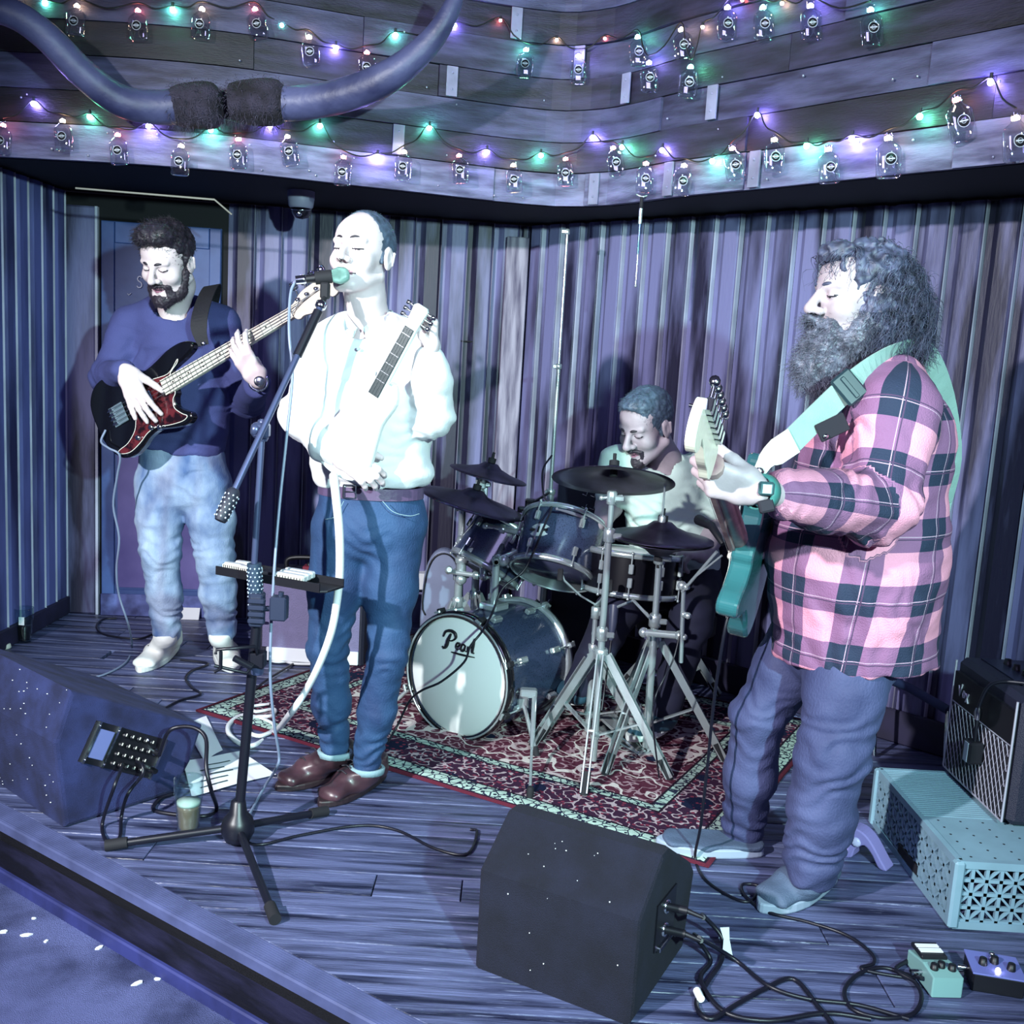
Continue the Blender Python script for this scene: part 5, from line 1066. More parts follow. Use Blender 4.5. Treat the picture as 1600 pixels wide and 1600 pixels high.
# ================================================================= drum kit
m_shell = mat('black_sparkle', '#0d1220', .22, col2='#3a4560', vscale=260, lo=.52, hi=.74, coat=.6)
m_head = mat('drum_head', '#e6eae8', .5)
m_clear = mat('smoky_head', '#43465e', .2, coat=.4)
m_cym = mat('dark_bronze', '#57516c', .36, .85, col2='#2c2838', vscale=9)
m_steel = mat('stand_chrome', '#c9d4d6', .26, .72)
m_rub = mat('rubber', '#15151c', .8)
def circ(c, axis, r, n):
    ax = V(axis).normalized(); a = ax.orthogonal().normalized(); b = ax.cross(a); return [V(c)+(a*math.cos(2*math.pi*i/n)+b*math.sin(2*math.pi*i/n))*r for i in range(n)]
def drum(name, label, c, axis, r, h, lugs=6, top=None, bot=None, badge=None, group=None, hoopm=None, shell=None):
    """c = centre of the shell, axis points to the batter side"""
    c, axv = V(c), V(axis).normalized(); t = thing(name, label, 'drum', c-axv*h/2, group); hm = hoopm or m_steel
    q = MB(); q.lathe([(r, -h/2), (r, h/2)], c, axv, 40, close=True); q.lathe([(r-.006, h/2), (r-.006, -h/2)], c, axv, 40, close=True); q.build('shell', shell or m_shell, t)
    for s, hd, nm in ((1, top, 'batter_head'), (-1, bot, 'resonant_head')):
        q = MB(); q.lathe([(.0001, 0), (r*.97, 0), (r*1.0, -.006*s)] if s > 0 else [(r*1.0, .006), (r*.97, 0), (.0001, 0)], c+axv*s*(h/2+.006), axv, 40); q.build(nm, hd or m_head, t)
        q = MB(); cc = c+axv*s*h/2; q.lathe([(r+.002, -.012*s), (r+.011, -.012*s), (r+.011, .004*s), (r+.004, .010*s), (r-.001, .010*s), (r-.001, -.012*s)], cc, axv, 40, close=True); q.build('hoop', hm, t)
    for p in circ((0, 0, 0), axv, 1, lugs):
        d = p
        for s in (1, -1):
            q = MB(); q.box(c+d*(r+.010)+axv*s*(h*.5-.050), (.008, .009, .018), (d, axv.cross(d), axv), bev=.003); q.cyl(c+d*(r+.014)+axv*s*(h*.5-.035), c+d*(r+.014)+axv*s*(h*.5+.012), .0032, None, 6); q.ball(c+d*(r+.014)+axv*s*(h*.5+.008), .0065, 6); q.build('lug', m_steel, t)
    if badge is not None:
        d = V(badge); d = (d-axv*d.dot(axv)).normalized(); q = MB(); f = frame(d, axv.cross(d)); 
        q.lathe([(.0001, .004), (.052, .003), (.058, .0)], (0, 0, 0), (0, 0, 1), 24); vs = [c+d*(r+.001+v[2]-.0012*(v[0]/.03)**2*4)+axv.cross(d)*v[0]*.95+axv*v[1]*.45 for v in q.v]
        b2 = MB(); b2.add(vs, q.f, True); o = b2.build('badge', mat('badge_silver', '#d6dde0', .3, .3), t)
        b3 = MB()
        for x0, w in ((-.028, .016), (.028, .016)): b3.box(c+d*(r+.0012)+axv.cross(d)*x0, (w*.6, .004, .003), (axv.cross(d), axv, d))
        b3.box(c+d*(r+.0045), (.004, .012, .0012), (axv.cross(d), axv, d)); b3.build('badge_emblem', m_black, o)
    return t
# bass drum with lettered front head
kc = V((-0.16,3.6,0.221)); kax = V(-.56, -.82, .03).normalized(); KR = .222; KL = .40
kd = thing('bass_drum', 'black sparkle bass drum with lettered white front head', 'drum', (kc.x, kc.y, 0))
mid = kc-kax*(KL/2)
q = MB(); q.lathe([(KR, -KL/2), (KR, KL/2)], mid, kax, 56, close=True); q.build('shell', m_shell, kd)
q = MB(); q.lathe([(KR-.002, -.004), (KR-.01, .004), (.0001, .006)], kc, kax, 56); fhd = q.build('front_head', m_head, kd)
q = MB(); q.lathe([(KR-.002, .004), (KR-.01, -.004), (.0001, -.004)], kc-kax*KL, kax, 48); q.build('batter_head', m_head, kd)
for s, mm in ((0, mat('wood_hoop_white', '#dfe4e2', .35)), (1, m_steel)):
    cc = kc-kax*(KL*s); q = MB(); q.lathe([(KR+.001, -.018), (KR+.016, -.018), (KR+.018, .0), (KR+.014, .016), (KR-.004, .016), (KR-.004, .008)], cc, kax if s == 0 else -kax, 56, close=True); q.build('hoop', mm if s else m_gloss, kd)
q = MB(); q.torus(kc+kax*.016, kax, KR+.006, .004, 56, 6); q.build('hoop_inlay', m_steel, kd)
UPK = V(0, 0, 1); kr_ = UPK.cross(kax).normalized(); ku_ = kax.cross(kr_)
for i in range(8):
    an = 2*math.pi*(i+.5)/8; d = kr_*math.cos(an)+ku_*math.sin(an)
    for s in (0, 1):
        q = MB(); e = kc-kax*(KL*s); sg = 1 if s == 0 else -1; q.box(e+d*(KR+.020)+kax*(.006*sg), (.012, .010, .016), (d, kax.cross(d), kax), bev=.003, m=1 if s == 0 else 0); q.cyl(e+d*(KR+.018)-kax*(.075*sg), e+d*(KR+.018)+kax*(.024*sg), .0042, None, 6); q.box(e+d*(KR+.010)-kax*(.09*sg), (.010, .011, .026), (d, kax.cross(d), kax), bev=.004); q.box(e+d*(KR+.020)+kax*(.030*sg), (.004, .013, .004), (d, kax.cross(d), kax), bev=.001); q.build('lug', [m_steel, m_rub], kd)
for s in (-1, 1):                                                        # spurs
    a = mid+kr_*(s*(KR+.0))+kax*.10-V(0, 0, .06); b_ = V(a.x+kr_.x*s*.12+kax.x*.08, a.y+kr_.y*s*.12+kax.y*.08, .015); q = MB(); q.tube([a, b_], .008, 10); q.lathe([(.012, -.015), (.013, .02)], b_, (a-b_), 10, m=1); q.box(a, (.02, .02, .028), bev=.006); q.build('spur', [m_steel, m_rub], kd)
a = V((0.111,3.42,0.228)); q = MB(); q.tube([(0.117,3.45,0.207), (0.115,3.33,0.112), (0.114,3.3,0.082)], [.009, .009, .006], 10); q.tube([(0.114,3.3,0.082), (0.109,3.07,0.02)], .005, 8); q.lathe([(.011, -.015), (.012, .02), (.008, .028)], (0.11,3.071,0.015), (0, 0, 1), 10, m=1); q.box((0.096,3.47,0.217), (.03, .02, .014), bev=.005); q.build('spur', [m_steel, m_rub], kd)
# lettering on the front head
def hd(x, y): return kc+kax*.0085+kr_*x+ku_*y
let = MB()
def stroke(pts, w=.0042):
    sp = spline([(x, y, 0) for x, y in pts], 5); n = len(sp); let.tube([hd(p.x, p.y) for p in sp], [w*(.55+.9*abs(math.sin(3.1*i/n+.4))) for i in range(n)], 5)
sx, sy = -.062, .098
def L(pts, ox, w=.0036, k=1): stroke([(sx+(ox+x)*k, sy+y*k) for x, y in pts], w)
L([(.022, .052), (.012, .030), (.006, .006), (-.004, -.006), (-.014, -.002)], 0, .0048)
L([(-.012, .036), (-.002, .056), (.022, .064), (.042, .056), (.044, .040), (.030, .028), (.014, .026)], 0, .0042)
L([(.0, .008), (.014, .016), (.016, .024), (.006, .024), (.0, .010), (.008, 0), (.020, .006)], .048, .003)
L([(.018, .022), (.006, .024), (.0, .010), (.008, 0), (.016, .010), (.019, .023), (.018, .004), (.026, .002)], .072, .003)
L([(.0, .022), (.002, .002), (.004, .016), (.012, .024), (.016, .020)], .102, .003)
L([(.008, .056), (.004, .030), (.002, .006), (.010, .002)], .122, .0038)
L([(.03, -.014), (.08, -.014), (.135, -.012)], 0, .0028)
let.build('lettering', m_black, fhd)
# toms, snare, floor tom
drum('rack_tom', 'black sparkle rack tom with silver oval badge above the bass drum', (0.189,3.86,0.668), (.20, .50, .84), .160, .215, 6, m_head, m_clear, badge=V(-.55, -.8, .1))
drum('rack_tom', 'second rack tom behind the chrome stands, left of the badged one', (-0.053,4.05,0.613), (.45, .30, .84), .145, .19, 6, m_head, m_clear)
drum('snare_drum', 'dark snare drum with chrome lugs under the hi-hat', (0.468,3.8,0.605), (.05, .10, 1), .175, .15, 10, m_head, m_clear, shell=mat('dark_snare_shell', '#14131c', .25, .3))
def cymbal(name, label, c, axis, r, bell=.05, dome=.03, group=None):
    t = thing(name, label, 'cymbal', c); q = MB(); pr = [(.006, dome+.022), (bell*.6, dome+.018), (bell, dome), (bell*1.25, dome-.004), (r*.6, dome*.45), (r*.85, dome*.16), (r, 0)]
    q.lathe(pr+[(r, -.0012)]+[(a, b-.0014) for a, b in pr[::-1][1:]], c, axis, 48, close=True)
    for k in range(1): pass
    q.build('plate', m_cym, t); q = MB(); q.lathe([(.017, dome+.022), (.017, dome+.040)], c, axis, 14); q.cyl(V(c)+V(axis).normalized()*(dome+.03), V(c)+V(axis).normalized()*(dome+.065), .006, None, 8); q.lathe([(.013, dome-.014), (.013, dome+.008)], c, axis, 12); q.build('felt', m_rub, t); return t
def tripod(mb, base, h, spread, ang0, hub=.0, leg_w=.013, dbl=True, m=0, mf=1, tubes=None):
    b = V(base)
    for i in range(3):
        an = ang0[i] if hasattr(ang0, '__len__') else ang0+i*2.094; d = V(math.cos(an), math.sin(an), 0); sd = V(-d.y, d.x, 0)
        top = b+V(0, 0, h)+d*.022; foot = b+d*spread+V(0, 0, .012)
        for s in ((-1, 1) if dbl else (0,)):
            mb[i].box((top+foot)/2+sd*(s*.010), ((top-foot).length/2, .0022 if dbl else leg_w*.5, leg_w), ((top-foot).normalized(), sd, (top-foot).normalized().cross(sd)), m=m)
        mb[i].tube([foot+(top-foot).normalized()*.07, foot-V(0, 0, .008)], [.016, .014], 8, m=mf)
        m2 = b+V(0, 0, h*.28); mb[i].box((m2+d*.02+(top*.45+foot*.55))/2, (((top*.45+foot*.55)-m2).length/2, .008, .003), (((top*.45+foot*.55)-m2).normalized(), sd, ((top*.45+foot*.55)-m2).normalized().cross(sd)), m=m)
def stand(name, label, base, h, spread, ang, tubes, cat='stand', top=None, dbl=True, leg_w=.013, mm=None, lean=None, wing=True):
    """tubes: list of (z0, z1, radius)"""
    mm = mm or m_steel; t = thing(name, label, cat, base); b = V(base); ln = V(lean or (0, 0, 1)).normalized(); mbs = [MB() for _ in range(3)]; tripod(mbs, base, h, spread, ang, dbl=dbl, leg_w=leg_w)
    for x in mbs: x.build('leg', [mm, m_rub], t)
    for i, (z0, z1, r) in enumerate(tubes):
        q = MB(); q.tube([b+ln*z0, b+ln*z1], r, 14)
        q.build('tube', mm, t)
        q = MB(); q.lathe([(r+.004, -.03), (r+.008, -.028), (r+.008, .012), (r+.004, .016)], b+ln*z1, ln, 14)
        if wing: q.box(b+ln*(z1-.008)+V(.024, -.01, 0), (.018, .005, .010), bev=.004)
        q.build('clamp', mm, t)
    q = MB(); q.lathe([(.020, -.02), (.024, -.016), (.024, .016), (.020, .02)], b+V(0, 0, h), ln, 14); q.build('collar', mm, t); q = MB(); q.lathe([(.016, -.012), (.019, 0), (.016, .012)], b+V(0, 0, h*.28), ln, 12); q.build('brace_ring', mm, t); return t
# crash on the tall stand in front
cb = V((0.331,3.377,0)); cb = V(cb.x, cb.y, 0); ct = V((0.327,3.36,0.967)); ln = (ct-cb).normalized(); hh = ct.z
st = stand('cymbal_stand', 'tall chrome cymbal stand in front of the kit with double-braced legs', cb, .40, .27, (-1.75, -.35, 2.3), [(.02, .48, .0125), (.45, .82, .0115), (.80, hh-.02, .0095)], lean=ln)
q = MB(); q.box(ct-V(0, 0, .025), (.016, .014, .020), bev=.005); q.cyl(ct-V(.03, 0, .03), ct+V(.035, 0, -.02), .005); q.ball(ct-V(.034, 0, .03), .009, 8); q.build('tilter', m_steel, st)
cymbal('crash_cymbal', 'dark crash cymbal on the tall stand in front of the drummer', (0.329,3.38,0.992), (.03, .36, 1), .205)
# hi-hat
hb = V((0.529,3.512,0)); hb = V(hb.x, hb.y, 0); ht = V((0.509,3.42,0.779)); ln = (ht-hb).normalized()
st = stand('hi_hat_stand', 'chrome hi-hat stand with splayed legs beside the guitarist', hb, .42, .28, (-.15, -2.2, 1.9), [(.03, .52, .0135), (.50, ht.z-.03, .0115)], lean=ln)
q = MB(); q.cyl(ht, ht+ln*.22, .0035, None, 8); q.lathe([(.012, .06), (.012, .10), (.008, .105)], ht, ln, 12); q.build('pull_rod', m_steel, st)
q = MB(); q.lathe([(.014, -.035), (.020, -.02), (.026, .0), (.026, .006)], ht, ln, 14); q.build('seat_cup', m_rub, st)
q = MB(); d = V(-.45, .75, 0).normalized(); f = frame((0, 0, 1), d); q.box(hb+d*.12+V(0, 0, .035), (.13, .04, .006), frame(V(-.2*d.x, -.2*d.y, 1), d), bev=.004); q.box(hb+d*.14+V(0, 0, .008), (.16, .045, .006), f, bev=.003); q.build('pedal', m_steel, st)
cymbal('hi_hat_cymbal', 'upper hi-hat cymbal', V(ht)+V(0, 0, .028), (.02, -.02, 1), .178, .055, .034)['label'] = 'upper dark cymbal of the hi-hat pair'
o = cymbal('hi_hat_cymbal', 'lower', V(ht)+V(0, 0, .020), (-.02, .02, -1), .178, .055, .034); o['label'] = 'lower upturned cymbal of the hi-hat pair'
# left cymbals and their stand
lb = V((-0.126,4.65,0)); lb = V((-0.136,4.22,0.183)); lb = V(lb.x, lb.y, 0)
c1, c2 = V((-0.108,4.25,0.888)), V((-0.158,4,0.801))
st = stand('cymbal_stand', 'chrome boom cymbal stand left of the bass drum', lb, .38, .27, (-1.2, .9, 3.0), [(.02, .52, .0165), (.50, .78, .0145), (.76, .86, .0125)])
a = lb+V(0, 0, .86); q = MB(); q.tube([a, c1-V(.01, 0, .09), c1-V(0, 0, .01)], .0075, 8); q.build('boom_arm', m_steel, st); q = MB(); q.box(a, (.022, .02, .028), bev=.006); q.box(c1-V(.01, 0, .08), (.012, .012, .03), bev=.004); q.build('tilter', m_steel, st)
l2 = V((-0.2,4.08,0.218)); l2 = V(l2.x, l2.y, 0)
st = stand('cymbal_stand', 'second chrome stand beside the boom stand, nearest the singer', l2, .38, .25, (-2.0, .2, 2.2), [(.02, .50, .0165), (.48, .80, .0145)])
a = l2+V(0, 0, .80); q = MB(); q.tube([a, c2-V(.06, 0, .03), c2-V(0, 0, .005)], .0075, 8); q.build('boom_arm', m_steel, st); q = MB(); q.box(a, (.022, .02, .026), bev=.006); q.build('tilter', m_steel, st)
cymbal('splash_cymbal', 'upper of the two tilted cymbals between singer and drummer', c1, (.20, -.02, 1), .165, .05, .032)
cymbal('ride_cymbal', 'larger lower of the two tilted cymbals between singer and drummer', c2, (.24, -.03, 1), .215, .055, .036)
# tom mount on the bass drum, tom arms
q = MB(); mt = kc-kax*.20+V(0, 0, KR); th = thing('tom_mount', 'chrome tom holder post with ball clamps on the bass drum', 'mount', mt)
q.box(mt+V(0, 0, .012), (.04, .045, .014), (kr_, kax, UPK), bev=.006); q.tube([mt, mt+V(0, 0, .20)], .014, 12); q.build('post', m_steel, th)
tA, tB = V((0.104,3.84,0.607)), V((-0.014,4.02,0.577))
for e in (tA, tB):
    q = MB(); j = mt+V(0, 0, .19); q.ball(j+(e-j).normalized()*.03, .024, 10); q.tube([j, j+V((e-j).x*.5, (e-j).y*.5, .03), e], .0095, 10); q.box(e, (.03, .02, .022), bev=.006); q.lathe([(.008, 0), (.015, .004), (.015, .02), (.008, .024)], j+V(.0, -.03, .0), (0, -1, 0), 10); q.build('arm', m_steel, th)
# extra clamps and tubes of the rack left of the toms
rk = thing('multi_clamp', 'chrome clamps and short tubes joined between the stands', 'clamp', (-0.127,3.98,0.565))
for a, b_, r in (((-0.243,4.04,0.512), (-0.009,3.95,0.514), .010), ((-0.101,3.98,0.695), (-0.097,3.98,0.515), .017), ((-0.193,4.05,0.639), (-0.19,4.05,0.481), .020), ((-0.097,3.96,0.719), (0.034,3.92,0.709), .013), ((-0.06,3.97,0.506), (-0.056,3.9,0.381), .010)):
    q = MB(); q.tube([a, b_], r, 12); q.lathe([(r+.003, -.012), (r+.007, -.010), (r+.007, .010), (r+.003, .012)], (V(a)+V(b_))/2, V(b_)-V(a), 12); q.ball(a, r*1.25, 10); q.ball(b_, r*1.2, 10); q.build('tube', m_steel, rk)
for p in ((-0.154,3.94,0.623), (-0.056,3.9,0.552), (-0.044,3.88,0.527), (-0.241,4,0.528)):
    q = MB(); q.lathe([(.004, 0), (.014, .004), (.016, .012), (.010, .022)], p, (.3, -1, .2), 10); q.build('wing_nut', m_steel, rk)
# snare stand
sb = V((0.329,3.66,0.16)); sb = V(sb.x, sb.y, 0); sn = V((0.468,3.8,0.605))
st = stand('snare_stand', 'low chrome stand with basket arms under the snare drum', sb, .30, .26, (-2.5, -.6, 1.5), [(.02, .34, .012), (.32, .48, .010)])
top_ = sb+V(0, 0, .50)
for d in (V(-.13, -.06, .10), V(.03, -.10, .08), V(.12, .10, .10)):
    q = MB(); q.ribbon([top_, top_+d*.5+V(0, 0, -.01), top_+d, top_+d+V(d.x*.12, d.y*.12, .035)], .02, .006, 0, d.cross(V(0, 0, 1))); q.box(top_+d+V(d.x*.1, d.y*.1, .02), (.010, .012, .022), bev=.004, m=1); q.build('basket_arm', [m_steel, m_rub], st)
# kick pedal, drum stick, throne
kb = kc-kax*(KL+.04); kb = V(kb.x, kb.y, 0); pd = thing('kick_pedal', 'chrome bass drum pedal behind the bass drum', 'pedal', kb); d = -kax; d.z = 0; d.normalize()
q = MB(); q.box(kb+d*.16+V(0, 0, .012), (.15, .045, .005), frame((0, 0, 1), d), bev=.003); q.box(kb+d*.15+V(0, 0, .05), (.13, .04, .005), frame(V(d.x*.25, d.y*.25, 1), d), bev=.003); q.build('footboard', m_steel, pd)
q = MB(); s_ = V(-d.y, d.x, 0)
for s in (-1, 1): q.box(kb+d*.03+s_*(s*.06)+V(0, 0, .09), (.012, .008, .09), frame((0, 0, 1), d), bev=.003)
q.tube([kb+d*.03+s_*.06+V(0, 0, .17), kb+d*.03-s_*.06+V(0, 0, .17)], .007, 8); q.build('frame', m_steel, pd)
q = MB(); q.tube([kb+d*.03+V(0, 0, .17), kb+d*.06+V(0, 0, .36)], .004, 6); q.ball(kb+d*.06+V(0, 0, .37), .028, 10, sc=(1, 1, .8)); q.build('beater', m_rub, pd)
q = MB(); q.tube([(0.704,3.8,0.681), (0.446,3.72,0.681), (0.41,3.71,0.681)], [.0075, .006, .0035], 8); q.ball((0.405,3.708,0.681), .006, 8); tag(q.build('drumstick', mat('dark_stick', '#1a1520', .5)), 'dark drumstick in the drummer\'s left hand over the snare', 'drumstick')
q = MB(); q.tube([(0.369,3.86,0.764), (0.206,3.72,0.83), (0.167,3.68,0.843)], [.0075, .006, .0035], 8); q.ball((0.162,3.68,0.845), .006, 8); tag(q.build('drumstick', mat('pale_stick', '#8d8294', .5)), 'pale drumstick in the drummer\'s right hand above the rack tom', 'drumstick')
tc_ = V((0.703,4.12,0.52)); t = thing('drum_throne', 'black round drum stool under the drummer', 'stool', (tc_.x, tc_.y, 0))
zt = tc_.z-.13; q = MB(); q.lathe([(.15, zt-.09), (.165, zt-.08), (.165, zt-.02), (.15, zt)], (tc_.x, tc_.y, 0), (0, 0, 1), 28); q.build('seat', m_rub, t)
q = MB(); q.tube([(tc_.x, tc_.y, .1), (tc_.x, tc_.y, zt-.09)], .014, 10); q.build('post', m_steel, t)
mbs = [MB() for _ in range(3)]; tripod(mbs, (tc_.x, tc_.y, 0), .30, .24, .4)
for x in mbs: x.build('leg', [m_steel, m_rub], t)

# ================================================================= things on the stage
m_felt = mat('carpeted_black', '#15172e', .95, bump=.8, bscale=500, col2='#0b0c20', vscale=12)
m_felt_lit = mat('carpeted_lit_blue', '#303a70', .95, bump=.8, bscale=500, col2='#1b2148', vscale=10)  # black carpet coloured blue; the light falling on it is in the colour
m_cable = mat('black_cable', '#0f0f1c', .4)
m_wcable = mat('white_cable', '#dcdde0', .45)
m_gcable = mat('grey_cable', '#76829a', .35)
def cable(name, label, pts, r=.004, m=None, k=6, cat='cable', group=None, rs=None):
    sp = spline(pts, k); q = MB(); q.tube(sp, r if rs is None else [rs[0]+(rs[1]-rs[0])*i/(len(sp)-1) for i in range(len(sp))], 7); return tag(q.build(name, m or m_cable), label, cat, group)
# ---- rug --------------------------------------------------------
def rug_mat():
    m = bpy.data.materials.new('rug_pile'); m.use_nodes = True; nt = m.node_tree; b = nt.nodes['Principled BSDF']; b.inputs['Roughness'].default_value = .95; b.inputs['Specular IOR Level'].default_value = .1
    tc = nt.nodes.new('ShaderNodeTexCoord'); sp = nt.nodes.new('ShaderNodeSeparateXYZ'); nt.links.new(tc.outputs['Object'], sp.inputs[0]); x, y = sp.outputs[0], sp.outputs[1]
    def M(op, a, bb=None, c=None):
        n = nt.nodes.new('ShaderNodeMath'); n.operation = op
        for i, q in enumerate((a, bb, c)):
            if q is None: continue
            if isinstance(q, (int, float)): n.inputs[i].default_value = q
            else: nt.links.new(q, n.inputs[i])
        return n.outputs[0]
    def tex(kind, sc, seed=0, **kw):
        mp = nt.nodes.new('ShaderNodeMapping'); mp.inputs['Location'].default_value = (seed, seed*.7, 0); nt.links.new(tc.outputs['Object'], mp.inputs['Vector'])
        n = nt.nodes.new(kind); n.inputs['Scale'].default_value = sc; nt.links.new(mp.outputs[0], n.inputs['Vector'])
        for k_, v_ in kw.items(): setattr(n, k_, v_)
        return n
    def mix(f, a, c):
        n = nt.nodes.new('ShaderNodeMix'); n.data_type = 'RGBA'; nt.links.new(f, n.inputs[0])
        for i, q in ((6, a), (7, c)):
            if isinstance(q, str): n.inputs[i].default_value = (*srgb(q), 1)
            else: nt.links.new(q, n.inputs[i])
        return n.outputs[2]
    d = M('MINIMUM', M('MINIMUM', x, M('SUBTRACT', 2.0, x)), M('MINIMUM', y, M('SUBTRACT', 1.42, y)))
    nz = tex('ShaderNodeTexNoise', 9, 3); nz.inputs['Detail'].default_value = 1; curl = M('LESS_THAN', M('ABSOLUTE', M('SUBTRACT', nz.outputs[0], .5)), .017)
    nz2 = tex('ShaderNodeTexNoise', 26, 8); nz2.inputs['Detail'].default_value = 1; curl2 = M('LESS_THAN', M('ABSOLUTE', M('SUBTRACT', nz2.outputs[0], .5)), .035)
    vo = tex('ShaderNodeTexVoronoi', 7, 1); vo2 = tex('ShaderNodeTexVoronoi', 34, 5); vo2.feature = 'DISTANCE_TO_EDGE'; vo3 = tex('ShaderNodeTexVoronoi', 46, 2)
    ring = M('LESS_THAN', M('ABSOLUTE', M('SUBTRACT', vo.outputs['Distance'], .30)), .05); petals = M('LESS_THAN', vo3.outputs['Distance'], .30)
    field = mix(curl2, '#56283a', '#a88a92'); field = mix(curl, field, '#d6ccc8'); field = mix(M('LESS_THAN', vo.outputs['Distance'], .16), field, '#1e2440'); field = mix(ring, field, '#c2b2b4')
    bord = mix(curl2, '#3a2038', '#b6a4aa'); bord = mix(M('LESS_THAN', vo.outputs['Distance'], .34), bord, '#171d38'); bord = mix(petals, bord, '#7a3348')
    guard = mix(petals, '#a9c0b6', '#181c30'); guard = mix(M('LESS_THAN', vo2.outputs[0], .06), guard, '#26293f')
    c = mix(M('LESS_THAN', d, .285), field, guard); c = mix(M('LESS_THAN', d, .245), c, bord); c = mix(M('LESS_THAN', d, .085), c, guard); c = mix(M('LESS_THAN', d, .016), c, '#5d2434')
    for e in (.016, .085, .245, .285): c = mix(M('LESS_THAN', M('ABSOLUTE', M('SUBTRACT', d, e)), .004), c, '#241828')
    nt.links.new(c, b.inputs['Base Color'])
    nb_ = tex('ShaderNodeTexNoise', 300); bp = nt.nodes.new('ShaderNodeBump'); bp.inputs['Strength'].default_value = .6; bp.inputs['Distance'].default_value = .01; nt.links.new(nb_.outputs[0], bp.inputs['Height']); nt.links.new(bp.outputs[0], b.inputs['Normal'])
    return m
rd = V(.872, -.49, 0).normalized(); N_ = 40; q = MB(); vs = []
for zz in (0, .007):
    for j in range(21):
        for i in range(N_+1): x, y = 2.0*i/N_, 1.42*j/20; vs.append((x, y, zz+(.0015*math.sin(x*9+y*4) if zz else 0)))
W_ = N_+1; H_ = 21*W_
fs = [(H_+j*W_+i, H_+j*W_+i+1, H_+(j+1)*W_+i+1, H_+(j+1)*W_+i) for j in range(20) for i in range(N_)]+[(i, i+1, H_+i+1, H_+i) for i in range(N_)]+[(20*W_+i+1, 20*W_+i, H_+20*W_+i, H_+20*W_+i+1) for i in range(N_)]+[((j+1)*W_, j*W_, H_+j*W_, H_+(j+1)*W_) for j in range(20)]+[(j*W_+N_, (j+1)*W_+N_, H_+(j+1)*W_+N_, H_+j*W_+N_) for j in range(20)]
q.add(vs, fs, True); rug = tag(q.build('rug', rug_mat()), 'red patterned oriental rug with a teal and cream border under the drum kit', 'rug'); rug.location = (-1.137, 3.667, .001); rug.rotation_euler = (0, 0, math.atan2(rd.y, rd.x))
# ---- floor monitors ------------------------------------------------
def wedge(name, label, A, u, prof, length, m, bev=.012):
    """side profile (s along u, z) at A, body runs away from it along the left normal"""
    u = V(u[0], u[1], 0).normalized(); nl = V(-u.y, u.x, 0); t = thing(name, label, 'speaker', (A[0], A[1], 0)); q = MB(); q.prism(prof, (A[0], A[1], .002), u, (0, 0, 1), nl, 0, length, bev); q.build('cabinet', m, t); return t, (u, nl)
mA = (-1.198, 2.696); t, (u, nl) = wedge('floor_monitor', 'blue-lit wedge monitor with a mixer panel at the stage edge, left of the microphone', mA, (.217, .265), [(.0, .0), (.343, .0), (.40, .086), (.442, .192), (.02, .398), (-.028, .256)], .62, m_felt_lit)
def sp_(s, z, o=0): return V(mA[0], mA[1], 0)+u*s+V(0, 0, z)-nl*o
pd_ = V(.24, 0, -.125).normalized(); PX_ = (u*pd_.x+V(0, 0, pd_.z)).normalized(); PZ = -nl; PY = PZ.cross(PX_); pc = sp_(.175, .185, .0)
def pp(a, b, o=0): return pc+PX_*a+PY*b+PZ*o
q = MB(); q.box(pp(0, 0, .001), (.125, .060, .003), (PX_, PY, PZ)); o = q.build('control_panel', m_black, t)
q = MB(); q.box(pp(-.080, 0, .006), (.024, .042, .003), (PX_, PY, PZ), bev=.001); q.build('display', mat('lcd_grey', '#6b74a8', .2), o)
q = MB()
for a in (-.113, -.048, .122): q.box(pp(a, 0, .007), (.0035, .062, .004), (PX_, PY, PZ), m=0)
for i in range(2):
    q.ball(pp(-.113, -.05+.1*i, .012), .004, 6); q.ball(pp(-.048, -.05+.1*i, .012), .004, 6)
o2 = q.build('panel_rail', m_chrome, o); o2['kind'] = 'stuff'
kn = 0
for i in range(5):
    for j in range(4):
        q = MB(); q.lathe([(.0075, 0), (.0065, .011), (.001, .011)], pp(-.022+.024*i, .042-.028*j, .004), PZ, 9); q.box(pp(-.022+.024*i, .045-.028*j, .016), (.0012, .004, .001), (PX_, PY, PZ), m=1); q.build('knob', [m_black, m_ivory], o)
for i in range(2):
    q = MB(); q.cyl(pp(.090+.012*i, .02-.05*i, .004), pp(.090+.012*i, .02-.05*i, .045), .008); q.lathe([(.010, .0), (.010, .018)], pp(.090+.012*i, .02-.05*i, .004), PZ, 12, m=1); q.build('plug', [m_black, m_chrome], o)
q = MB(); q.ball(pp(.055, .045, .010), .004, 8); q.build('power_led', mat('blue_led', '#b8c4ff', .3, emit=(.5, .6, 1), estr=6), o)
mC = (.314, 1.974); t2, (u2, nl2) = wedge('floor_monitor', 'black wedge monitor at the front of the stage between microphone and pedals', mC, (.152, .285), [(.0, .0), (.333, .008), (.372, .19), (.34, .225), (.165, .335), (.12, .335), (-.002, .239)], .385, m_felt)
def s2(s, z, o=0): return V(mC[0], mC[1], 0)+u2*s+V(0, 0, z)-nl2*o
q = MB(); q.box(s2(.165, .17, .001), (.06, .055, .003), (u2, V(0, 0, 1), -nl2)); o = q.build('socket_panel', m_black, t2)
for a, z in ((.16, .20), (.16, .145)): q = MB(); q.lathe([(.016, 0), (.016, .006), (.011, .006), (.011, .002)], s2(a, z, .003), -nl2, 14); q.build('socket', m_chrome, o)
q = MB(); q.box(s2(.165, .115, .006), (.045, .006, .006), (u2, V(0, 0, 1), -nl2), bev=.002); q.build('bracket', m_chrome, o)
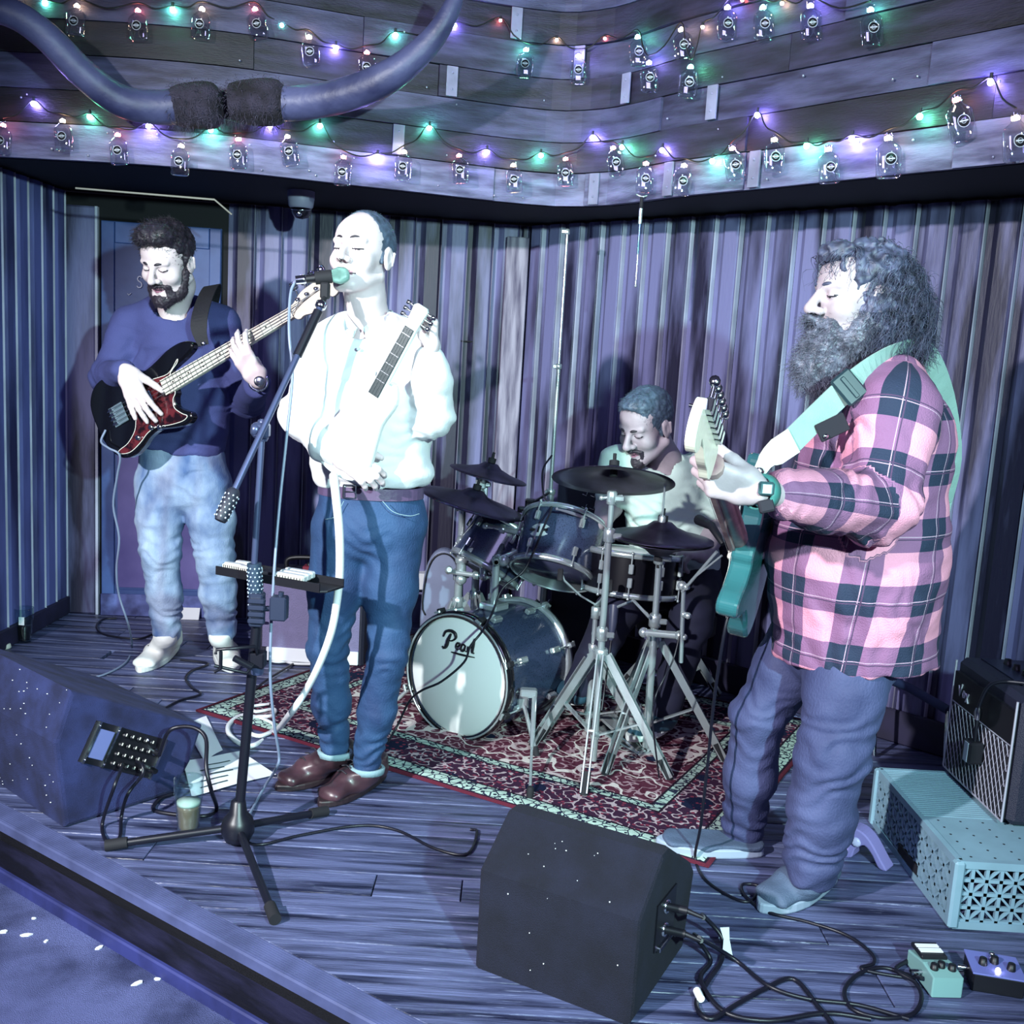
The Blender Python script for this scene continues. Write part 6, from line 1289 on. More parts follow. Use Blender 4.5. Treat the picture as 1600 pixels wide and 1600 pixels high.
for z in (.20, .145):
    q = MB(); q.cyl(s2(.16, z, .004), s2(.168, z, .05), .009); q.cyl(s2(.168, z, .05), s2(.172, z-.006, .085), .006, .004); q.build('plug', m_black, o)
# lint on the cabinets
q = MB(); g = np.random.default_rng(3)
for i in range(46):
    a, b_ = g.uniform(0, 1, 2); e0, e1 = sp_(-.028, .256), sp_(.0, .0); f0 = sp_(.02, .398); up_ = i % 2
    p = (e0.lerp(f0, b_) if up_ else e1.lerp(e0, b_))+nl*(.02+.5*a)+(V(0, 0, 1) if up_ else -u)*.002; r = g.uniform(.0008, .002); q.box(p-u*.002, (r, r*g.uniform(.4, 1), .0008), (nl, V(0, 0, 1).cross(nl), V(0, 0, 1)))
o = q.build('lint', m_white, t); o['kind'] = 'stuff'
q = MB()
for i in range(16):
    a, b_ = g.uniform(.03, .97, 2); e0, e1, f0 = s2(-.002, .239), s2(0, 0), s2(.12, .335); p = (e0.lerp(f0, b_) if i % 3 else e1.lerp(e0, b_))+nl2*(.02+.34*a)-u2*.002+V(0, 0, .002); r = g.uniform(.0005, .0013); q.box(p, (r, .0008, r*.8), (nl2, u2, V(0, 0, 1)))
o = q.build('lint', m_white, t2); o['kind'] = 'stuff'
# ---- microphone stand --------------------------------------------
base = V((-0.707,2.67,0)); base = V(base.x, base.y, 0); hub = base+V(0, 0, .055); low, mid_, top = V((-0.666,2.665,0.633)), V((-0.676,2.665,0.798)), V((-0.665,2.68,1.181))
ms = thing('microphone_stand', 'black boom microphone stand with tripod feet in front of the singer', 'stand', base); m_std = mat('stand_black', '#12131e', .38)
m_stg = mat('stand_grey_tube', '#4c5576', .3, .5)
q = MB(); q.lathe([(.012, -.045), (.034, -.043), (.045, -.02), (.046, .0), (.040, .02), (.024, .038), (.020, .07), (.014, .075)], hub, (0, 0, 1), 24); q.build('hub', m_std, ms)
for p in ((-1.03,2.589,0), (-0.506,2.866,0), (-0.514,2.287,0)):
    e = V(p[0], p[1], .016); q = MB(); q.tube([hub+V(0, 0, -.005), e], .0105, 10); dd = (e-hub).normalized(); q.tube([e-dd*.045, e+dd*.012], [.015, .0155], 12, m=1); o = q.build('leg', [m_std, m_rub], ms)
q = MB(); q.tube([hub, low], .0135, 14); q.build('lower_tube', m_std, ms)
q = MB(); q.tube([low, low+V(0, 0, .02), mid_], [.0165, .019, .019], 16); o = q.build('rubber_grip', mat('grip_teal', '#20344a', .6), ms)
q = MB(); dirg = (mid_-low); 
for i in range(11):
    for k_ in range(10):
        an = 2*math.pi*(k_+.5*(i % 2))/10; q.ball(low+dirg*(.25+.068*i)+V(math.cos(an)*.019, math.sin(an)*.019, 0), .0028, 5)
o = q.build('grip_dots', mat('grip_dot', '#a9b8c8', .5), o); o['kind'] = 'stuff'
q = MB(); q.tube([mid_, top], .0085, 12); q.build('upper_tube', m_stg, ms)
piv = V((-0.665,2.665,1.153)); q = MB(); q.box(piv, (.022, .016, .020), bev=.006); q.lathe([(.004, 0), (.016, .004), (.018, .02), (.012, .026)], piv, (-.9, -.4, .1), 12); q.lathe([(.012, -.028), (.016, -.02), (.016, .02), (.012, .028)], top-V(0, 0, .03), (0, 0, 1), 12); q.build('boom_clutch', m_stg, ms)
bA, bB = V((-0.71,2.56,0.991)), V((-0.545,2.8,1.488)); bd_ = (bB-bA).normalized(); q = MB(); q.tube([bA, bB], .0085, 12); q.build('boom_arm', m_stg, ms)
q = MB(); q.tube([bA-bd_*.07, bA-bd_*.06, bA+bd_*.01, bA+bd_*.02], [.014, .018, .018, .012], 14); o = q.build('boom_grip', mat('grip_dark', '#1c2030', .6), ms)
q = MB(); f = frame(bd_, (0, 0, 1))
for i in range(6):
    for k_ in range(9):
        an = 2*math.pi*(k_+.5*(i % 2))/9; q.ball(bA+bd_*(-.06+.012*i)+(f[0]*math.cos(an)+f[1]*math.sin(an))*.018, .0026, 5)
o = q.build('grip_dots', mat('grip_dot2', '#c2ccd8', .5), o); o['kind'] = 'stuff'
q = MB(); q.tube([bB-bd_*.16, bB-bd_*.02], .0125, 12); q.lathe([(.010, -.012), (.015, -.008), (.015, .006), (.010, .01)], bB, bd_, 12, m=1); q.build('boom_sleeve', [m_std, m_chrome], ms)
mic0, mic1 = V((-0.612,2.84,1.553)), V((-0.515,2.86,1.571)); md = (mic1-mic0).normalized()
q = MB(); cc = V((-0.544,2.845,1.532)); q.box(cc-V(0, 0, .004), (.012, .014, .022), bev=.004); q.tube([mic0+md*.04, mic0+md*.085], [.018, .0185], 14); q.tube([cc-V(0, 0, .02), bB], .008, 8); q.build('mic_clip', m_rub, ms)
mc = thing('microphone', 'black handheld vocal microphone with a pale mesh ball at the singer\'s mouth', 'microphone', mic0)
q = MB(); q.tube([mic0+md*.012, mic0+md*.03, mic1-md*.012], [.0105, .012, .0165], 16); q.build('handle', m_black, mc)
q = MB(); q.lathe([(.0155, -.016), (.020, -.006), (.0235, .004), (.0235, .010), (.022, .014), (.0205, .022), (.014, .031), (.001, .034)], mic1, md, 20); q.build('grille', mat('mesh_ball', '#8fc0b4', .35, .6, bump=.6, bscale=900), mc)
q = MB(); q.lathe([(.0115, -.012), (.0125, .008), (.0125, .014), (.0105, .016)], mic0, md, 14); q.build('collar', m_chrome, mc)
# clamp and tray with harmonicas
q = MB(); cl = V((-0.663,2.655,0.676))
for k_ in range(4): q.box(cl+V(.004, -.022, .028-.018*k_), (.022, .010, .0065), bev=.003)
q.box(cl, (.018, .02, .045), bev=.004); q.box(V((-0.601,2.64,0.687)), (.022, .02, .032), bev=.004); q.tube([cl, V((-0.601,2.64,0.687)), V((-0.596,2.64,0.731))], .008, 8); q.build('clamp', mat('clamp_grey', '#262d42', .4), ms)
q = MB(); h0 = V((-0.66,2.665,0.535)); q.box(h0, (.02, .02, .022), bev=.004); q.tube([h0, (-0.658,2.62,0.584), (-0.754,2.6,0.575), (-0.756,2.6,0.563)], .0045, 6); q.tube([(-0.742,2.6,0.571), (-0.742,2.6,0.524), (-0.758,2.6,0.514)], .005, 6); q.tube([h0, (-0.679,2.62,0.509), (-0.759,2.6,0.531)], .0045, 6); q.tube([(-0.707,2.6,0.555), (-0.668,2.62,0.527)], .009, 8); q.build('folding_holder', m_std, ms)
q = MB(); q.lathe([(.0165, -.02), (.0185, -.015), (.0185, .015), (.0165, .02)], (-0.662,2.665,0.514), (0, 0, 1), 14); q.build('tube_collar', m_stg, ms)
T0 = V((-0.787,2.82,0.729)); T1 = V((-0.481,2.68,0.72)); T1.z = T0.z = .752; tX = (T1-T0).normalized(); tY = V(-tX.y, tX.x, 0); tZ = V(0, 0, 1); tl = (T1-T0).length
tray = thing('harmonica_tray', 'black tray of harmonicas clamped to the microphone stand', 'tray', T0)
q = MB(); q.prism([(-.006, -.045), (tl+.006, -.045), (tl+.02, -.03), (tl+.02, .045), (-.006, .045)], T0, tX, tY, tZ, -.018, -.012, .002); q.build('base', m_black, tray)
for y0, y1, x0, x1 in ((-.047, -.043, -.006, tl+.006), (.043, .047, -.006, tl+.02)):
    q = MB(); q.box(T0+tX*((x0+x1)/2)+tY*((y0+y1)/2)-tZ*.005, ((x1-x0)/2, .002, .012), (tX, tY, tZ)); q.build('lip', m_black, tray)
q = MB(); q.box(T0+tX*(tl*.42)-tZ*.004+tY*.012, (.03, .028, .010), (tX, tY, tZ), bev=.003); q.build('divider', m_black, tray)
m_cover = mat('cover_plate_silver', '#d6dae0', .3, .35)
hl = ('leftmost silver harmonica in the tray on the microphone stand', 'second silver harmonica from the left in the tray', 'silver harmonica beside the tray\'s black divider', 'silver harmonica at the near front of the tray\'s right end', 'silver harmonica in the middle of the tray\'s right end', 'silver harmonica at the back of the tray\'s right end')
for (a, b_, an), lb in zip(((.035, -.018, 0), (.045, .018, 0), (.098, -.022, .1), (.235, -.026, 0), (.228, .002, 0), (.222, .030, 0)), hl):
    c = T0+tX*a+tY*b_+tZ*.007; hx = (tX*math.cos(an)+tY*math.sin(an)); hy = tZ.cross(hx); L_ = .047 if a > .15 else .032; t = thing('harmonica', lb, 'harmonica', c-tZ*.011, 'harmonicas in the tray')
    q = MB(); q.box(c, (L_, .010, .010), (hx, hy, tZ), bev=.004); q.build('cover_plate', m_cover, t)
    q = MB(); q.box(c-hy*.0095, (L_*.97, .003, .005), (hx, hy, tZ)); [q.box(c-hy*.0128+hx*(L_*(-.8+.2*i)), (.0012, .0006, .004), (hx, hy, tZ), m=1) for i in range(9)]; q.build('comb', [m_ivory, m_black], t)
# ---- papers and glasses ------------------------------------------
def paper(lab, pts, name='set_list', lines=None):
    t = thing(name, lab, 'paper', V(*pts[0])); q = MB(); n = 6; g = []
    a, b_, c, d = [V(p) for p in pts]
    for j in range(n+1):
        for i in range(n+1):
            s, r = i/n, j/n; p = (a*(1-s)+b_*s)*(1-r)+(d*(1-s)+c*s)*r; g.append((p.x, p.y, p.z+.004*math.sin(3*s+2*r)**2))
    q.add(g, [(j*(n+1)+i, j*(n+1)+i+1, (j+1)*(n+1)+i+1, (j+1)*(n+1)+i) for j in range(n) for i in range(n)], True); q.build('sheet', m_white, t)
    if lines:
        for (s0, s1, r) in lines:
            q = MB(); up = []
            for s in np.linspace(s0, s1, 7): p = (a*(1-s)+b_*s)*(1-r)+(d*(1-s)+c*s)*r; up.append((p.x, p.y, p.z+.004*math.sin(3*s+2*r)**2+.0012))
            q.ribbon(up, .007, .0004, 0, (c-b_)); q.build('text_line', mat('ink', '#1d3a40', .8), t)
    return t
paper('white set list sheet with dark text lines beside the mixer monitor', [(-0.918,2.933,0.006), (-0.708,3.133,0.006), (-0.871,3.297,0.006), (-1.026,3.176,0.012)], lines=[(.12, .45, .15), (.15, .5, .3), (.3, .62, .45), (.2, .55, .6), (.35, .7, .75)])
paper('second white sheet standing half behind the mixer monitor, nearest the rug', [(-0.962,3.205,0.004), (-0.933,3.31,0.004), (-1.081,3.61,0.004), (-1.139,3.521,0.004)])
m_glass = glass_mat('pint_glass', (.86, .95, .95)); m_beer = mat('amber_beer', '#8d7264', .1, var=.2, vscale=10, coat=.4); m_foam = mat('beer_foam', '#cfcfc4', .7); m_stout = mat('dark_beer', '#0e0a0c', .1, coat=.4)
def pint(lab, p, h, fill, mb_, foam=True, r0=.029, r1=.041):
    t = thing('pint_glass', lab, 'glass', V(p)); p = V(p)+V(0, 0, .002); q = MB(); R = lambda z: r0+(r1-r0)*z/h+.003*math.exp(-((z-h*.72)/.02)**2)
    zs = np.linspace(0, h, 12); pr = [(R(z), z) for z in zs]+[(R(z)-.0025, z) for z in zs[::-1][:-1]]+[(.001, .010)]; q.lathe([(.001, 0)]+pr, p, (0, 0, 1), 28, close=True); q.build('glass', m_glass, t)
    q = MB(); q.lathe([(.001, .011)]+[(R(z)-.003, z) for z in np.linspace(.011, fill, 8)]+[(.001, fill)], p, (0, 0, 1), 28, close=True); q.build('beer', mb_, t)
    if foam: q = MB(); q.lathe([(.001, fill+.0005), (R(fill)-.0032, fill+.0005), (R(fill)-.0032, fill+.010), (.001, fill+.012)], p, (0, 0, 1), 28, close=True); q.build('foam', m_foam, t)
    return t
pint('half full pint of amber beer on the stage beside the microphone stand', (-0.858,2.713,0), .162, .085, m_beer)
t = pint('pint of dark beer standing in the corner by the left wall', (-2.133,4.402,0), .155, .075, m_stout, False)
q = MB(); p = V((-2.133,4.402,0)); q.box(p+V(.006, -.036, .105), (.012, .0012, .018)); q.build('sticker', m_white, t)
q = MB(); q.lathe([(.001, 0), (.022, 0), (.026, .006), (.022, .02), (.001, .026)], (-2.165,4.294,0), (0, 0, 1), 16); tag(q.build('candle_puck', m_foam), 'small white puck beside the dark pint at the left wall', 'puck')
# ---- crate and guitar amplifier ---------------------------------
m_crate = mat('crate_plastic', '#7f9fb0', .5, var=.15, vscale=9); X0, X1, Y0, Y1, ZC = 1.19, 1.78, 2.455, 3.04, .182
cr = thing('crate', 'upturned pale blue plastic bottle crate under the small amplifier', 'crate', ((X0+X1)/2, (Y0+Y1)/2, 0))
def rib(q, a, b_, w=.005, d=.004, nrm_=(1, 0, 0)): a, b_ = V(a), V(b_); f = frame(b_-a, nrm_); q.box((a+b_)/2, (d, w, (b_-a).length/2), (f[0], f[1], f[2]))
def lattice(name, o, ux, L_, h, nx, nz, nn):
    o, ux = V(o), V(ux); q = MB(); P2 = lambda s, z: o+ux*s+V(0, 0, z)
    for i in range(nx+1): rib(q, P2(L_*i/nx, .018), P2(L_*i/nx, h-.012), .0045, .005, nn)
    for j in range(nz+1): rib(q, P2(0, .02+(h-.034)*j/nz), P2(L_, .02+(h-.034)*j/nz), .0045, .005, nn)
    for j in range(nz):
        for i in range(nx):
            za, zb = .02+(h-.034)*j/nz, .02+(h-.034)*(j+1)/nz; a, b_ = (i, i+1) if (i+j) % 2 else (i+1, i); rib(q, P2(L_*a/nx, za), P2(L_*b_/nx, zb), .003, .0035, nn)
    o_ = q.build(name, m_crate, cr); o_['kind'] = 'stuff'
    q = MB(); rib(q, P2(0, h-.008), P2(L_, h-.008), .010, .008, nn); q.build('top_rim', m_crate, cr); q = MB(); rib(q, P2(0, .009), P2(L_, .009), .010, .008, nn); q.build('bottom_rim', m_crate, cr)
lattice('lattice', (X0, Y0, 0), (0, 1, 0), Y1-Y0, ZC, 16, 4, (1, 0, 0)); lattice('lattice', (X0, Y0, 0), (1, 0, 0), X1-X0, ZC, 16, 4, (0, 1, 0)); lattice('lattice', (X1, Y0, 0), (0, 1, 0), Y1-Y0, ZC, 10, 3, (1, 0, 0)); lattice('lattice', (X0, Y1, 0), (1, 0, 0), X1-X0, ZC, 10, 3, (0, 1, 0))
for x in (X0, X1):
    for y in (Y0, Y1): q = MB(); q.box((x, y, ZC/2), (.014, .014, ZC/2), bev=.006); q.build('corner_post', m_crate, cr)
for x, y in ((X0, (Y0+Y1)/2), ((X0+X1)/2, Y0)):
    q = MB(); dx = (.07, .008) if y == Y0 else (.008, .07); q.box((x, y, .035), (dx[0], dx[1], .013), m=0); q.build('hand_slot', m_gap, cr)
q = MB(); q.box(((X0+X1)/2, Y0+.13, ZC-.004), ((X1-X0)/2, .13, .003)); q.build('solid_top', m_crate, cr)
n = 24
for i in range(n):
    y = Y0+.268+(Y1-Y0-.28)*i/(n-1); q = MB(); q.box(((X0+X1)/2, y, ZC-.004), ((X1-X0)/2-.004, .0042, .004)); q.build('top_slat', m_crate, cr)
q = MB()
for i in range(9):
    for j in range(6): q.lathe([(.0035, 0), (.0035, .0006)], (X0+.04+.062*i, Y0+.025+.042*j, ZC-.001), (0, 0, 1), 6)
o = q.build('top_hole', m_gap, cr); o['kind'] = 'stuff'
m_tolex = mat('black_tolex', '#15162c', .55, bump=.4, bscale=400); ax0, ax1, ay0, ay1, az0, az1 = 1.40, 1.63, 2.655, 3.075, .19, .55
am = thing('guitar_amplifier', 'small black amplifier with diamond grille cloth standing on the crate', 'amplifier', ((ax0+ax1)/2, (ay0+ay1)/2, az0))
q = MB(); q.box(((ax0+ax1)/2+.006, (ay0+ay1)/2, (az0+az1)/2), ((ax1-ax0)/2, (ay1-ay0)/2, (az1-az0)/2), bev=.016); q.build('cabinet', m_tolex, am)
q = MB(); q.box((ax0-.001, (ay0+ay1)/2, .305), (.006, (ay1-ay0)/2-.022, .105)); gr = q.build('grille_cloth', mat('grille_dark', '#120f1a', .8), am)
q = MB()
for s in (-1, 1):
    for i in range(-14, 15):
        yc = (ay0+ay1)/2+i*.026; y0_, z0_, y1_, z1_ = yc-.105*.6*s, .20, yc+.105*.6*s, .41; cl0, cl1 = ay0+.022, ay1-.022
        pts = [(y0_, z0_), (y1_, z1_)]; k0 = [0, 1]
        lo_ = sorted([(cl0-y0_)/(y1_-y0_), (cl1-y0_)/(y1_-y0_)]); a, b_ = max(0, lo_[0]), min(1, lo_[1])
        if a < b_: q.tube([(ax0-.0078, y0_+(y1_-y0_)*a, z0_+(z1_-z0_)*a), (ax0-.0078, y0_+(y1_-y0_)*b_, z0_+(z1_-z0_)*b_)], .0016 if s > 0 else .0006, 4)
o = q.build('grille_thread', mat('grille_silver', '#9a98a8', .5), gr); o['kind'] = 'stuff'
q = MB(); q.box((ax0-.001, (ay0+ay1)/2, .463), (.006, (ay1-ay0)/2-.022, .046)); q.build('front_panel', m_black, am)
for a, b_ in (((ax0-.006, ay1-.014, .198), (ax0-.006, ay1-.014, .54)), ((ax0-.006, ay0+.014, .198), (ax0-.006, ay1-.014, .198)), ((ax0-.006, ay0+.02, .413), (ax0-.006, ay1-.02, .413)), ((ax0-.006, ay0+.014, .198), (ax0-.006, ay0+.014, .54))):
    q = MB(); q.tube([a, b_], .0035 if a[2] != b_[2] or a[2] < .3 else .002, 6); q.build('piping', mat('silver_piping', '#aaa9b8', .4, .3), am)
q = MB(); ly = lambda y, z: (ax0-.009, 3.015-y, .452+z)
for pts in ([(0, .022), (.010, -.008), (.020, .030)], [(.030, .004), (.034, .014), (.043, .010), (.042, -.004), (.033, -.006), (.030, .004)], [(.050, .012), (.068, -.014)], [(.066, .014), (.052, -.014)]): q.tube([ly(*p) for p in pts], .0028, 5)
q.build('logo_lettering', mat('logo_silver', '#d0d0d8', .3, .4), am)
q = MB(); q.box(((ax0+ax1)/2+.01, (ay0+ay1)/2, az1+.0), ((ax1-ax0)/2-.05, (ay1-ay0)/2-.03, .004)); tp = q.build('control_plate', mat('plate_dark', '#2b2d44', .3, .4), am)
for i in range(6): q = MB(); q.lathe([(.012, 0), (.010, .018), (.001, .018)], ((ax0+ax1)/2, ay0+.06+.055*i, az1+.003), (0, 0, 1), 12); q.build('knob', m_black, am)
q = MB(); q.tube(spline([((ax0+ax1)/2, ay0+.20, az1), ((ax0+ax1)/2-.01, ay0+.20, az1+.07), ((ax0+ax1)/2+.03, ay0+.16, az1+.085), ((ax0+ax1)/2+.06, ay0+.12, az1+.06), ((ax0+ax1)/2+.06, ay0+.12, az1)], 5), .009, 8); q.lathe([(.012, 0), (.012, .03)], ((ax0+ax1)/2, ay0+.20, az1), (0, 0, 1), 10); q.build('jack_plug', m_chrome, am)
t = thing('power_adapter', 'black plug adapter hanging on its lead in front of the amplifier grille', 'adapter', (ax0-.03, 2.83, .32))
q = MB(); q.box((ax0-.032, 2.83, .335), (.022, .026, .032), bev=.006); q.build('body', m_black, t); q = MB(); q.box((ax0-.054, 2.826, .335), (.0015, .012, .028)); q.build('label', mat('pale_sticker', '#9aa2b4', .5), t)
q = MB(); q.tube(spline([(ax0-.03, 2.83, .365), (ax0-.03, 2.832, .42), (ax0-.028, 2.835, .47), (ax0-.012, 2.81, .545), (ax0+.05, 2.77, .565), (ax0+.1, 2.74, .56)], 6), .0055, 7); q.lathe([(.009, 0), (.011, .02), (.008, .035)], (ax0-.03, 2.832, .43), (0, 0, 1), 10, m=1); q.build('lead', [m_cable, m_chrome], t)
# ---- foot pedals -------------------------------------------------
m_pg = mat('pedal_green', '#7faaa8', .45); m_pp = mat('pedal_purple', '#6d74b8', .4)
pa = V(1.045, 2.195, 0); px_ = V(.96, .06, 0).normalized(); py_ = V(-px_.y, px_.x, 0)
t = thing('effects_pedal', 'green foot pedal with a striped tread on the floor by the crate', 'pedal', pa)
q = MB(); q.prism([(-.075, .004), (.055, .004), (.055, .052), (.0, .056), (-.075, .040)], pa, -py_, (0, 0, 1), px_, -.036, .036, .003); q.build('housing', m_pg, t)
q = MB(); q.box(pa+py_*.045+V(0, 0, .056), (.031, .030, .005), (px_, py_, V(0, .15, 1).normalized()), bev=.002); q.box(pa+py_*.058+V(0, 0, .062), (.027, .006, .001), (px_, py_, V(0, 0, 1)), m=1); q.box(pa+py_*.038+V(0, 0, .0625), (.027, .008, .001), (px_, py_, V(0, 0, 1)), m=1); q.build('tread', [m_black, m_white], t)
for a, b_ in ((-.02, -.004), (.0, .004), (.021, -.006)): q = MB(); q.lathe([(.0095, 0), (.008, .014), (.001, .014)], pa+px_*a-py_*(.02-b_)+V(0, 0, .053), (0, 0, 1), 10); q.build('knob', m_black, t)
for s in (-1, 1): q = MB(); q.cyl(pa+px_*(s*.036)+V(0, 0, .03), pa+px_*(s*.062)+V(0, 0, .03), .007, None, 8); q.build('jack_socket', m_chrome, t)
pb = V(1.185, 2.21, 0); t = thing('effects_pedal', 'violet metal foot pedal with a lit lamp, right of the green pedal', 'pedal', pb); qx, qy = V(.97, -.2, 0).normalized(), V(.2, .97, 0).normalized()
q = MB(); q.box(pb+V(0, 0, .024), (.056, .048, .022), (qx, qy, V(0, 0, 1)), bev=.003); q.build('housing', m_black, t); q = MB(); q.box(pb+V(0, 0, .047), (.058, .050, .002), (qx, qy, V(0, 0, 1)), bev=.001); q.build('face_plate', m_pp, t)
for a, b_ in ((-.028, -.006), (.0, .008), (.032, -.012)): q = MB(); q.lathe([(.010, 0), (.008, .016), (.001, .016)], pb+qx*a+qy*b_+V(0, 0, .049), (0, 0, 1), 10); q.build('knob', m_black, t)
q = MB(); q.lathe([(.007, 0), (.007, .008), (.005, .012), (.001, .012)], pb+qy*.034+V(0, 0, .049), (0, 0, 1), 10); q.build('footswitch', m_chrome, t)
q = MB(); q.ball(pb-qy*.028+V(0, 0, .052), .006, 8); q.build('lamp', mat('pedal_led', '#ffffff', .3, emit=(.75, .7, 1), estr=22), t)
for s in (-1, 1): q = MB(); q.cyl(pb+qx*(s*.056)+V(0, 0, .03), pb+qx*(s*.08)+V(0, 0, .03), .006, None, 8); q.build('jack_socket', m_chrome, t)
# ---- lavender foot and long tube behind the guitarist ------------
o = V((1.051,2.824,0)); q = MB(); q.prism(outl([(-.02, .0), (-.03, .05), (-.01, .085), (.025, .09), (.06, .07), (.10, .02), (.115, .0), (.092, .0), (.07, .03), (.045, .05), (.02, .03), (.01, .0)], 4), (o.x, o.y, .003), (.75, -.66, 0), (0, 0, 1), (.66, .75, 0), -.028, .028, .004); lv = tag(q.build('folding_foot', mat('lavender_plastic', '#9a8ccc', .5)), 'lavender plastic folding foot between the guitarist and the crate', 'stand')
q = MB(); q.lathe([(.014, 0), (.014, .008), (.008, .012), (.001, .012)], o+V(.0, -.03, .055), (-.5, -.85, .1), 14); q.build('hinge_cap', mat('hinge', '#c7c2e6', .3), lv)
t = thing('leaning_pole', 'dark padded pole slanting behind the guitarist towards the amplifier', 'pole', (1.362,3.6,0.315))
q = MB(); q.tube([(1.353,3.6,0.319), (1.437,3.5,0.309), (1.524,3.36,0.279)], .016, 12); q.build('tube', mat('pole_foam', '#232a50', .7), t); q = MB(); q.tube([(1.348,3.61,0.349), (1.353,3.6,0.314)], .014, 10); q.tube([(1.353,3.6,0.319), (1.382,3.6,0.013)], .008, 8); q.tube([(1.524,3.36,0.279), (1.535,3.36,0.119)], .010, 8); q.build('end_fitting', m_chrome, t)
# ---- bass amplifier and small things behind the singer -----------------
bA_ = V(-1.06, 4.30, 0); t = thing('bass_amplifier', 'grey grille amplifier behind the singer with a white lower edge', 'amplifier', bA_+V(.22, .12, 0)); bz = .39
q = MB(); q.box(bA_+V(.22, .14, bz/2), (.23, .13, bz/2), bev=.012); q.build('cabinet', m_tolex, t)
q = MB(); q.box(bA_+V(.22, .008, .225), (.21, .004, .15)); q.build('grille_cloth', mat('bass_grille', '#7d769c', .8, bump=.6, bscale=300, var=.1, vscale=20), t)
q = MB(); q.box(bA_+V(.23, .004, .045), (.20, .008, .03), bev=.003); q.build('lower_trim', m_white, t)
q = MB(); q.tube(spline([bA_+V(.08, .14, bz), bA_+V(.08, .14, bz+.045), bA_+V(.13, .14, bz+.06), bA_+V(.24, .14, bz+.06), bA_+V(.29, .14, bz+.045), bA_+V(.29, .14, bz)], 5), .011, 8); q.build('handle', m_black, t)
t = thing('effects_pedal', 'small red pedal lying on the amplifier behind the singer', 'pedal', bA_+V(.20, .06, bz)); c = bA_+V(.205, .06, bz+.022); q = MB(); q.box(c, (.035, .03, .022), bev=.003); q.build('housing', mat('pedal_red', '#7a2a3c', .4), t)
for a in (-.012, .014): q = MB(); q.lathe([(.009, 0), (.008, .012), (.001, .012)], c+V(a, 0, .022), (0, 0, 1), 8); q.build('knob', m_black, t)
t = thing('power_adapter', 'black plug adapter hanging in front of the grey amplifier grille', 'adapter', bA_+V(.265, -.03, .18)); q = MB(); q.box(bA_+V(.265, -.028, .205), (.036, .026, .048), bev=.012); q.build('body', m_black, t); q = MB(); q.tube([bA_+V(.265, -.028, .25), bA_+V(.265, -.022, .37), bA_+V(.25, .05, bz+.008)], .007, 7); q.build('lead', m_cable, t)
q = MB(); c = (-0.433,5.117,0.229); q.box(c, (.075, .05, .042), (T3, B3, V(0, 0, 1)), bev=.004); tag(q.build('socket_box', m_white), 'white box on the back wall right of the singer\'s legs', 'box')
t = thing('padded_case', 'grey rounded case leaning behind the chrome stands', 'case', (-0.293,4.55,0.201)); c = V((-0.294,4.55,0.335)); q = MB(); q.prism(outl([(-.08, -.30), (.08, -.30), (.09, .0), (.06, .13), (.0, .17), (-.06, .13), (-.09, .0)], 4), (c.x, c.y, c.z-.0), (1, 0, 0), (0, 0, 1), (0, -1, 0), -.06, .02, .02); q.build('shell', mat('case_grey', '#7f88a4', .6, var=.15, vscale=8), t); q = MB(); q.tube([c+V(x*.9, -.024, z*.9) for x, z in outl([(-.08, -.15), (-.09, .0), (-.06, .13), (.0, .17), (.06, .13), (.09, 0), (.08, -.15)], 4)], .004, 5); q.build('piping', m_black, t)

bx = V((0.356,4.52,0.718)); t = thing('amplifier_head', 'dark amplifier with small chrome glints behind the drummer', 'amplifier', (bx.x, bx.y, 0)); q = MB(); q.box((bx.x, bx.y, .42), (.13, .10, .42), (V(.74, -.67, 0), V(.67, .74, 0), V(0, 0, 1)), bev=.01); q.build('cabinet', m_tolex, t)
for j in range(2):
    for i in range(4):
        q = MB(); p = V((0.3,4.4,0.811))+V(.033*i, -.028*i, -.055*j); q.tube([p, p+V(.018, -.004, -.006), p+V(.022, -.004, .012)], .0028, 5); q.build('wire_glint', m_chrome, t)  # bent chrome bits added to give the glints on the dark box
# ---- microphones on the kit ----------------------------------------
t = thing('overhead_microphone_stand', 'tall thin chrome pole standing behind the rack toms against the wall', 'stand', (.165, 4.5, 0)); b0 = V(.165, 4.5, 0)
for z0, z1, r in ((.0, .80, .017), (.78, 1.35, .0095), (1.33, 1.92, .006)):
    q = MB(); q.tube([b0+V(0, 0, z0), b0+V(0, 0, z1)], r, 10); q.lathe([(r+.002, -.012), (r+.005, -.008), (r+.005, .008), (r+.002, .012)], b0+V(0, 0, z1), (0, 0, 1), 10); q.box(b0+V(-.014, -.004, z1), (.012, .005, .008), bev=.003); q.build('tube', m_steel, t)
mbs = [MB() for _ in range(3)]; tripod(mbs, b0, .30, .26, .9)
for x in mbs: x.build('leg', [m_steel, m_rub], t)
q = MB(); p = V((0.072,4.2,0.781)); q.tube([b0+V(0, 0, .80), (0.134,4.4,0.793), p], .006, 8); q.box(p, (.02, .03, .022), bev=.006); q.box(p+V(-.02, -.02, -.02), (.03, .02, .012), bev=.004); q.build('side_arm', m_std, t)
cable('microphone_cable', 'thin cable falling from the chrome pole across the badged tom to the bass drum', [(0.156,4.4,0.97), (0.119,4.3,0.915), (0.125,4.1,0.833), (0.147,3.8,0.838), (0.119,3.66,0.782), (0.079,3.64,0.67), (0.048,3.62,0.613), (-0.018,3.6,0.555), (-0.051,3.55,0.471), (-0.081,3.44,0.433), (-0.116,3.42,0.386), (-0.135,3.42,0.328), (-0.209,3.42,0.255), (-0.276,3.45,0.21), (-0.324,3.5,0.15), (-0.365,3.5,0.052), (-0.39,3.451,0.01)], .0042, m_cable)
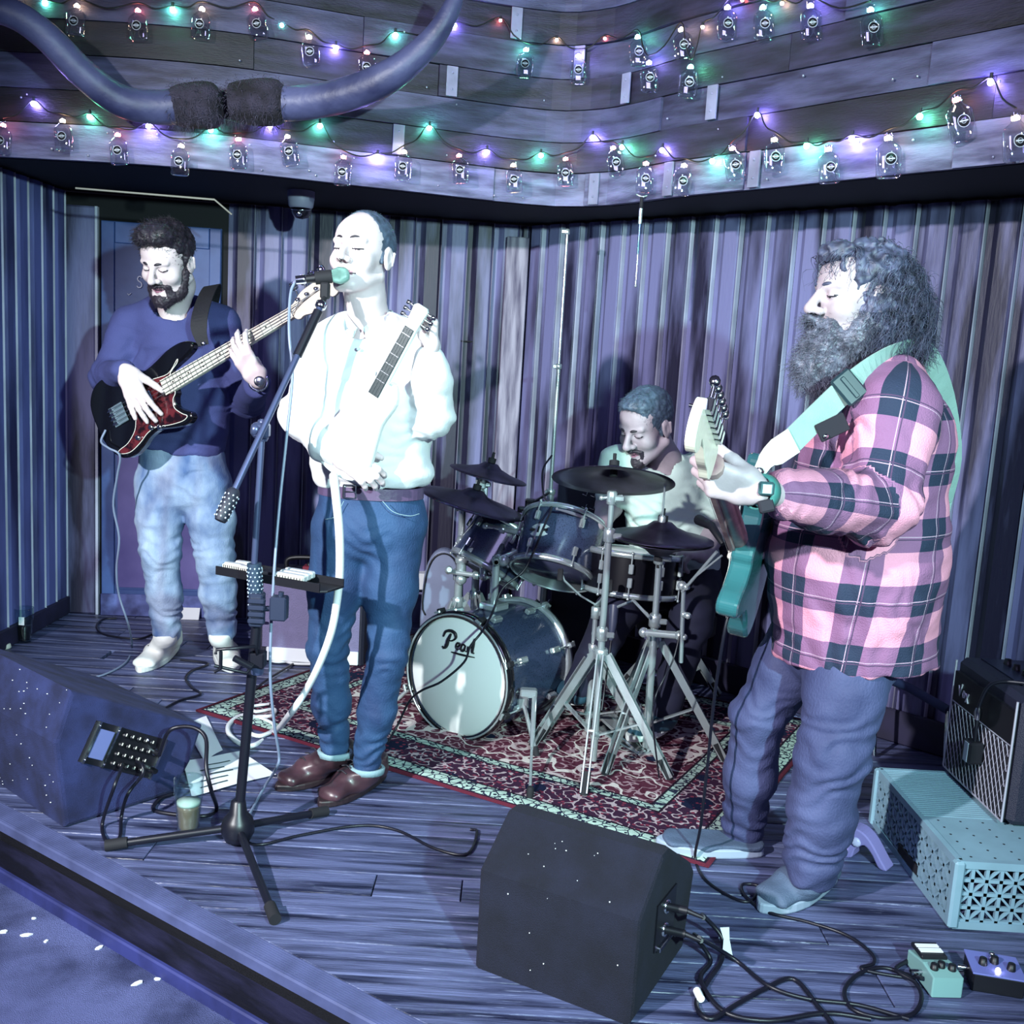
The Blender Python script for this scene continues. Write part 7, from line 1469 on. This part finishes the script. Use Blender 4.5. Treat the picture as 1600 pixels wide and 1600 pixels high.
t = thing('clip_microphone', 'chrome jointed arm with small microphone clamped to the hi-hat stand', 'microphone', (0.526,3.4,0.477))
for a, b_, r in (((0.475,3.41,0.475), (0.586,3.34,0.49), .013), ((0.598,3.34,0.398), (0.579,3.3,0.66), .0075), ((0.575,3.3,0.649), (0.652,3.18,0.811), .0055), ((0.598,3.26,0.702), (0.667,3.17,0.802), .0035)):
    q = MB(); q.tube([a, b_], r, 10); q.build('tube', m_steel, t)
for p, r in (((0.586,3.34,0.49), .018), ((0.573,3.3,0.67), .016), ((0.475,3.41,0.475), .018), ((0.588,3.31,0.571), .011)):
    q = MB(); q.ball(p, r, 10); q.lathe([(.004, 0), (.010, .004), (.012, .02), (.007, .026)], p, (.8, -.6, -.1), 10); q.build('joint', m_steel, t)
q = MB(); q.tube([(0.664,3.15,0.842), (0.633,3.2,0.889), (0.609,3.3,0.892)], [.010, .014, .018], 12); q.build('capsule', m_black, t)
cable('clip_microphone_cable', 'thin dark cable looping down from the hi-hat microphone', [(0.587,3.33,0.511), (0.565,3.3,0.419), (0.528,3.26,0.352), (0.508,3.25,0.299), (0.499,3.2,0.229), (0.547,3.277,0.012)], .003)
t = thing('snare_microphone', 'grey microphone on a short boom below the hi-hat, pointing at the snare', 'microphone', (0.388,3.58,0.49)); q = MB(); q.tube([(0.388,3.6,0.52), (0.386,3.58,0.454), (0.383,3.57,0.397)], [.018, .016, .008], 12); q.build('body', mat('mic_grey', '#3c4258', .4), t); q = MB(); q.tube([(0.383,3.57,0.397), (0.376,3.55,0.308), (0.36,3.5,0.157)], .004, 6); q.build('lead', m_cable, t); q = MB(); q.tube([(0.393,3.6,0.509), (0.443,3.5,0.564), (0.492,3.42,0.526)], .006, 8); q.build('arm', m_steel, t)
# ---- cables on the floor -------------------------------------------
Zc = .006
cable('white_guitar_cable', 'white guitar cable, top thickened to imitate glare, hanging from singer to floor', [(-0.502,2.83,1.027), (-0.485,2.78,0.975), (-0.469,2.76,0.881), (-0.464,2.76,0.774), (-0.468,2.76,0.692), (-0.481,2.76,0.6), (-0.514,2.78,0.5), (-0.561,2.82,0.399), (-0.618,2.88,0.303), (-0.798,3.491,0.01), (-0.848,3.353,0.006), (-0.934,3.423,0.006), (-0.977,3.536,0.006), (-0.952,3.641,0.006), (-0.845,3.591,0.006), (-0.809,3.519,0.006), (-0.841,3.435,0.012), (-0.9,3.488,0.012), (-0.906,3.599,0.014), (-0.844,3.637,0.014), (-0.852,3.7,0.016), (-0.908,3.651,0.02), (-0.933,3.703,0.02), (-0.882,3.741,0.02)], .006, m_wcable, rs=(.0125, .0055))  # radius swells towards the top to stand in for overexposed bloom
cable('white_cable_coil', 'white cable lying in loops on the boards in front of the grey amplifier', [(-1.053,4.2,0.23), (-1.123,4.632,0.006), (-1.006,4.367,0.006), (-0.994,4.5,0.006), (-1.061,4.538,0.006), (-1.074,4.412,0.006), (-0.99,4.3,0.01), (-0.891,4.358,0.01), (-0.824,4.451,0.01), (-0.899,4.462,0.014), (-0.978,4.366,0.014), (-0.919,4.295,0.01), (-0.822,4.296,0.01)], .006, m_wcable)
cable('microphone_cable', 'microphone lead, greyed to look lit, drooping beside the boom stand to its foot', [(-0.626,2.85,1.55), (-0.636,2.84,1.521), (-0.635,2.82,1.46), (-0.628,2.8,1.392), (-0.615,2.79,1.29), (-0.623,2.77,1.117), (-0.631,2.74,0.928), (-0.631,2.7,0.759), (-0.631,2.68,0.586), (-0.628,2.68,0.46), (-0.622,2.72,0.318), (-0.618,2.76,0.227), (-0.629,2.78,0.18), (-0.715,2.991,0.02), (-0.717,2.82,0.01), (-0.726,2.757,0.006)], .0042, m_gcable)  # pale grey holds the light on the lead; its floor run is black
cable('stage_cable', 'black lead running from the stand foot across the boards to the black wedge', [(-0.721,2.726,0.006), (-0.652,2.658,0.006), (-0.544,2.729,0.006), (-0.392,2.809,0.006), (-0.279,2.795,0.006), (-0.159,2.697,0.006), (-0.068,2.678,0.006), (-0.047,2.813,0.006), (-0.067,2.827,0.006)], .0042)
cable('bass_cable', 'pale instrument lead curving from the bass guitar to the stage boards', [(-1.568,3.9,1.013), (-1.577,3.88,0.97), (-1.54,3.86,0.949), (-1.498,3.86,0.923), (-1.524,3.9,0.836), (-1.558,3.95,0.714), (-1.547,3.98,0.582), (-1.565,4,0.448), (-1.574,4.05,0.33), (-1.556,4.1,0.198), (-1.657,4.411,0.006), (-1.597,4.181,0.006), (-1.622,3.999,0.006), (-1.701,3.942,0.006), (-1.778,3.969,0.006)], .0045, m_gcable)
cable('black_floor_cable', 'black lead bent in a hook on the boards beside the bass player', [(-1.899,4.853,0.006), (-1.952,4.816,0.006), (-1.924,4.679,0.006), (-1.835,4.563,0.006), (-1.676,4.533,0.006), (-1.637,4.63,0.006), (-1.598,4.707,0.006), (-1.543,4.707,0.006)], .005)
cable('black_floor_cable', 'black lead zigzagging from the white shoes to the mixer monitor', [(-1.39,4.26,0.006), (-1.262,4.23,0.006), (-1.297,4.123,0.006), (-1.29,4.021,0.006), (-1.228,3.91,0.006), (-1.174,3.841,0.006), (-1.229,3.756,0.006), (-1.258,3.629,0.006), (-1.247,3.55,0.006)], .005)
cable('black_floor_cable', 'black lead crossing the rug corner behind the boom stand', [(-0.893,4.371,0.006), (-0.933,4.175,0.012), (-0.965,4.031,0.012), (-0.983,3.897,0.012)], .005)
cable('monitor_cable', 'black lead arching from the mixer monitor over the set list sheet', [pp(.09, .02, .045), (-0.958,2.83,0.246), (-0.925,2.83,0.266), (-0.875,2.82,0.269), (-0.838,2.8,0.246), (-0.818,2.74,0.185), (-0.803,2.74,0.119), (-0.821,2.858,0.006), (-0.842,2.812,0.006), (-0.935,2.812,0.006), (-0.999,2.834,0.006), (-1.006,2.908,0.006), (-0.977,2.948,0.006)], .006)
cable('monitor_cable', 'two strand black lead dropping from the mixer panel in front of the pint', [pp(.05, -.02, .012), (-1.021,2.8,0.157), (-1.014,2.78,0.133), (-1.031,2.72,0.104), (-1.062,2.753,0.02), (-1.032,2.666,0.006), (-1.03,2.617,0.006), (-1.061,2.636,0.006), (-1.102,2.717,0.015), (-1.047,2.66,0.149), (-1.057,2.74,0.17), pp(.01, -.035, .01)], .005)
cable('guitar_cable', 'long black guitar lead trailing from the guitarist over the boards to the pedals', [(0.611,2.56,0.781), (0.57,2.55,0.764), (0.558,2.55,0.679), (0.561,2.6,0.507), (0.568,2.64,0.313), (0.569,2.66,0.138), (0.576,2.727,0.01), (0.583,2.62,0.006), (0.621,2.547,0.006), (0.664,2.509,0.006), (0.694,2.522,0.006), (0.727,2.592,0.006), (0.683,2.597,0.006), (0.678,2.537,0.006), (0.72,2.462,0.006), (0.809,2.427,0.006), (0.892,2.377,0.006), (0.931,2.303,0.006), (0.923,2.257,0.006), (0.885,2.235,0.006), (0.917,2.218,0.006), (1.001,2.202,0.006)], .0042)
cable('pedal_cable', 'black lead looped round on the boards left of the green pedal', [(1.001,2.17,0.03), (0.985,2.22,0.006), (0.94,2.241,0.006), (0.878,2.214,0.006), (0.82,2.147,0.006), (0.812,2.077,0.006), (0.866,2.049,0.006), (0.942,2.067,0.006), (0.983,2.119,0.012), (0.99,2.176,0.014), (0.963,2.223,0.014), (1.011,2.27,0.012)], .005)
cable('monitor_cable', 'black lead from the upper socket of the black wedge, with a white tape flag', [s2(.172, .194, .085), (0.515,2.28,0.087), (0.565,2.289,0.03), (0.556,2.233,0.006), (0.505,2.14,0.006), (0.466,2.056,0.006), (0.488,2.009,0.006), (0.555,2.064,0.006), (0.633,2.129,0.006), (0.71,2.173,0.006), (0.739,2.07,0.006), (0.752,2.019,0.006)], .0055)
cable('monitor_cable', 'black lead from the lower socket of the black wedge running to the front edge', [s2(.172, .139, .085), (0.484,2.22,0.071), (0.529,2.23,0.006), (0.49,2.142,0.012), (0.522,2.039,0.006), (0.613,2.015,0.006), (0.748,2.053,0.006), (0.843,2.042,0.006)], .0055)
cable('monitor_cable', 'third black lead crossing under the taped one on the boards', [s2(.172, .145, .080), (0.503,2.2,0.072), (0.59,2.236,0.006), (0.641,2.133,0.012), (0.72,2.102,0.006), (0.83,2.09,0.006), (0.929,2.05,0.006)], .005)
q = MB(); p = V((0.572,2.278,0.02)); q.ribbon([p+V(0, .022, .03), p+V(.002, 0, .012), p-V(0, .03, .01)], [.022, .014, .024], .002, 0, (1, .1, .2)); tag(q.build('tape_flag', m_white), 'white paper tape wrapped on a black lead near the wedge', 'tape')
q = MB(); p = V((0.473,2.095,0.014)); q.tube([p, p+V(.004, -.03, 0)], .009, 10); tag(q.build('cable_tag', m_white), 'small white cable tag on the lead by the front edge', 'tag')

# ================================================================= above the stage
# ---- long horns -------------------------------------------------
m_horn = mat('horn', '#52567c', .5, bump=.3, bscale=25, col2='#26294a', vscale=5, lo=.3, hi=.7); m_hide = mat('dark_hide', '#332e40', .95, bump=1, bscale=160, col2='#141019', vscale=14); m_fur = mat('hide_fur', '#4a465a', .9, var=.4, vscale=30)
hr = thing('cattle_horns', 'pair of long curving cattle horns mounted on the plank fascia', 'horns', (-1.101,3.8,2.19))
for pts, rr in (([(-1.22,3.8,2.198), (-1.326,3.78,2.177), (-1.447,3.74,2.182), (-1.556,3.68,2.252), (-1.659,3.62,2.353), (-1.756,3.58,2.406), (-1.904,3.56,2.421)], (.062, .052, .044)), ([(-0.952,3.82,2.22), (-0.811,3.8,2.228), (-0.646,3.76,2.26), (-0.509,3.72,2.315), (-0.4,3.7,2.399), (-0.322,3.68,2.497), (-0.274,3.68,2.622)], (.060, .057, .024))):
    sp = spline(pts, 8); n = len(sp); q = MB(); q.tube(sp, [np.interp(i/(n-1), [0, .45, 1], rr) for i in range(n)], 18); q.build('horn', m_horn, hr)
for a, b_, seed in (((-1.283,3.8,2.19), (-1.115,3.8,2.2), 1), ((-1.082,3.81,2.215), (-0.886,3.81,2.226), 2)):
    a, b_ = V(a), V(b_); sp = [a.lerp(b_, t) for t in np.linspace(0, 1, 9)]; q = MB(); q.tube(sp, [.064, .071, .075, .078, .080, .081, .080, .074, .05], 18)
    g = np.random.default_rng(seed); mm = q.mesh('x'); v = coords(mm); bpy.data.meshes.remove(mm); dr = v-np.array([np.array(a+(b_-a)*max(0, min(1, (V(p)-a).dot(b_-a)/(b_-a).length_squared))) for p in v]); idx = g.integers(0, len(v), 700); dn = dr[idx]/(np.linalg.norm(dr[idx], axis=1)[:, None]+1e-9)
    sv, sq = strands(v[idx]+g.normal(0, .008, (700, 3)), dn, .016, .0012, 0, 1, .6, seed, 3, .5); o = q.build('hide_wrap', m_hide, hr); link('fur', np_mesh('fur', sv, sq), m_fur, o)
q = MB(); q.box(V((-1.117,3.86,2.214)), (.12, .02, .05), bev=.008); q.box(V((-1.143,3.95,2.233)), (.03, .09, .03), bev=.005); q.build('mount', m_riser, hr)
# ---- string lights with little bottles --------------------------------
EMC = dict(purple=((.34, .26, 1), 420), green=((.16, 1, .55), 300), warm=((1, .62, .34), 110), red=((1, .2, .2), 90), white=((.8, .85, 1), 45))
m_led = {k: mat('led_'+k, '#ffffff', .3, emit=c, estr=s) for k, (c, s) in EMC.items()}
m_bottle = glass_mat('bottle_glass', (.93, .96, 1), .03, .95); m_lab = mat('bottle_label', '#0c0c14', .5); m_lab2 = mat('label_print', '#b9bcc8', .5); m_wire = mat('string_wire', '#0b0b12', .6)
def bulb(p, col, parent, r=.0085):
    q = MB(); q.ball(p, r, 8); o = q.build('bulb', m_led[col], parent); q = MB(); q.cyl(V(p)+V(0, 0, r*.6), V(p)+V(0, 0, r*2.6), .005, None, 6); q.build('bulb_socket', m_wire, o); return o
def bottle(p, col, lab, tilt, h=.118, grp='bottles on the light string', yaw=0, big=1.0):
    """little flask bottle hanging by its neck at p"""
    h *= big; w = .034*big; t = thing('miniature_bottle', lab, 'bottle', p, grp); dn = V(math.sin(tilt), -.05, -math.cos(tilt)).normalized(); sx_ = V(math.cos(yaw)*math.cos(tilt), math.sin(yaw), math.sin(tilt)); sx_ = (sx_-dn*sx_.dot(dn)).normalized(); sy = dn.cross(sx_)
    q = MB(); prof = [(.0, .35, .35), (.16, .35, .35), (.20, .40, .42), (.30, .85, .7), (.38, 1, .8), (.92, 1, .8), (.98, .92, .7), (1.0, .8, .6)]; n = 18; vs = []
    for z, a, b_ in prof:
        for k_ in range(n): an = 2*math.pi*k_/n; vs.append(V(p)+dn*(z*h)+sx_*(w*a*abs(math.cos(an))**.7*np.sign(math.cos(an)))+sy*(w*.62*b_*abs(math.sin(an))**.7*np.sign(math.sin(an))))
    q.add(vs, [(i*n+k_, (i+1)*n+k_, (i+1)*n+(k_+1) % n, i*n+(k_+1) % n) for i in range(len(prof)-1) for k_ in range(n)], True); q.add(vs[-n:], [tuple(range(n))]); q.build('glass', m_bottle, t)
    f = sy if sy.y < 0 else -sy; c = V(p)+dn*(h*.60)+f*(w*.62*.8+.001); q = MB(); q.lathe([(.001, .0008), (.014*big, .0004), (.014*big, -.0006)], c, f, 16); l = q.build('label', m_lab, t)
    q = MB(); q.torus(c+f*.0008, f, .0155*big, .0010, 18, 5); q.box(c+f*.0012, (.011*big, .0018, .0006), (sx_, dn, f)); q.torus(c+f*.0008, f, .0062*big, .0008, 12, 4); q.build('label_print', m_lab2, l)
    if col:
        q = MB(); q.ball(V(p)+dn*(h*.10), .0068*big, 8); q.build('light', m_led[col], t)
    return t
LOW = [((5, 190), 'red'), ((97, 183), 'warm'), ((183, 205), 'red'), ((283, 222), 'warm'), ((372, 212), 'red'), ((448, 208), 'warm'), ((537, 240), 'red'), ((632, 232), 'warm'), ((717, 238), 'red'), ((802, 253), 'warm'), ((884, 243), 'red'), ((957, 226), 'red'), ((1010, 250), 'red'), ((1070, 253), 'warm'), ((1144, 226), 'red'), ((1210, 212), 'warm'), ((1294, 227), 'red'), ((1388, 208), 'warm'), ((1494, 148), 'red'), ((1587, 176), 'warm')]
LOWP = [(-1.931,3.877,2.116), (-1.715,3.874,2.143), (-1.514,3.872,2.105), (-1.281,3.873,2.08), (-1.09,3.93,2.125), (-0.923,3.981,2.155), (-0.719,4.042,2.104), (-0.498,4.115,2.15), (-0.292,4.185,2.161), (-0.078,4.248,2.148), (0.13,4.275,2.189), (0.306,4.158,2.218), (0.424,3.992,2.137), (0.545,3.831,2.108), (0.681,3.679,2.145), (0.795,3.552,2.155), (0.932,3.392,2.101), (1.066,3.236,2.113), (1.198,3.088,2.195), (1.316,2.957,2.123)]
TILT = [.05, -.1, -.12, .02, -.05, -.2, .0, .02, -.12, -.1, -.05, -.25, .0, .05, -.2, -.08, -.12, -.1, -.28, -.15]
LOWB = [((-1.829,3.896,2.188), 'purple'), ((-1.623,3.893,2.153), 'green'), ((-1.403,3.881,2.131), 'purple'), ((-1.186,3.912,2.136), 'green'), ((-0.984,3.973,2.175), 'purple'), ((-0.81,4.035,2.198), 'green'), ((-0.598,4.102,2.111), 'purple'), ((-0.41,4.166,2.241), 'green'), ((-0.184,4.243,2.178), 'purple'), ((0.031,4.286,2.186), 'green'), ((0.231,4.244,2.258), 'purple'), ((0.342,4.137,2.207), 'green'), ((0.476,3.951,2.167), 'purple'), ((0.632,3.764,2.103), 'green'), ((0.749,3.635,2.236), 'purple'), ((0.885,3.478,2.113), 'green'), ((0.992,3.352,2.116), 'purple'), ((1.137,3.187,2.154), 'green'), ((1.271,3.037,2.221), 'purple')]
UPP = [((-1.878,3.876,2.574), 'warm'), ((-1.659,3.874,2.54), 'warm'), ((-1.441,3.871,2.536), 'red'), ((-1.217,3.892,2.56), 'warm'), ((-1.044,3.944,2.586), 'red'), ((-0.856,4.001,2.517), 'warm'), ((-0.649,4.063,2.492), 'red'), ((-0.053,4.255,2.589), 'green'), ((0.154,4.257,2.578), 'purple'), ((0.364,4.076,2.608), 'green'), ((0.408,4.017,2.502), 'purple'), ((0.499,3.88,2.583), 'warm'), ((0.54,3.836,2.447), 'green'), ((0.634,3.732,2.618), 'purple'), ((0.732,3.623,2.589), 'green'), ((0.854,3.483,2.556), 'purple'), ((0.996,3.317,2.499), 'green')]
UPB = [((-1.784,3.895,2.536), 'green'), ((-1.322,3.89,2.538), 'green'), ((-0.954,3.992,2.535), 'green'), ((-0.762,4.05,2.484), 'purple'), ((-0.55,4.118,2.562), 'green'), ((-0.334,4.192,2.631), 'purple'), ((-0.159,4.249,2.677), 'red'), ((0.066,4.293,2.631), 'warm'), ((0.252,4.225,2.626), 'red'), ((0.57,3.833,2.568), 'warm'), ((0.679,3.712,2.624), 'red'), ((0.788,3.591,2.581), 'warm')]
ORD = ['first', 'second', 'third', 'fourth', 'fifth', 'sixth', 'seventh', 'eighth', 'ninth', 'tenth', 'eleventh', 'twelfth', 'thirteenth', 'fourteenth', 'fifteenth', 'sixteenth', 'seventeenth', 'eighteenth', 'nineteenth', 'twentieth']
for nm, lab, P_, Bq, who in (('light_string', 'lower string of fairy lights looped along the bottom fascia plank', [(p, c) for p, (_, c) in zip(LOWP, LOW)], LOWB, 'lower'), ('light_string', 'upper string of fairy lights across the top of the fascia', UPP, UPB, 'upper')):
    t = thing(nm, lab, 'string lights', V(P_[0][0])); allp = sorted([(p, 1) for p, c in P_]+[(p, 0) for p, c in Bq], key=lambda e: e[0][0]-.9*min(0, 0)); q = MB(); wp = []
    for (p, k_), (p2, k2) in zip(allp[:-1], allp[1:]):
        p, p2 = V(p)+V(0, 0, .012), V(p2)+V(0, 0, .012); d = (p2-p).length
        wp += [p, (p+p2)/2-V(0, 0, min(.05, d*.12))]
    wp.append(V(allp[-1][0])+V(0, 0, .012)); q.tube(spline(wp, 4), .0028, 5); q.build('wire', m_wire, t)
    for p, c in Bq: bulb(p, c, t, .0095 if c in ('green', 'purple') else .006)
    for i, (p, c) in enumerate(P_):
        tl = TILT[i] if who == 'lower' else [.0, .05, -.05, .03, -.22, -.15, -.08, .0, -.05, -.12, -.1, -.2, .05, -.05, -.12, -.12, -.15][i]
        bottle(p, c, 'clear miniature bottle, %s light in its neck, %s from left on %s string' % (c, ORD[i], who), -tl, grp='bottles on the %s light string' % who, big=1.0 if not (who == 'lower' and i >= 17) else 1.12)
# ---- camera dome, hanging rod -------------------------------------
c = V((-0.986,4.55,1.968)); c.z = ZS; t = thing('dome_camera', 'small security dome camera fixed under the soffit above the singer', 'camera', c)
q = MB(); q.lathe([(.058, .032), (.058, .0), (.052, -.035), (.044, -.042)], c, (0, 0, 1), 24); q.build('housing', mat('camera_shell', '#8c8aa4', .5), t); q = MB(); q.lathe([(.044, -.04), (.042, -.06), (.030, -.080), (.001, -.088)], c, (0, -.25, 1), 20); q.build('dome', mat('smoked_dome', '#15141f', .1, coat=.6), t); q = MB(); q.torus(c+V(0, .01, -.042), (0, -.25, 1), .044, .003, 24, 6); q.ball(c+V(0, -.03, -.066), .014, 8); q.build('lens_ring', m_chrome, t)
t = thing('telescopic_rod', 'thin telescopic metal rod hanging from the curved fascia', 'rod', (0.417,3.985,2.001)); a = V((0.422,4.034,2.009)); 
e = V((0.423,4.03,1.677)); rr = [(0, .13, .007, m_rub), (.13, .30, .0075, m_steel), (.28, .50, .0055, mat('rod_blue', '#57688c', .3, .6)), (.48, .64, .0045, mat('rod_teal', '#4a7088', .3, .6)), (.62, 1.0, .003, m_steel)]
for s0_, s1_, r, mm in rr: q = MB(); q.tube([a.lerp(e, s0_), a.lerp(e, s1_)], r, 8); q.build('section', mm, t)
q = MB(); q.ball(e, .006, 8); q.tube([a+V(-.02, .012, .01), a, a+V(.022, .012, .008)], .003, 5); q.build('tip_and_hook', m_steel, t)
